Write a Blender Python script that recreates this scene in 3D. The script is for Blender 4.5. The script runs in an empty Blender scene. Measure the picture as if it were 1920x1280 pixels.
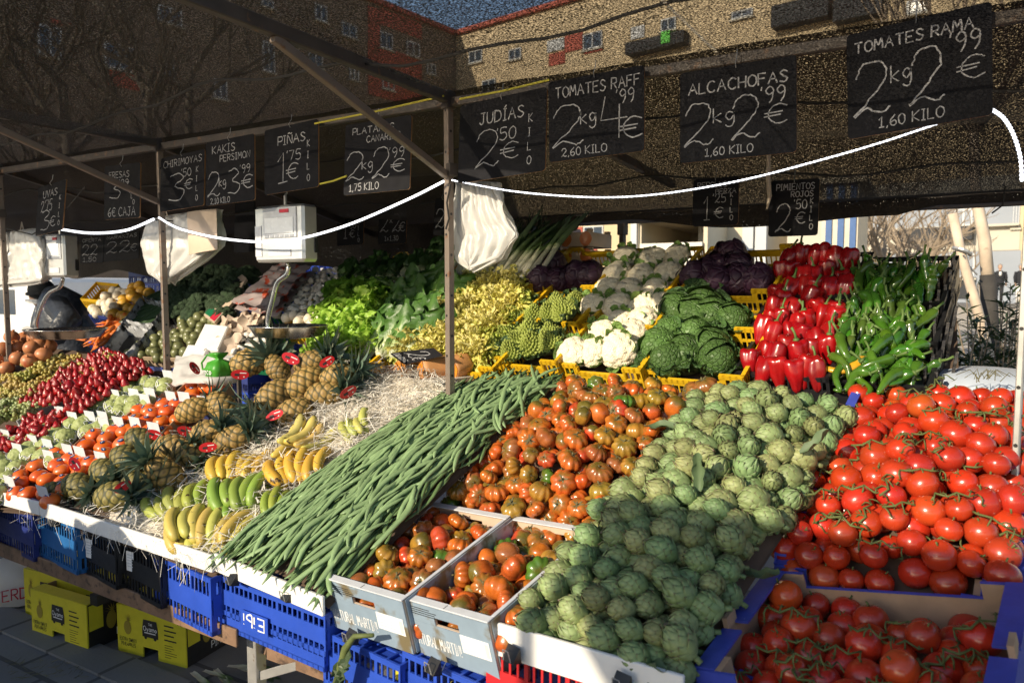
import bpy, bmesh, math, random
import numpy as np
from mathutils import Vector, Matrix, noise as mnoise

SC = bpy.context.scene
COL = SC.collection
R = math.radians

# ---------------------------------------------------------------- camera, sky, sun, exposure
EYE = 1.65
FPX, PITCH, YAW = 1365.0, R(4.2), R(29.7)
cam_data = bpy.data.cameras.new("camera")
cam = bpy.data.objects.new("camera", cam_data)
COL.objects.link(cam)
cam.location = (0, 0, EYE)
cam.rotation_euler = (R(90) - PITCH, 0, YAW)
cam_data.sensor_width = 36.0
cam_data.lens = FPX * 36.0 / 1920.0
cam_data.clip_start = 0.05
cam_data.clip_end = 600
SC.camera = cam
cam_data.dof.use_dof = True
cam_data.dof.focus_distance = 2.9
cam_data.dof.aperture_fstop = 4.0

SUN_ELEV, SUN_AZ = R(22.0), R(18.0)            # light travels along (sin az, cos az), falling
world = bpy.data.worlds.new("World")
SC.world = world
world.use_nodes = True
wn = world.node_tree
sky = wn.nodes.new("ShaderNodeTexSky")
sky.sky_type = 'NISHITA'
sky.sun_disc = False
sky.sun_elevation = SUN_ELEV
sky.sun_rotation = R(180) + SUN_AZ
sky.air_density = 1.0
sky.dust_density = 0.6
wn.links.new(sky.outputs[0], wn.nodes["Background"].inputs[0])
wn.nodes["Background"].inputs[1].default_value = 0.135
sun_data = bpy.data.lights.new("sun", 'SUN')
sun_data.energy = 5.0
sun_data.angle = R(0.5)
sun_data.color = (1.0, 0.86, 0.64)
sun = bpy.data.objects.new("sun", sun_data)
COL.objects.link(sun)
sun.location = (0, 0, 12)
_sd = Vector((math.sin(SUN_AZ) * math.cos(SUN_ELEV), math.cos(SUN_AZ) * math.cos(SUN_ELEV), -math.sin(SUN_ELEV)))
sun.rotation_euler = _sd.to_track_quat('-Z', 'Y').to_euler()
SC.view_settings.view_transform = 'Standard'
SC.view_settings.look = 'None'
SC.view_settings.gamma = 1.0
SC.view_settings.exposure = 0.28
try:
    SC.cycles.transparent_max_bounces = 16
    SC.cycles.max_bounces = 6
    SC.cycles.diffuse_bounces = 3
    SC.cycles.glossy_bounces = 3
    SC.cycles.caustics_reflective = False
    SC.cycles.caustics_refractive = False
    SC.cycles.use_denoising = True
except Exception:
    pass

# ---------------------------------------------------------------- surveying: pixel of the photograph + distance -> a point of the place
def ray(px, py):
    r = (px - 960) / FPX; u = -(py - 640) / FPX
    h = math.cos(PITCH) + u * math.sin(PITCH); v = -math.sin(PITCH) + u * math.cos(PITCH)
    return Vector((h * -math.sin(YAW) + r * math.cos(YAW), h * math.cos(YAW) + r * math.sin(YAW), v))
def at(px, py, y):
    d = ray(px, py); return Vector((0, 0, EYE)) + d * (y / d.y)
def atz(px, py, z):
    d = ray(px, py); return Vector((0, 0, EYE)) + d * ((z - EYE) / d.z)
def atx(px, py, x):
    d = ray(px, py); return Vector((0, 0, EYE)) + d * (x / d.x)
def on_slope(px, py, y0, z0, k):
    """the point of the tilted plane z = z0 + k (y - y0)"""
    d = ray(px, py); t = (z0 - k * y0 - EYE) / (d.z - k * d.y)
    return Vector((0, 0, EYE)) + d * t
def on_front(px, py, up=0.0): return on_slope(px, py, 1.55, 0.79 + up, 0.46)
def on_rear(px, py, up=0.0): return on_slope(px, py, 2.8, 1.29 + up, 0.66)

# ---------------------------------------------------------------- mesh building
class MB:
    def __init__(s): s.v = []; s.f = []; s.n = 0; s.m = []; s.c = []; s.cur = 0; s.tint = 0.0
    def add(s, verts, faces, tints=None):
        b = s.n
        s.v.extend([tuple(p) for p in verts]); s.n += len(verts)
        s.f.extend([tuple(b + i for i in f) for f in faces]); s.m.extend([s.cur] * len(faces))
        s.c.extend(list(tints) if tints is not None else [s.tint] * len(verts))
        return s
    def box(s, c, d, rot=None):
        x, y, z = d[0] / 2, d[1] / 2, d[2] / 2
        vs = [Vector((sx * x, sy * y, sz * z)) for sz in (-1, 1) for sy in (-1, 1) for sx in (-1, 1)]
        if rot is not None: vs = [rot @ p for p in vs]
        c = Vector(c)
        return s.add([p + c for p in vs], [(0, 2, 3, 1), (4, 5, 7, 6), (0, 1, 5, 4), (2, 6, 7, 3), (0, 4, 6, 2), (1, 3, 7, 5)])
    def span(s, o, a, b, c):
        """a box from corner o along the three edge vectors"""
        o, a, b, c = Vector(o), Vector(a), Vector(b), Vector(c)
        if a.cross(b).dot(c) < 0: a, b = b, a
        vs = [o, o + a, o + a + b, o + b, o + c, o + a + c, o + a + b + c, o + b + c]
        return s.add(vs, [(0, 3, 2, 1), (4, 5, 6, 7), (0, 1, 5, 4), (1, 2, 6, 5), (2, 3, 7, 6), (3, 0, 4, 7)])
    def tube(s, pts, rad, n=8, cap=True, flat=1.0, tints=None, up=None):
        pts = [Vector(p) for p in pts]; k = len(pts)
        if not hasattr(rad, '__len__'): rad = [rad] * k
        vs = []; tt = []; nrm = None
        for i, p in enumerate(pts):
            t = (pts[min(i + 1, k - 1)] - pts[max(i - 1, 0)]).normalized()
            if nrm is None:
                u0 = Vector(up) if up is not None else (Vector((0, 0, 1)) if abs(t.z) < .9 else Vector((1, 0, 0)))
                nrm = (u0 - t * u0.dot(t)).normalized()
            else:
                nrm = (nrm - t * nrm.dot(t)).normalized()
            bn = t.cross(nrm)
            for j in range(n):
                a = 2 * math.pi * j / n
                vs.append(p + nrm * (math.cos(a) * rad[i] * flat) + bn * (math.sin(a) * rad[i]))
                if tints is not None: tt.append(tints[i])
        fs = [(i * n + j, i * n + (j + 1) % n, (i + 1) * n + (j + 1) % n, (i + 1) * n + j) for i in range(k - 1) for j in range(n)]
        if cap:
            fs.append(tuple(range(n - 1, -1, -1))); fs.append(tuple((k - 1) * n + j for j in range(n)))
        return s.add(vs, fs, tt if tints is not None else None)
    def lathe(s, prof, n=20, fn=None, tint=None):
        """prof: (r, z) bottom to top; fn(r, z, angle) -> (r, z)"""
        vs = []; tt = []; k = len(prof)
        for i, (r, z) in enumerate(prof):
            for j in range(n):
                a = 2 * math.pi * j / n
                rr, zz = fn(r, z, a) if fn else (r, z)
                vs.append((rr * math.cos(a), rr * math.sin(a), zz))
                tt.append(tint(i / (k - 1), a) if tint else s.tint)
        fs = [(i * n + j, i * n + (j + 1) % n, (i + 1) * n + (j + 1) % n, (i + 1) * n + j) for i in range(k - 1) for j in range(n)]
        fs.append(tuple(range(n - 1, -1, -1))); fs.append(tuple((k - 1) * n + j for j in range(n)))
        return s.add(vs, fs, tt)
    def grid(s, fn, nu, nv, tint=None):
        vs = [fn(i / nu, j / nv) for j in range(nv + 1) for i in range(nu + 1)]
        tt = [tint(i / nu, j / nv) for j in range(nv + 1) for i in range(nu + 1)] if tint else None
        w = nu + 1
        return s.add(vs, [(j * w + i, j * w + i + 1, (j + 1) * w + i + 1, (j + 1) * w + i) for j in range(nv) for i in range(nu)], tt)
    def ball(s, c, r, n=10, k=7, sc=(1, 1, 1)):
        vs = [(c[0], c[1], c[2] - r * sc[2])]
        for i in range(1, k):
            th = math.pi * i / k
            for j in range(n):
                a = 2 * math.pi * j / n
                vs.append((c[0] + r * sc[0] * math.sin(th) * math.cos(a), c[1] + r * sc[1] * math.sin(th) * math.sin(a), c[2] - r * sc[2] * math.cos(th)))
        vs.append((c[0], c[1], c[2] + r * sc[2]))
        fs = [(0, 1 + (j + 1) % n, 1 + j) for j in range(n)]
        for i in range(k - 2):
            b = 1 + i * n
            fs += [(b + j, b + (j + 1) % n, b + n + (j + 1) % n, b + n + j) for j in range(n)]
        b = 1 + (k - 2) * n; e = len(vs) - 1
        fs += [(b + j, b + (j + 1) % n, e) for j in range(n)]
        return s.add(vs, fs)
    def mesh(s, name, mats, smooth=False, bevel=0.0, matrix=None, sharp=None):
        me = bpy.data.meshes.new(name)
        me.from_pydata(s.v, [], s.f)
        for m in (mats if isinstance(mats, (list, tuple)) else [mats]): me.materials.append(m)
        if any(s.m): me.polygons.foreach_set('material_index', s.m)
        if any(s.c):
            a = me.attributes.new('tint', 'FLOAT', 'POINT'); a.data.foreach_set('value', [float(x) for x in s.c])
        if matrix is not None: me.transform(matrix)
        if bevel > 0:
            bm = bmesh.new(); bm.from_mesh(me)
            bmesh.ops.bevel(bm, geom=[e for e in bm.edges if len(e.link_faces) == 2 and e.calc_face_angle(0) > .5], offset=bevel, segments=1, affect='EDGES')
            bm.to_mesh(me); bm.free()
        if smooth: me.polygons.foreach_set('use_smooth', [True] * len(me.polygons))
        me.update()
        return me
    def build(s, name, mats, parent=None, loc=None, **kw):
        return obj(name, s.mesh(name, mats, **kw), parent, loc)

def obj(name, me, parent=None, loc=None, rot=None, scale=None, color=None):
    o = bpy.data.objects.new(name, me); COL.objects.link(o)
    if parent is not None: o.parent = parent
    if loc is not None: o.location = loc
    if rot is not None:
        if isinstance(rot, Matrix):
            o.rotation_mode = 'QUATERNION'; o.rotation_quaternion = rot.to_quaternion()
        else: o.rotation_euler = rot
    if scale is not None: o.scale = (scale,) * 3 if not hasattr(scale, '__len__') else scale
    if color is not None: o.color = (*color, 1.0)
    return o
def tag(o, label, cat, group=None, kind=None):
    if label: o['label'] = label
    if cat: o['category'] = cat
    if group: o['group'] = group
    if kind: o['kind'] = kind
    return o
def thing(name, label, cat, loc=(0, 0, 0), rot=None, group=None, scale=None):
    return tag(obj(name, None, None, loc, rot, scale), label, cat, group)
def frame_from(zdir, xhint=(1, 0, 0), spin=0.0):
    """rotation whose Z axis is zdir"""
    z = Vector(zdir).normalized(); x = Vector(xhint); x = x - z * x.dot(z)
    if x.length < 1e-4: x = Vector((0, 1, 0)) - z * z.y
    x.normalize(); y = z.cross(x)
    m = Matrix((x, y, z)).transposed()
    return m @ Matrix.Rotation(spin, 3, 'Z')
def rnd(a, b): return random.uniform(a, b)
def jit(d, k):
    return (Vector(d) + Vector((rnd(-k, k), rnd(-k, k), rnd(-k, k)))).normalized()

# ---------------------------------------------------------------- materials
MATS = {}
def mat(name, col=(.5, .5, .5), rough=.5, objcol=False, var=.12, vscale=12, bump=0.0, bscale=60, coat=0.0, metal=0.0,
        sss=0.0, spots=None, tint=None, leaf=0.0, spec=.5, emit=None, zramp=None, bkind='noise', alpha=None, world=False):
    """var/vscale: soft colour variation; spots=(colour, scale, threshold, softness); tint=[(pos, colour)...] read from the tint attribute;
    zramp=(z0, z1, colour): second colour towards local z1; leaf: share of light let through; alpha=(low, high, scale) woven gaps"""
    m = bpy.data.materials.new(name); m.use_nodes = True
    nt = m.node_tree; N = nt.nodes; L = nt.links
    p = N["Principled BSDF"]; out = N["Material Output"]
    p.inputs['Roughness'].default_value = rough
    p.inputs['Metallic'].default_value = metal
    p.inputs['Specular IOR Level'].default_value = spec
    if coat: p.inputs['Coat Weight'].default_value = coat; p.inputs['Coat Roughness'].default_value = .12
    if sss:
        p.inputs['Subsurface Weight'].default_value = sss; p.inputs['Subsurface Radius'].default_value = (.02, .008, .004); p.inputs['Subsurface Scale'].default_value = .3
    tc = N.new('ShaderNodeTexCoord'); oi = N.new('ShaderNodeObjectInfo')
    sep = tc.outputs['Object']
    vadd = N.new('ShaderNodeVectorMath'); vadd.operation = 'ADD'
    vm = N.new('ShaderNodeVectorMath'); vm.operation = 'SCALE'; vm.inputs[0].default_value = (17, 31, 23)
    L.new(oi.outputs['Random'], vm.inputs['Scale'])
    L.new(sep, vadd.inputs[0]); L.new(vm.outputs[0], vadd.inputs[1])
    V = vadd.outputs[0]
    def mix(f, a, b, mode='MIX'):
        n = N.new('ShaderNodeMix'); n.data_type = 'RGBA'; n.blend_type = mode
        for sock, val in ((n.inputs[0], f), (n.inputs[6], a), (n.inputs[7], b)):
            if hasattr(val, 'is_linked') or hasattr(val, 'links'): L.new(val, sock)
            elif isinstance(val, (int, float)): sock.default_value = val
            else: sock.default_value = (*val, 1)
        return n.outputs[2]
    def noise(sc, det=3, ro=.55, dist=0.0):
        n = N.new('ShaderNodeTexNoise'); n.inputs['Scale'].default_value = sc; n.inputs['Detail'].default_value = det
        n.inputs['Roughness'].default_value = ro; n.inputs['Distortion'].default_value = dist; L.new(V, n.inputs['Vector']); return n.outputs[0]
    def ramp(fac, lo, hi):
        n = N.new('ShaderNodeMapRange'); n.interpolation_type = 'SMOOTHSTEP'
        n.inputs[1].default_value = lo; n.inputs[2].default_value = hi; L.new(fac, n.inputs[0]); return n.outputs[0]
    if tint:
        at_ = N.new('ShaderNodeAttribute'); at_.attribute_name = 'tint'
        cr = N.new('ShaderNodeValToRGB'); e = cr.color_ramp.elements
        while len(e) < len(tint): e.new(.5)
        for el, (po, c) in zip(e, tint): el.position = po; el.color = (*c, 1)
        L.new(at_.outputs['Fac'], cr.inputs[0]); c = cr.outputs[0]
        if objcol: c = mix(1.0, c, oi.outputs['Color'], 'MULTIPLY')
    elif objcol:
        c = oi.outputs['Color']
    else:
        n = N.new('ShaderNodeRGB'); n.outputs[0].default_value = (*col, 1); c = n.outputs[0]
    if zramp:
        sx = N.new('ShaderNodeSeparateXYZ'); L.new(tc.outputs['Object'], sx.inputs[0])
        ad = N.new('ShaderNodeMath'); ad.operation = 'ADD'
        sb = N.new('ShaderNodeMath'); sb.operation = 'MULTIPLY_ADD'
        L.new(noise(vscale * 1.3), sb.inputs[0]); sb.inputs[1].default_value = abs(zramp[1] - zramp[0]) * 1.6; sb.inputs[2].default_value = -abs(zramp[1] - zramp[0]) * .8
        L.new(sx.outputs[2], ad.inputs[0]); L.new(sb.outputs[0], ad.inputs[1])
        c = mix(ramp(ad.outputs[0], zramp[0], zramp[1]), c, zramp[2])
    if spots:
        c = mix(ramp(noise(spots[1], 4), spots[2], spots[2] + spots[3]), c, spots[0])
    if var:
        g = N.new('ShaderNodeMapRange'); L.new(noise(vscale), g.inputs[0])
        g.inputs[1].default_value = .25; g.inputs[2].default_value = .75; g.inputs[3].default_value = 1 - var; g.inputs[4].default_value = 1 + var
        hsv = N.new('ShaderNodeHueSaturation'); L.new(g.outputs[0], hsv.inputs['Value']); L.new(c, hsv.inputs['Color']); c = hsv.outputs[0]
        rg = N.new('ShaderNodeMapRange'); L.new(noise(vscale * 2.7), rg.inputs[0])
        rg.inputs[3].default_value = max(.02, rough - .12); rg.inputs[4].default_value = min(1, rough + .12); L.new(rg.outputs[0], p.inputs['Roughness'])
    L.new(c, p.inputs['Base Color'])
    if bump:
        b = N.new('ShaderNodeBump'); b.inputs['Strength'].default_value = 1.0; b.inputs['Distance'].default_value = bump
        if bkind == 'noise': L.new(noise(bscale, 4), b.inputs['Height'])
        elif bkind == 'voronoi':
            vo = N.new('ShaderNodeTexVoronoi'); vo.inputs['Scale'].default_value = bscale; L.new(V, vo.inputs['Vector'])
            iv = N.new('ShaderNodeMath'); iv.operation = 'SUBTRACT'; iv.inputs[0].default_value = 1; L.new(vo.outputs['Distance'], iv.inputs[1]); L.new(iv.outputs[0], b.inputs['Height'])
        elif bkind == 'veins':
            vo = N.new('ShaderNodeTexVoronoi'); vo.feature = 'DISTANCE_TO_EDGE'; vo.inputs['Scale'].default_value = bscale
            L.new(V, vo.inputs['Vector']); mr = ramp(vo.outputs['Distance'], 0, .18); L.new(mr, b.inputs['Height'])
        L.new(b.outputs[0], p.inputs['Normal'])
    if emit:
        p.inputs['Emission Color'].default_value = (*emit[0], 1); p.inputs['Emission Strength'].default_value = emit[1]
    sh = p.outputs[0]
    if leaf:
        tr = N.new('ShaderNodeBsdfTranslucent'); L.new(c, tr.inputs[0]); ms = N.new('ShaderNodeMixShader'); ms.inputs[0].default_value = leaf
        L.new(sh, ms.inputs[1]); L.new(tr.outputs[0], ms.inputs[2]); sh = ms.outputs[0]
    if alpha:
        tp = N.new('ShaderNodeBsdfTransparent'); ms = N.new('ShaderNodeMixShader')
        a1 = ramp(noise(alpha[2], 2, .6), alpha[0], alpha[1]); L.new(a1, ms.inputs[0])
        L.new(sh, ms.inputs[1]); L.new(tp.outputs[0], ms.inputs[2]); sh = ms.outputs[0]
    L.new(sh, out.inputs[0])
    MATS[name] = m
    return m

M = dict(
    steel=mat('painted_steel', (.24, .19, .155), .5, spots=((.22, .12, .07), 26, .60, .12), bump=.0006, bscale=90, metal=.35),
    galv=mat('galvanised_steel', (.50, .49, .47), .42, metal=.6, var=.18, spots=((.28, .22, .17), 30, .64, .1)),
    darksteel=mat('dark_steel', (.07, .055, .045), .6, var=.3, spots=((.16, .09, .05), 22, .6, .1)),
    rail=mat('rusty_rail', (.20, .12, .075), .62, var=.35, vscale=14, spots=((.08, .05, .035), 30, .52, .15), bump=.0008),
    inox=mat('stainless_steel', (.80, .79, .78), .24, metal=1.0, var=.04, vscale=12),
    inoxmat=mat('brushed_steel', (.66, .66, .66), .38, metal=.75, var=.06, vscale=30),
    white=mat('white_board', (.80, .79, .77), .5, var=.08, vscale=9, spots=((.60, .55, .48), 30, .68, .1)),
    board=mat('chalkboard', (.007, .007, .010), .75, var=.4, vscale=9, spots=((.026, .027, .031), 7, .62, .25), spec=.2),
    boardedge=mat('lit_board_edge', (.30, .15, .06), .7, var=.3),  # wood rim; orange of the lit edges put into the colour
    chalk=mat('chalk', (.36, .36, .38), .9, var=.25, vscale=90),
    card=mat('cardboard', (.42, .28, .18), .8, var=.14, vscale=15, bump=.0004, bscale=120),
    cardpale=mat('pale_cardboard', (.58, .45, .34), .75, var=.10, vscale=15),
    cardrim=mat('carton_rim', (.58, .60, .64), .6, var=.10, vscale=20),
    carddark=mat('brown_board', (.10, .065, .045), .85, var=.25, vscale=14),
    print_=mat('printed_landscape', (.25, .33, .42), .55, zramp=(.03, .075, (.52, .60, .68)), spots=((.16, .13, .07), 12, .5, .16)),
    bluecard=mat('blue_printed_card', (.05, .075, .42), .4, var=.12, vscale=30, bump=.0003, bscale=150, spots=((.20, .22, .5), 60, .68, .08)),
    navy=mat('navy_printed_card', (.025, .035, .13), .5),
    yellowcard=mat('yellow_printed_card', (.66, .58, .03), .5, var=.07, vscale=20),
    blackcard=mat('black_printed_card', (.012, .012, .014), .5),
    ink=mat('black_ink', (.02, .02, .022), .6, var=0),
    inkgold=mat('ochre_ink', (.34, .26, .03), .6, var=.1),
    inkwhite=mat('white_ink', (.78, .78, .78), .6, var=0),
    inkgreen=mat('green_ink', (.10, .55, .06), .6, var=0),
    inkred=mat('red_ink', (.55, .02, .05), .5, var=0),
    yellow=mat('yellow_plastic', (.66, .40, .012), .42, var=.12, vscale=8, spots=((.40, .22, .02), 18, .66, .1)),
    blue=mat('blue_plastic', (.025, .075, .46), .38, var=.12, vscale=10),
    tealblue=mat('light_blue_plastic', (.02, .13, .36), .4, var=.15),
    darkblue=mat('dark_blue_plastic', (.02, .035, .19), .45, var=.15),
    black=mat('black_plastic', (.014, .014, .016), .4, var=.2),
    red=mat('red_plastic', (.50, .02, .025), .38, var=.1),
    green=mat('green_plastic', (.015, .16, .07), .4, var=.1),
    bag=mat('white_plastic_film', (.84, .83, .81), .32, var=.03, leaf=.45, bump=.0025, bscale=14),
    greenprint=mat('green_bag_print', (.07, .36, .03), .4, leaf=.2, var=.05),
    blackfilm=mat('black_plastic_film', (.03, .03, .035), .22, bump=.004, bscale=30),
    clearfilm=mat('clear_wrinkled_film', (.42, .43, .45), .25, bump=.004, bscale=35, spots=((.03, .03, .03), 14, .52, .08)),
    led=mat('led_strip', (.9, .9, .95), .4, emit=((.88, .92, 1.0), 1.9), var=0),
    yrope=mat('yellow_rope', (.55, .48, .06), .8), cord=mat('black_cord', (.02, .018, .017), .7, var=.1), string=mat('pale_string', (.6, .5, .4), .9),
    paper=mat('white_paper', (.82, .82, .82), .7, var=.04),
    wood=mat('bare_wood', (.46, .34, .23), .7, var=.22, vscale=18),
    whitewood=mat('pale_plank', (.66, .62, .55), .7, var=.12),
    straw=mat('wood_wool', (.88, .84, .77), .8, objcol=False, var=.16, vscale=9, leaf=.15),
    clip=mat('clip_steel', (.045, .042, .04), .35, metal=.6, var=.3),
    tarp=mat('shade_net', (.030, .024, .019), .9, var=.4, vscale=90, alpha=(.37, .88, 190)),
    tarp2=mat('sloping_shade_net', (.034, .026, .020), .9, var=.4, vscale=90, alpha=(.52, 1.0, 190)),
    rearnet=mat('dense_shade_net', (.034, .027, .022), .9, var=.5, vscale=90, alpha=(.66, .84, 150)),
    seam=mat('net_seam', (.62, .56, .45), .9, var=.3, vscale=80),
)

# ---------------------------------------------------------------- produce: materials and shapes
M.update(
    raf=mat('ribbed_tomato_skin', objcol=True, rough=.27, var=.30, vscale=30, coat=.2, zramp=(.012, .036, (.125, .10, .018)), sss=.0),
    rama=mat('vine_tomato_skin', objcol=True, rough=.24, var=.10, vscale=20, coat=.3, spec=.5),
    vine=mat('vine_green', (.10, .125, .035), .7, var=.25, vscale=30),
    drycalyx=mat('dry_calyx', (.13, .12, .055), .8, var=.3, vscale=50),
    arti=mat('artichoke_bract', objcol=True, rough=.55, var=.22, vscale=22, tint=[(0, (.10, .14, .05)), (.35, (.16, .21, .075)), (.74, (.13, .18, .06)), (.90, (.085, .085, .035)), (1, (.045, .025, .018))], bump=.0008, bscale=70),
    bean=mat('flat_bean_skin', objcol=True, rough=.52, var=.16, vscale=28, bump=.0007, bscale=90),
    banana=mat('banana_skin', objcol=True, rough=.45, var=.10, vscale=22, tint=[(0, (1, 1, 1)), (.6, (.9, .92, .7)), (1, (.10, .07, .04))], spots=((.06, .035, .015), 26, .64, .05)),
    pine=mat('pineapple_skin', objcol=True, rough=.6, var=.25, vscale=10, tint=[(0, (.045, .045, .014)), (.35, (.09, .075, .022)), (.62, (.38, .25, .075)), (.86, (.46, .31, .11)), (1, (.30, .19, .07))], bump=.0012, bscale=120),
    crown=mat('pineapple_leaf', (.085, .145, .10), .5, var=.3, vscale=12, leaf=.1, tint=[(0, (.09, .14, .09)), (.6, (.14, .21, .165)), (1, (.22, .22, .15))]),
    redtag=mat('red_label', (.52, .015, .02), .3, var=0),
    persim=mat('persimmon_skin', (.72, .13, .012), .35, var=.14, vscale=12, coat=.2, objcol=True),
    sticker=mat('blue_sticker', (.02, .07, .22), .4, var=0),
    custard=mat('custard_apple_skin', (.33, .38, .14), .6, var=.2, vscale=22, bump=.003, bscale=55, bkind='voronoi'),
    foam=mat('foam_net', (.82, .84, .82), .7, var=0),
    berry=mat('strawberry_skin', (.42, .012, .014), .3, var=.22, vscale=22, coat=.3, bump=.0012, bscale=260, bkind='voronoi', objcol=True),
    grape=mat('grape_skin', objcol=True, rough=.25, var=.2, vscale=20, leaf=.3, coat=.2),
    pome=mat('pomegranate_skin', (.50, .20, .085), .4, var=.2, vscale=16, spots=((.45, .07, .035), 12, .56, .15)),
    curd=mat('cauliflower_curd', (.86, .77, .59), .8, var=.10, vscale=16, bump=.003, bscale=130, bkind='voronoi'),
    roman=mat('romanesco_curd', (.34, .40, .085), .75, var=.16, vscale=16, bump=.004, bscale=110, bkind='voronoi'),
    broc=mat('broccoli_floret', (.028, .055, .022), .85, var=.35, vscale=30, bump=.006, bscale=150, bkind='voronoi'),
    redcab=mat('red_cabbage_leaf', (.050, .018, .040), .5, var=.4, vscale=9, bump=.004, bscale=22, bkind='veins', spots=((.13, .085, .12), 10, .54, .2)),
    savoy=mat('savoy_leaf', objcol=True, rough=.5, var=.25, vscale=10, bump=.004, bscale=44, bkind='veins', leaf=.12),
    capsr=mat('red_pepper_skin', (.42, .008, .010), .26, var=.25, vscale=14, coat=.25, objcol=True),
    capsg=mat('green_pepper_skin', objcol=True, rough=.2, var=.22, vscale=16, coat=.45, bump=.0012, bscale=40),
    pstem=mat('pepper_stem', (.10, .17, .04), .6, var=.2),
    lett=mat('lettuce_leaf', objcol=True, rough=.45, var=.2, vscale=16, leaf=.32, tint=[(0, (.62, .66, .42)), (.3, (.42, .56, .16)), (.75, (.25, .45, .06)), (1, (.20, .40, .05))], bump=.002, bscale=45),
    romain=mat('romaine_leaf', objcol=True, rough=.42, var=.2, vscale=14, leaf=.2, tint=[(0, (.72, .74, .55)), (.13, (.46, .56, .24)), (.32, (.10, .22, .04)), (1, (.04, .11, .018))], bump=.003, bscale=35),
    fris=mat('frisee_leaf', objcol=True, rough=.5, var=.22, vscale=14, leaf=.35, tint=[(0, (.84, .82, .58)), (.55, (.80, .72, .22)), (.88, (.46, .54, .09)), (1, (.18, .31, .04))]),
    chard=mat('chard_leaf', (.03, .075, .02), .4, var=.3, vscale=12, leaf=.15, tint=[(0, (.70, .70, .55)), (.35, (.55, .60, .38)), (.5, (.05, .11, .025)), (1, (.025, .07, .018))], bump=.006, bscale=26),
    leek=mat('leek_skin', (.5, .5, .4), .45, var=.15, vscale=18, leaf=.1, tint=[(0, (.70, .66, .54)), (.4, (.60, .60, .42)), (.58, (.14, .22, .07)), (1, (.025, .065, .035))]),
    mush=mat('mushroom_cap', (.76, .72, .67), .7, var=.08, vscale=30),
    oyster=mat('oyster_mushroom', (.62, .50, .40), .75, var=.15, vscale=20, leaf=.1),
    pumpk=mat('pumpkin_flesh', (.68, .24, .02), .5, var=.15, vscale=14, bump=.001),
    pumskin=mat('pumpkin_skin', (.50, .24, .09), .55, var=.15, vscale=14),
    avoc=mat('avocado_skin', (.17, .18, .075), .4, var=.3, vscale=20, coat=.2),
    carrot=mat('carrot_skin', (.68, .17, .02), .5, var=.2, vscale=20),
    onionw=mat('onion_skin', (.70, .62, .50), .45, var=.15, vscale=18),
    orangek=mat('yellow_fruit_skin', (.55, .30, .03), .5, var=.15, bump=.0006, bscale=160),
)
random.seed(7)

def sph_prof(k, flat=.8, dimple=.12, pinch=0.0, bottom=.0):
    out = []
    for i in range(k + 1):
        th = -math.pi / 2 + math.pi * i / k
        r = math.cos(th); z = math.sin(th) * flat
        if th > 0: z -= dimple * math.exp(-(r / .28) ** 2)
        else: z += bottom * math.exp(-(r / .25) ** 2)
        out.append((max(r * (1 - pinch * math.sin(th)), .004), z))
    return out
def star(mb, n, L, w, z, droop, curl=0.0):
    for i in range(n):
        a = 2 * math.pi * i / n + rnd(-.2, .2); l = L * rnd(.7, 1.15)
        d = Vector((math.cos(a), math.sin(a), 0)); s = Vector((-d.y, d.x, 0)); cz = rnd(-.2, 1) * curl
        pts = [(0, .9), (.4, 1.0), (.75, .6), (1, .08)]
        vs = []
        for t, ww in pts:
            c = d * (l * t) + Vector((0, 0, z - droop * t * t + cz * t ** 1.5))
            vs += [c - s * w * ww, c + s * w * ww]
        mb.add(vs, [(2 * j, 2 * j + 1, 2 * j + 3, 2 * j + 2) for j in range(3)])

def me_raf(seed):
    random.seed(seed); nr = random.choice([7, 8, 9, 10, 11]); am = rnd(.12, .24); ph = rnd(0, 6); ov = rnd(.0, .10)
    mb = MB()
    def fn(r, z, a):
        k = 1 + am * (abs(math.cos(nr * a / 2 + .35 * math.sin(a * 2 + ph))) - .65) * min(1, r * 1.6) + ov * math.cos(2 * a + ph) * r
        return r * k, z * (1 + .06 * math.sin(a + ph)) 
    mb.lathe(sph_prof(14, rnd(.66, .8), .16), 44, fn)
    return mb.mesh('ribbed_tomato', M['raf'], smooth=True, matrix=Matrix.Scale(.040, 4))
RAF = [me_raf(i) for i in range(6)]
def me_plumraf(seed):
    random.seed(seed); ph = rnd(0, 6)
    mb = MB()
    mb.lathe(sph_prof(14, rnd(1.0, 1.25), .05), 30, lambda r, z, a: (r * (1 + .045 * math.cos(5 * a + ph) + .06 * math.cos(2 * a)), z))
    return mb.mesh('ribbed_tomato', M['raf'], smooth=True, matrix=Matrix.Scale(.034, 4))
RAFP = [me_plumraf(20 + i) for i in range(3)]
def me_calyx(L=.021, w=.0026, z=.0235, droop=.004, curl=.012, m='drycalyx', stub=.010):
    mb = MB(); star(mb, random.choice([5, 6, 7]), L, w, z, droop, curl)
    mb.tube([(0, 0, z - .004), (.001, .001, z + stub * .5), (.003, .0, z + stub)], [.0035, .0022, .0026], 6)
    return mb.mesh('calyx', M[m], smooth=True)
RAFCAL = [me_calyx() for _ in range(3)]
def me_rama(seed):
    random.seed(seed); ph = rnd(0, 6); e = rnd(.005, .03)
    mb = MB(); mb.lathe(sph_prof(16, rnd(.90, .99), .09), 32, lambda r, z, a: (r * (1 + e * math.cos(2 * a + ph) + .012 * math.cos(5 * a)), z))
    return mb.mesh('vine_tomato', M['rama'], smooth=True, matrix=Matrix.Scale(.0395, 4))
RAMA = [me_rama(40 + i) for i in range(5)]
RAMACAL = [me_calyx(.017, .0022, .031, .0, .008, 'vine', .012) for _ in range(3)]
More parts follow.
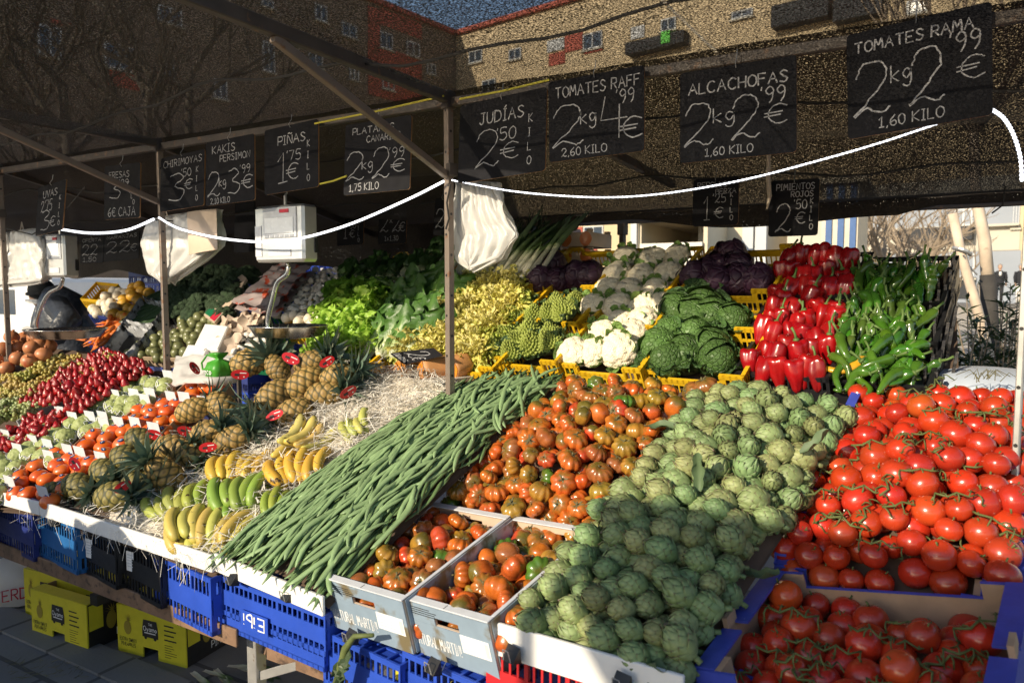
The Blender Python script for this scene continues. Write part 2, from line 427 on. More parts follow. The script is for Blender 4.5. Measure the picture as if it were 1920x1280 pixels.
def me_vine(seed):
    random.seed(seed); mb = MB()
    n = 5; pts = [Vector(((i - 2) * .028, rnd(-.004, .004) + .009 * (-1) ** i, .010 * math.cos((i - 2) * .8) + rnd(-.006, .006))) for i in range(n)]
    mb.tube(pts, [.0034, .0032, .003, .0027, .0022], 6)
    for i in range(n):
        s = 1 if i % 2 else -1
        p = pts[i]; q = p + Vector((rnd(-.01, .012), s * rnd(.014, .026), rnd(-.006, .004))); e = q + Vector((rnd(-.006, .006), s * rnd(.008, .014), rnd(-.022, -.012)))
        mb.tube([p, (p + q) / 2 + Vector((0, 0, .004)), q, e], [.0022, .002, .0024, .0018], 5)
        for k in range(4):
            a = rnd(0, 6.3); mb.tube([e, e + Vector((math.cos(a) * .011, math.sin(a) * .011, rnd(-.002, .007)))], [.0014, .0004], 4)
    return mb.mesh('tomato_vine', M['vine'], smooth=True)
VINE = [me_vine(60 + i) for i in range(5)]

def me_arti(seed):
    random.seed(seed); mb = MB(); fat = rnd(.37, .43)
    f = lambda z: fat * max(0.02, math.sin(math.pi * (.10 + .86 * min(max(z, 0), .999)) ** 1.0)) ** .72 if z < 1 else .02
    n = 40
    for i in range(n):
        t = (i + .5) / n; z0 = -.04 + .80 * t ** 1.05; a0 = i * 2.399963 + rnd(-.1, .1); hw = (.62 - .30 * t) * rnd(.9, 1.1); hl = .36 * rnd(.9, 1.1); op = rnd(.05, .12) * (1.2 - t)
        def fn(u, v):
            uu = u * 2 - 1; zz = z0 + hl * v * (1 - .16 * uu * uu)
            ww = hw * (1 - .95 * v ** 2.6) * min(1, .55 + 1.2 * v)
            rad = f(zz) * (1 + .0 * v) + .012 + op * v ** 1.5 * (1 - .5 * uu * uu) + .02 * (1 - uu * uu)
            a = a0 + uu * ww
            return (rad * math.cos(a), rad * math.sin(a), zz)
        mb.grid(fn, 4, 5, lambda u, v: v * .97 + .06 * abs(u * 2 - 1) * v)
    mb.tint = .3
    mb.lathe([(.05, -.05), (f(.04), .03), (f(.2), .2), (f(.5), .5), (f(.8), .8), (.06, .97)], 12)
    mb.tint = 0.0
    mb.tube([(0, 0, 0), (.01, 0, -.14), (.0, .01, -.24)], [.10, .085, .09], 8)
    return mb.mesh('artichoke', M['arti'], smooth=True, matrix=Matrix.Scale(.098, 4) @ Matrix.Translation((0, 0, -.42)))
ARTI = [me_arti(80 + i) for i in range(5)]

def add_bean(mb, L=.22, w=.0075, bend=.02, twist=0.0, n=11, M4=None):
    pts = []; rad = []
    for i in range(n):
        t = i / (n - 1); x = (t - .5) * L
        p = Vector((x, bend * (1 - (2 * t - 1) ** 2) + twist * math.sin(t * 6), .003 * math.sin(t * 9 + bend * 300)))
        pts.append(M4 @ p if M4 is not None else p)
        rad.append(w * max(.10, min(1, t * 9, (1 - t) * 6)) ** .7 * (1 + .15 * math.sin(t * 40)))
    mb.tube(pts, rad, 6, flat=.42, up=(M4.to_3x3() @ Vector((0, 0, 1))) if M4 is not None else (0, 0, 1))
def me_bean(seed):
    random.seed(seed); mb = MB(); add_bean(mb, rnd(.19, .25), rnd(.0078, .0102), rnd(-.028, .028), rnd(-.004, .004), 14)
    return mb.mesh('flat_bean', M['bean'], smooth=True)
BEAN = [me_bean(100 + i) for i in range(8)]

def me_banana(seed):
    random.seed(seed); mb = MB(); n = 13; arc = rnd(1.2, 1.6); L = .175; Rr = L / arc
    pts = []; rad = []; tt = []
    for i in range(n):
        t = i / (n - 1); a = (t - .5) * arc
        pts.append((Rr * math.sin(a), 0, Rr * (math.cos(a) - 1)))
        rad.append(.0192 * (1 if .17 < t < .86 else (.38 + .62 * (t / .17) ** 1.2 if t <= .17 else .28 + .72 * ((1 - t) / .14) ** .7)))
        tt.append(1.0 if t > .965 else (.45 if t < .1 else 0))
    mb.tube(pts, rad, 8, tints=tt)
    return mb.mesh('banana', M['banana'], smooth=True)
BANANA = [me_banana(120 + i) for i in range(4)]

def me_pine(seed):
    random.seed(seed); mb = MB(); k = 56; n = 72
    prof = [(.36 * (math.sin(math.pi * (.05 + .90 * (i / k)))) ** .5 * (1 - .10 * (i / k - .35)) if 0 < i < k else .05, i / k) for i in range(k + 1)]
    def bp(z, a): 
        s = 6 * a / (2 * math.pi); t = z * 4.6
        return (.5 + .5 * math.cos(2 * math.pi * (s + t))) * (.5 + .5 * math.cos(2 * math.pi * (s - t)))
    def b2(z, a):
        s = 8 * a / (2 * math.pi) + .5; t = z * 5.2
        return bp(z, a)
    mb.lathe(prof, n, lambda r, z, a: (r * (.95 + .085 * b2(z, a) ** .35), z), tint=lambda z, a: min(1, b2(z, a) ** .24))
    return mb.mesh('fruit_body', M['pine'], smooth=True, matrix=Matrix.Scale(.165, 4) @ Matrix.Translation((0, 0, -.5)))
PINE = [me_pine(1)]
def me_crown(seed):
    random.seed(seed); mb = MB()
    for i in range(26):
        a = i * 2.4; t = i / 26; L = (.055 + .05 * math.sin(math.pi * (t * .8 + .1))) * rnd(.85, 1.15); lean = 1.15 - 1.0 * t + rnd(-.1, .1)
        d = Vector((math.cos(a) * math.sin(lean), math.sin(a) * math.sin(lean), math.cos(lean))); side = Vector((-math.sin(a), math.cos(a), 0)); nrm = d.cross(side)
        o = Vector((math.cos(a) * .012, math.sin(a) * .012, .008 + t * .02)); w = .0125 * rnd(.85, 1.15); c = rnd(.25, .7)
        vs = []; tt = []
        for j in range(6):
            v = j / 5; cpt = o + d * (L * v) - nrm * (c * L * v * v) ; ww = w * (1 - v ** 1.6) + .0006
            vs += [cpt - side * ww - nrm * ww * .5, cpt + nrm * 0, cpt + side * ww - nrm * ww * .5]; tt += [v] * 3
        mb.add(vs, [f for j in range(5) for f in ((3 * j, 3 * j + 1, 3 * j + 4, 3 * j + 3), (3 * j + 1, 3 * j + 2, 3 * j + 5, 3 * j + 4))], tt)
    return mb.mesh('crown', M['crown'], smooth=True)
CROWN = [me_crown(140 + i) for i in range(4)]
def me_pinetag():
    mb = MB(); n = 18
    mb.cur = 0
    vs = [(.036 * math.cos(2 * math.pi * i / n), .021 * math.sin(2 * math.pi * i / n), z) for z in (0, .0012) for i in range(n)]
    mb.add(vs, [tuple(range(n - 1, -1, -1)), tuple(range(n, 2 * n))] + [(i, (i + 1) % n, n + (i + 1) % n, n + i) for i in range(n)])
    mb.cur = 1; mb.box((.012, .007, .0018), (.026, .0035, .0008)); mb.box((.016, -.009, .0018), (.005, .004, .0008)); mb.box((-.006, -.013, .0018), (.004, .003, .0008))
    mb.cur = 2; mb.box((-.012, -.001, .0018), (.018, .009, .0008))
    return mb.mesh('hang_tag', [M['redtag'], M['paper'], M['ink']])
PTAG = me_pinetag()

def leaf(mb, o, d, nrm, L, W, curl=.2, cup=.2, ruf=.0, freq=3.0, nu=4, nv=7, base=.25, t0=0.0, t1=1.0, wid=None, tipw=.8, rib=0.0):
    o = Vector(o); d = Vector(d).normalized(); nrm = Vector(nrm); nrm = (nrm - d * nrm.dot(d)).normalized(); s = d.cross(nrm); ph = rnd(0, 6.3)
    def fn(u, v):
        uu = u * 2 - 1
        w = W * (wid(v) if wid else (base + (1 - base) * math.sin(math.pi * (.08 + tipw * v)) ** .8))
        e = abs(uu) ** 1.5 * (.3 + .7 * v)
        rf = ruf * W * (e + .6 * max(0, v - .75) * 4 * (1 - abs(uu)) * .5)
        p = o + d * (L * v * (1 - .10 * uu * uu)) + s * (uu * w * (1 + .0)) + nrm * (curl * L * v * v + cup * w * uu * uu)
        p = p + nrm * (rf * math.sin(freq * 6.28 * v + ph + uu * 2.1)) + s * (rf * .5 * math.cos(freq * 6.28 * v * 1.3 + ph + uu))
        return p
    mb.grid(fn, nu, nv, lambda u, v: min(1, max(0, t0 + (t1 - t0) * (v * .8 + .2 * abs(u * 2 - 1) * v) - rib * math.exp(-((u * 2 - 1) / .2) ** 2) * (1 - .6 * v))))

def me_lettuce(seed):
    random.seed(seed); mb = MB()
    for i in range(52):
        t = i / 52; a = i * 2.4 + rnd(-.2, .2); lean = .12 + 1.35 * t ** .8 + rnd(-.12, .12)
        d = Vector((math.cos(a) * math.sin(lean), math.sin(a) * math.sin(lean), math.cos(lean)))
        up = Vector((-math.cos(a) * math.cos(lean), -math.sin(a) * math.cos(lean), math.sin(lean)))
        leaf(mb, d * .01, d, -up, rnd(.095, .14), rnd(.028, .045), rnd(-.1, .4), -.3, rnd(.5, .8), rnd(2.2, 3.6), 6, 9, .3)
    return mb.mesh('curly_lettuce', M['lett'], smooth=True)
LETT = [me_lettuce(160 + i) for i in range(3)]
def me_frisee(seed):
    random.seed(seed); mb = MB()
    for i in range(130):
        t = i / 130; a = i * 2.4; lean = .05 + 1.45 * t ** .7 + rnd(-.15, .15)
        d = Vector((math.cos(a) * math.sin(lean), math.sin(a) * math.sin(lean), math.cos(lean)))
        L = rnd(.07, .125); sd = Vector((-math.sin(a), math.cos(a), 0)); nrm = d.cross(sd); ph = rnd(0, 6); w = rnd(.0016, .0028); ca = rnd(.4, 1.1); tt0 = t
        vs = []; tt = []; k = 9
        for j in range(k + 1):
            v = j / k; wob = .011 * v * math.sin(v * 15 + ph)
            p = d * (L * v) + sd * wob + nrm * (.012 * v * math.cos(v * 13 + ph) - ca * L * .35 * v ** 3)
            ww = w * (1 + 2.2 * (j % 2) * v) * (1 - .5 * v)
            vs += [p - sd * ww + nrm * ww * .5, p + sd * ww - nrm * .3 * ww]; tt += [min(1, v * (.35 + .75 * t))] * 2
        mb.add(vs, [(2 * j, 2 * j + 1, 2 * j + 3, 2 * j + 2) for j in range(k)], tt)
    for i in range(110):
        t = i / 110; a = i * 2.4 + 1; lean = .05 + 1.4 * t ** .7 + rnd(-.15, .15); d = Vector((math.cos(a) * math.sin(lean), math.sin(a) * math.sin(lean), math.cos(lean)))
        up = Vector((-math.cos(a) * math.cos(lean), -math.sin(a) * math.cos(lean), math.sin(lean)))
        leaf(mb, d * .02, d, -up, rnd(.07, .115), rnd(.009, .018), rnd(-.1, .5), -.3, rnd(.8, 1.2), rnd(3, 4.5), 4, 10, .3, 0, .55 + .62 * t)
    return mb.mesh('frisee_head', M['fris'], smooth=True)
FRIS = [me_frisee(170 + i) for i in range(3)]
def me_romaine(seed):
    random.seed(seed); mb = MB()
    for i in range(15):
        t = i / 15; a = i * 2.4; lean = .06 + .40 * t
        d = Vector((math.cos(a) * math.sin(lean), math.sin(a) * math.sin(lean), math.cos(lean))); o = Vector((math.cos(a), math.sin(a), 0)) * (.008 + .022 * t)
        leaf(mb, o, d, -Vector((math.cos(a), math.sin(a), 0)), rnd(.23, .29), rnd(.042, .058), -rnd(.02, .22), .35, .45, 2.8, 8, 12, .42, tipw=.75, rib=.38)
    mb.tint = .0; mb.lathe([(.012, -.012), (.03, 0), (.034, .03), (.02, .07)], 12)
    return mb.mesh('romaine_lettuce', M['romain'], smooth=True)
ROMAINE = [me_romaine(180 + i) for i in range(3)]
def me_chard(seed):
    random.seed(seed); mb = MB()
    for i in range(9):
        a = rnd(0, 6.28); o = Vector((math.cos(a), math.sin(a), 0)) * rnd(.0, .03); d = (Vector((0, 0, 1)) + o * rnd(3, 7)).normalized(); nr = Vector((math.cos(a), math.sin(a), 0))
        leaf(mb, o, d, nr, rnd(.36, .44), rnd(.06, .085), -rnd(.0, .22), -.35, .4, 3, 6, 12, .2, wid=lambda v: .19 if v < .42 else .19 + .81 * math.sin(math.pi * min(1, (v - .42) / .58 * .82 + .06)) ** .6)
    mb.tint = .9; mb.lathe([(.045, .17), (.047, .175), (.047, .185), (.045, .19)], 12)
    return mb.mesh('chard_bundle', M['chard'], smooth=True)
CHARD = [me_chard(190 + i) for i in range(3)]
def me_leek(seed):
    random.seed(seed); mb = MB(); k = 9
    pts = [Vector((.004 * math.sin(i * .7 + seed), 0, .26 * i / k)) for i in range(k + 1)]
    mb.tube(pts, [.016, .0155, .015, .0145, .0145, .0145, .015, .0155, .016, .015], 9, tints=[i / k * .60 for i in range(k + 1)])
    for j in range(6):
        a = (0 if j % 2 else math.pi) + rnd(-.3, .3); d = Vector((math.cos(a) * rnd(.05, .3), rnd(-.08, .08), 1)).normalized()
        leaf(mb, Vector((math.cos(a) * .006, 0, .20)), d, Vector((-math.cos(a), 0, .2)), rnd(.2, .34), .016, -rnd(.0, .25), .6, .0, 1, 2, 6, .9, .62, 1.0, wid=lambda v: 1 - .75 * v ** 2)
    for j in range(10):
        a = rnd(0, 6.3); mb.tint = .1; mb.tube([(0, 0, .0), (.012 * math.cos(a), .012 * math.sin(a), -.018)], [.0014, .0006], 3)
    return mb.mesh('leek', M['leek'], smooth=True)
LEEK = [me_leek(200 + i) for i in range(4)]

def fib(n, zmin=-.2):
    out = []
    for i in range(n):
        z = 1 - (1 - zmin) * (i + .5) / n; r = math.sqrt(max(0, 1 - z * z)); a = i * 2.399963
        out.append((r * math.cos(a), r * math.sin(a), z))
    return np.array(out)
def me_curd(seed, m='curd', amp=.16, cells=46, flat=.72):
    random.seed(seed); mb = MB(); P_ = fib(cells, -.35) + np.random.RandomState(seed).normal(0, .05, (cells, 3)); s = 1.9 / math.sqrt(cells)
    n, k = 52, 34; vs = []
    for i in range(k + 1):
        th = math.pi * .72 * i / k
        for j in range(n):
            a = 2 * math.pi * j / n; d = np.array((math.sin(th) * math.cos(a), math.sin(th) * math.sin(a), math.cos(th)))
            q = np.min(np.linalg.norm(P_ - d, axis=1)); rr = .9 + amp * math.sqrt(max(0, 1 - (q / s) ** 2)) + .05 * math.sin(3 * a + seed) * math.sin(th)
            vs.append((d[0] * rr, d[1] * rr, d[2] * rr * flat))
    mb.add(vs, [(i * n + j, (i + 1) * n + j, (i + 1) * n + (j + 1) % n, i * n + (j + 1) % n) for i in range(k) for j in range(n)])
    return mb.mesh('curd', M[m], smooth=True, matrix=Matrix.Scale(.092, 4))
CURD = [me_curd(210 + i) for i in range(4)]
BROC = [me_curd(220 + i, 'broc', .28, 40, .8) for i in range(2)]
def me_wrapleaves(seed, n=9, Rr=.095, L=.12, m='savoy', tuck=.0):
    random.seed(seed); mb = MB()
    for i in range(n):
        a = 2 * math.pi * i / n + rnd(-.2, .2); o = Vector((math.cos(a) * .03, math.sin(a) * .03, -.062)); d = Vector((math.cos(a), math.sin(a), rnd(.35, .9)))
        leaf(mb, o, d, Vector((-math.cos(a) * .5, -math.sin(a) * .5, 1)), L * rnd(.8, 1.2), rnd(.022, .04), rnd(.15, .5), .4, .45, 2.5, 4, 7, .4)
    return mb.mesh('outer_leaf', M[m], smooth=True)
CAULEAF = [me_wrapleaves(230 + i) for i in range(3)]
def me_roman(seed):
    random.seed(seed); mb = MB()
    def cone(o, ax, h, r, n=7):
        ax = Vector(ax).normalized(); x = ax.orthogonal().normalized(); y = ax.cross(x); vs = []
        for zz, rr in ((-.35, .8), (.0, 1.0), (.35, .74), (.7, .38)):
            vs += [o + ax * (h * zz) + (x * math.cos(2 * math.pi * j / n) + y * math.sin(2 * math.pi * j / n)) * r * rr for j in range(n)]
        vs.append(o + ax * h)
        fs = [(k * n + j, k * n + (j + 1) % n, (k + 1) * n + (j + 1) % n, (k + 1) * n + j) for k in range(3) for j in range(n)] + [(3 * n + j, 3 * n + (j + 1) % n, 4 * n) for j in range(n)]
        mb.add(vs, fs)
    for i in range(110):
        t = (i + 1) / 110; a = i * 2.399963; r = .075 * math.sqrt(t); z = .13 * (1 - math.sqrt(t)) ** 1.0; s = .008 + .017 * math.sqrt(t)
        o = Vector((r * math.cos(a), r * math.sin(a), z)); cone(o, (math.cos(a) * .8 * math.sqrt(t), math.sin(a) * .8 * math.sqrt(t), 1 - .4 * t), s * 1.5, s * .62)
    return mb.mesh('curd', M['roman'], smooth=True)
ROMAN = [me_roman(240 + i) for i in range(2)]
def me_cabbage(seed, m, ruf=.25, n=11, r=.09):
    random.seed(seed); mb = MB(); mb.ball((0, 0, 0), r * .93, 22, 14, (1, 1, .9))
    for i in range(n):
        ax = Vector((rnd(-1, 1), rnd(-1, 1), rnd(-.9, .5))).normalized() if i else Vector((0, 0, -1)); ax = (ax + Vector((0, 0, -.6))).normalized(); fr = frame_from(ax); rr = r * rnd(.98, 1.06); ext = rnd(1.2, 1.65); ph = rnd(0, 6)
        def fn(u, v):
            th = ext * v; a = u * 2 * math.pi; q = rr * (1 + ruf * .35 * max(0, v - .75) * 4 * (.35 + .5 * math.sin(a * 7 + ph)) * .5)
            return fr @ Vector((math.sin(th) * math.cos(a) * q, math.sin(th) * math.sin(a) * q, math.cos(th) * q)) * (1)
        mb.grid(fn, 28, 7)
    return mb.mesh('cabbage', M[m], smooth=True)
SAVOY = [me_cabbage(250 + i, 'savoy', .55, 9, .098) for i in range(3)]
REDCAB = [me_cabbage(260 + i, 'redcab', .40, 9, .078) for i in range(3)]
def me_savleaf(seed):
    random.seed(seed); mb = MB()
    for i in range(7):
        a = 2 * math.pi * i / 7 + rnd(-.3, .3); o = Vector((math.cos(a) * .04, math.sin(a) * .04, -.075)); d = Vector((math.cos(a), math.sin(a), rnd(.4, 1.3)))
        leaf(mb, o, d, Vector((-math.cos(a), -math.sin(a), .8)), rnd(.12, .17), rnd(.055, .08), rnd(.0, .35), .35, .4, 3, 6, 9, .5)
    return mb.mesh('outer_leaf', M['savoy'], smooth=True)
SAVLEAF = [me_savleaf(265 + i) for i in range(2)]
def me_redpep(seed):
    random.seed(seed); mb = MB(); nl = random.choice([3, 4, 4]); ph = rnd(0, 6); k = 18; L = rnd(2.3, 3.0)
    prof = []
    for i in range(k + 1):
        t = i / k; sm = min(1, t / .62); r = (.40 + .60 * sm * sm * (3 - 2 * sm)) * min(1, (t * 9 + .05)) ** .5
        if t > .80: r *= max(.05, math.cos((t - .80) / .20 * 1.45)) ** .55
        prof.append((max(r, .02), (t - .5) * L - (.22 if i == k else (.06 if i == k - 1 else 0))))
    mb.lathe(prof, 40, lambda r, z, a: (r * (1 + .20 * abs(math.cos(nl * a / 2 + ph + z * .12)) - .13 + .05 * math.sin(z * 2.4 + a * 2 + ph)), z + .10 * math.sin(nl * a + ph) * r))
    return mb.mesh('red_pepper', M['capsr'], smooth=True, matrix=Matrix.Scale(.039, 4))
REDPEP = [me_redpep(270 + i) for i in range(4)]
def me_pepstem(r=.012, L=.035):
    mb = MB(); mb.lathe([(.003, -.006), (r, -.003), (r * .9, .002), (.006, .004)], 10)
    mb.tube([(0, 0, .0), (.002, 0, L * .5), (.010, .003, L)], [.006, .0042, .0052], 7)
    return mb.mesh('stem', M['pstem'], smooth=True)
PEPSTEM = me_pepstem()
def me_grpep(seed):
    random.seed(seed); mb = MB(); n = 17; L = rnd(.14, .19); b1 = rnd(-.045, .06); b2 = rnd(-.026, .026); pts = []; rad = []
    for i in range(n):
        t = i / (n - 1); pts.append((b1 * math.sin(math.pi * t) + .6 * b1 * t * t, b2 * math.sin(2 * math.pi * t), L * (.5 - t)))
        rad.append(.0195 * (min(1, .35 + t * 8) if t < .1 else (1 - .62 * ((t - .1) / .9) ** 1.3)) * (1 + .07 * math.sin(t * 26 + seed)) * (.35 if i == n - 1 else 1))
    mb.tube(pts, rad, 11)
    for i, p in enumerate(mb.v):
        a = (i % 11) / 11 * 6.283; c = pts[min(i // 11, n - 1)]; k = 1 + .12 * math.cos(3 * a + seed)
        mb.v[i] = tuple(c[j] + (p[j] - c[j]) * k for j in range(3))
    me = mb.mesh('green_pepper', M['capsg'], smooth=True); me['top'] = L / 2
    return me
GRPEP = [me_grpep(280 + i) for i in range(6)]
GRSTEM = me_pepstem(.012, .045)
def me_straw(seed):
    random.seed(seed); mb = MB()
    mb.lathe([(.02, -.5), (.55, -.44), (.80, -.25), (.84, 0), (.72, .4), (.52, .85), (.30, 1.2), (.12, 1.42), (.02, 1.48)], 14, lambda r, z, a: (r * (1 + .06 * math.cos(3 * a + seed)), z))
    return mb.mesh('strawberry', M['berry'], smooth=True, matrix=Matrix.Scale(.0205, 4))
STRAWB = [me_straw(290 + i) for i in range(3)]
def me_bcal():
    mb = MB(); star(mb, 8, .016, .0035, -.0105, .006, .0); return mb.mesh('calyx', M['pstem'], smooth=True)
BCAL = me_bcal()
def me_grapes(seed):
    random.seed(seed); mb = MB()
    for i in range(70):
        t = rnd(0, 1); r = .045 * (1 - .65 * t) * math.sqrt(rnd(.25, 1)); a = rnd(0, 6.3)
        mb.ball((.14 * (t - .45), r * math.cos(a), r * math.sin(a)), rnd(.0088, .0115), 9, 6)
    return mb.mesh('berries', M['grape'], smooth=True)
GRAPES = [me_grapes(300 + i) for i in range(3)]
def me_gstem():
    mb = MB(); mb.tube([(-.07, 0, .01), (-.085, .004, .03), (-.09, .012, .05)], [.0022, .002, .0026], 5); mb.tube([(-.088, .008, .042), (-.075, -.01, .058)], [.0016, .001], 4)
    return mb.mesh('stalk', M['drycalyx'])
GSTEM = me_gstem()
def me_persim():
    mb = MB(); mb.lathe(sph_prof(14, .74, -.02, 0, .08), 28, lambda r, z, a: (r * (1 + .035 * math.cos(4 * a)), z)); return mb.mesh('persimmon', M['persim'], smooth=True, matrix=Matrix.Scale(.039, 4))
PERSIM = me_persim()
def me_sticker():
    mb = MB(); n = 14; mb.add([(.012 * math.cos(6.2832 * i / n), .0085 * math.sin(6.2832 * i / n), .0004) for i in range(n)] + [(.012 * math.cos(6.2832 * i / n), .0085 * math.sin(6.2832 * i / n), -.003) for i in range(n)], [tuple(range(n))] + [(i, n + i, n + (i + 1) % n, (i + 1) % n) for i in range(n)])
    mb.cur = 1; mb.box((0, .001, .0008), (.013, .0028, .0006))
    return mb.mesh('sticker', [M['sticker'], M['paper']])
STICK = me_sticker()
def me_custard():
    mb = MB(); P_ = fib(60, -1); 
    def fn(r, z, a):
        d = np.array((r * math.cos(a), r * math.sin(a), z / .85)); d = d / max(1e-6, np.linalg.norm(d)); q = np.min(np.linalg.norm(P_ - d, axis=1)); k = 1 + .07 * max(0, 1 - (q / .26) ** 2)
        return r * k, z * k
    mb.lathe(sph_prof(22, .85, .05), 34, fn); return mb.mesh('custard_apple', M['custard'], smooth=True, matrix=Matrix.Scale(.046, 4))
CUSTARD = me_custard()
def me_net():
    mb = MB()
    for sgn in (1, -1):
        for i in range(9):
            pts = []
            for j in range(9):
                th = -1.25 + 1.65 * j / 8; a = 6.283 * i / 9 + sgn * j * .17
                pts.append((.0505 * math.cos(th) * math.cos(a), .0505 * math.cos(th) * math.sin(a), .045 * math.sin(th)))
            mb.tube(pts, .0022, 4, cap=False)
    return mb.mesh('foam_sleeve', M['foam'], smooth=True)
NET = me_net()
def me_round(nm, m, flat, r, crown=False, dim=.05):
    mb = MB(); mb.lathe(sph_prof(12, flat, dim), 20)
    if crown: mb.lathe([(.10, flat - .05), (.14, flat + .10), (.2, flat + .22)], 7)
    return mb.mesh(nm, M[m], smooth=True, matrix=Matrix.Scale(r, 4))
POME = me_round('pomegranate', 'pome', .9, .047, True)
AVOC = me_round('avocado', 'avoc', 1.15, .030, False, .0)
YFRUIT = me_round('yellow_fruit', 'orangek', .95, .042)
ONIONW = me_round('white_onion', 'onionw', .92, .036, False, -.1)
def me_mush(seed):
    random.seed(seed); mb = MB(); mb.lathe([(.28, -.75), (.30, -.3), (.30, .0), (.85, -.06), (1.0, .12), (.92, .42), (.62, .68), (.3, .80), (.03, .83)], 16, lambda r, z, a: (r * (1 + .04 * math.cos(2 * a + seed)), z))
    return mb.mesh('mushroom', M['mush'], smooth=True, matrix=Matrix.Scale(.024, 4))
MUSH = [me_mush(310 + i) for i in range(2)]
def me_oyster(seed):
    random.seed(seed); mb = MB(); ph = rnd(0, 6)
    def fn(u, v):
        a = (u - .5) * 4.2; r = .05 * (.12 + .88 * v) * (1 + .12 * math.sin(5 * a + ph) * v)
        return Vector((r * math.sin(a), r * math.cos(a), .018 * v * v + .008 * v * math.sin(4 * a + ph)))
    mb.grid(fn, 18, 5); mb.tube([(0, .004, 0), (0, -.012, -.014), (0, -.02, -.034)], [.011, .012, .009], 8)
    return mb.mesh('oyster_mushroom', M['oyster'], smooth=True)
OYST = [me_oyster(320 + i) for i in range(3)]
def me_carrot():
    mb = MB(); mb.tube([(0, 0, -.07), (0, .002, -.02), (0, 0, .04), (0, 0, .075)], [.002, .009, .0135, .012], 9); return mb.mesh('carrot', M['carrot'], smooth=True)
CARROT = me_carrot()

# ---------------------------------------------------------------- heaping: drop fruit one by one on the lowest free place of a sloping bed
def bed(corners, bulge=None, n=(70, 70), drop=0.0):
    """corners front-left, front-right, back-right, back-left -> points (N,3) and (s,t)"""
    a, b, c, d = [np.array(p) for p in corners]
    S, T = np.meshgrid(np.linspace(0, 1, n[0]), np.linspace(0, 1, n[1]))
    S = S.ravel()[:, None]; T = T.ravel()[:, None]
    Pt = a * (1 - S) * (1 - T) + b * S * (1 - T) + c * S * T + d * (1 - S) * T
    if bulge: Pt[:, 2] += np.array([bulge(s, t) for s, t in zip(S.ravel(), T.ravel())])
    Pt[:, 2] -= drop
    return Pt, np.hstack([S, T])
def heap(bedpts, r, count, thr, seed, pack=.93, edge=None):
    P_, ST = bedpts; rs = np.random.RandomState(seed)
    H_ = P_[:, 2] + r * .95; bias = rs.uniform(0, .35 * r, len(P_)); out = []
    ok = np.ones(len(P_), bool) if edge is None else np.array([edge(s, t) for s, t in ST])
    for _ in range(count):
        sc = np.where(ok, H_ - P_[:, 2] + bias, 1e9); i = int(np.argmin(sc))
        if sc[i] > thr: break
        p = np.array((P_[i, 0], P_[i, 1], H_[i])); out.append((Vector(p), float(ST[i, 0]), float(ST[i, 1])))
        D = 2 * r * pack * rs.uniform(.96, 1.05); d2 = (P_[:, 0] - p[0]) ** 2 + (P_[:, 1] - p[1]) ** 2; m = d2 < D * D
        H_[m] = np.maximum(H_[m], p[2] + np.sqrt(D * D - d2[m]))
    return out
def bed_normal(corners):
    a, b, c, d = [Vector(p) for p in corners]
    return (((b - a) + (c - d)).cross((d - a) + (c - b))).normalized()
def bed_board(name, corners, label, drop, m, bulge=None, group=None, thick=.012):
    mb = MB(); a, b, c, d = [Vector(p) for p in corners]
    def fn(s, t, k=0.0):
        p = a * ((1 - s) * (1 - t)) + b * (s * (1 - t)) + c * (s * t) + d * ((1 - s) * t)
        return p + Vector((0, 0, (bulge(s, t) if bulge else 0) - drop - k))
    mb.grid(lambda u, v: fn(u, v), 10, 10); mb.grid(lambda u, v: fn(1 - u, v, thick), 10, 10)
    return tag(mb.build(name, m, smooth=False), label, 'display board', group)
def where(s, t):
    r = 'at the foot' if t < .2 else ('low' if t < .4 else ('halfway up' if t < .65 else ('high' if t < .85 else 'at the top')))
    c = 'on its outer flank' if s > .8 else ('along its bean side' if s < .2 else '')
    return r, c

# ================================================================ THE SETTING
random.seed(11)
def tile_mat(name, c1, c2, mortar, scale, sx=.5, sy=.25, rough=.8, msize=.012):
    m = mat(name, c1, rough, var=.2, vscale=1.5, bump=.002, bscale=60)
    nt = m.node_tree; N = nt.nodes; L = nt.links
    b = N.new('ShaderNodeTexBrick'); b.inputs['Scale'].default_value = scale; b.inputs['Color1'].default_value = (*c1, 1); b.inputs['Color2'].default_value = (*c2, 1); b.inputs['Mortar'].default_value = (*mortar, 1)
    b.inputs['Mortar Size'].default_value = msize; b.inputs['Brick Width'].default_value = sx; b.inputs['Row Height'].default_value = sy; b.offset = .5
    tc = [n for n in N if n.type == 'TEX_COORD'][0]
    hsv = [n for n in N if n.type == 'HUE_SAT'][0]
    L.new(tc.outputs['Object'], b.inputs['Vector']); L.new(b.outputs[0], hsv.inputs['Color'])
    return m
M['paving'] = tile_mat('paving_slabs', (.20, .20, .205), (.17, .17, .178), (.08, .08, .085), 1.0, .4, .4)
M['brickwall'] = mat('brick_facade', (.20, .155, .12), .85, var=.2, vscale=.5, spots=((.14, .11, .09), 1.2, .5, .2))  # brown brick, darkened in colour to deepen the shaded wing
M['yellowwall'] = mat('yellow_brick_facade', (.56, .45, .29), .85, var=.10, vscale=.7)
M['redpanel'] = mat('red_brick_panel', (.36, .085, .06), .8, var=.15, vscale=2)
M['creamwall'] = mat('cream_render', (.50, .47, .40), .85, var=.06, vscale=.6)
M['greywall'] = mat('blue_grey_render', (.28, .31, .36), .8, var=.06, vscale=.6)
M['glass'] = mat('window_glass', (.05, .07, .10), .12, var=.1, spec=.8)
M['pvc'] = mat('white_window_frame', (.48, .50, .52), .5, var=0)
M['dark'] = mat('dark_recess', (.035, .037, .042), .8)  # flat dark colour standing in for shade in openings and recesses
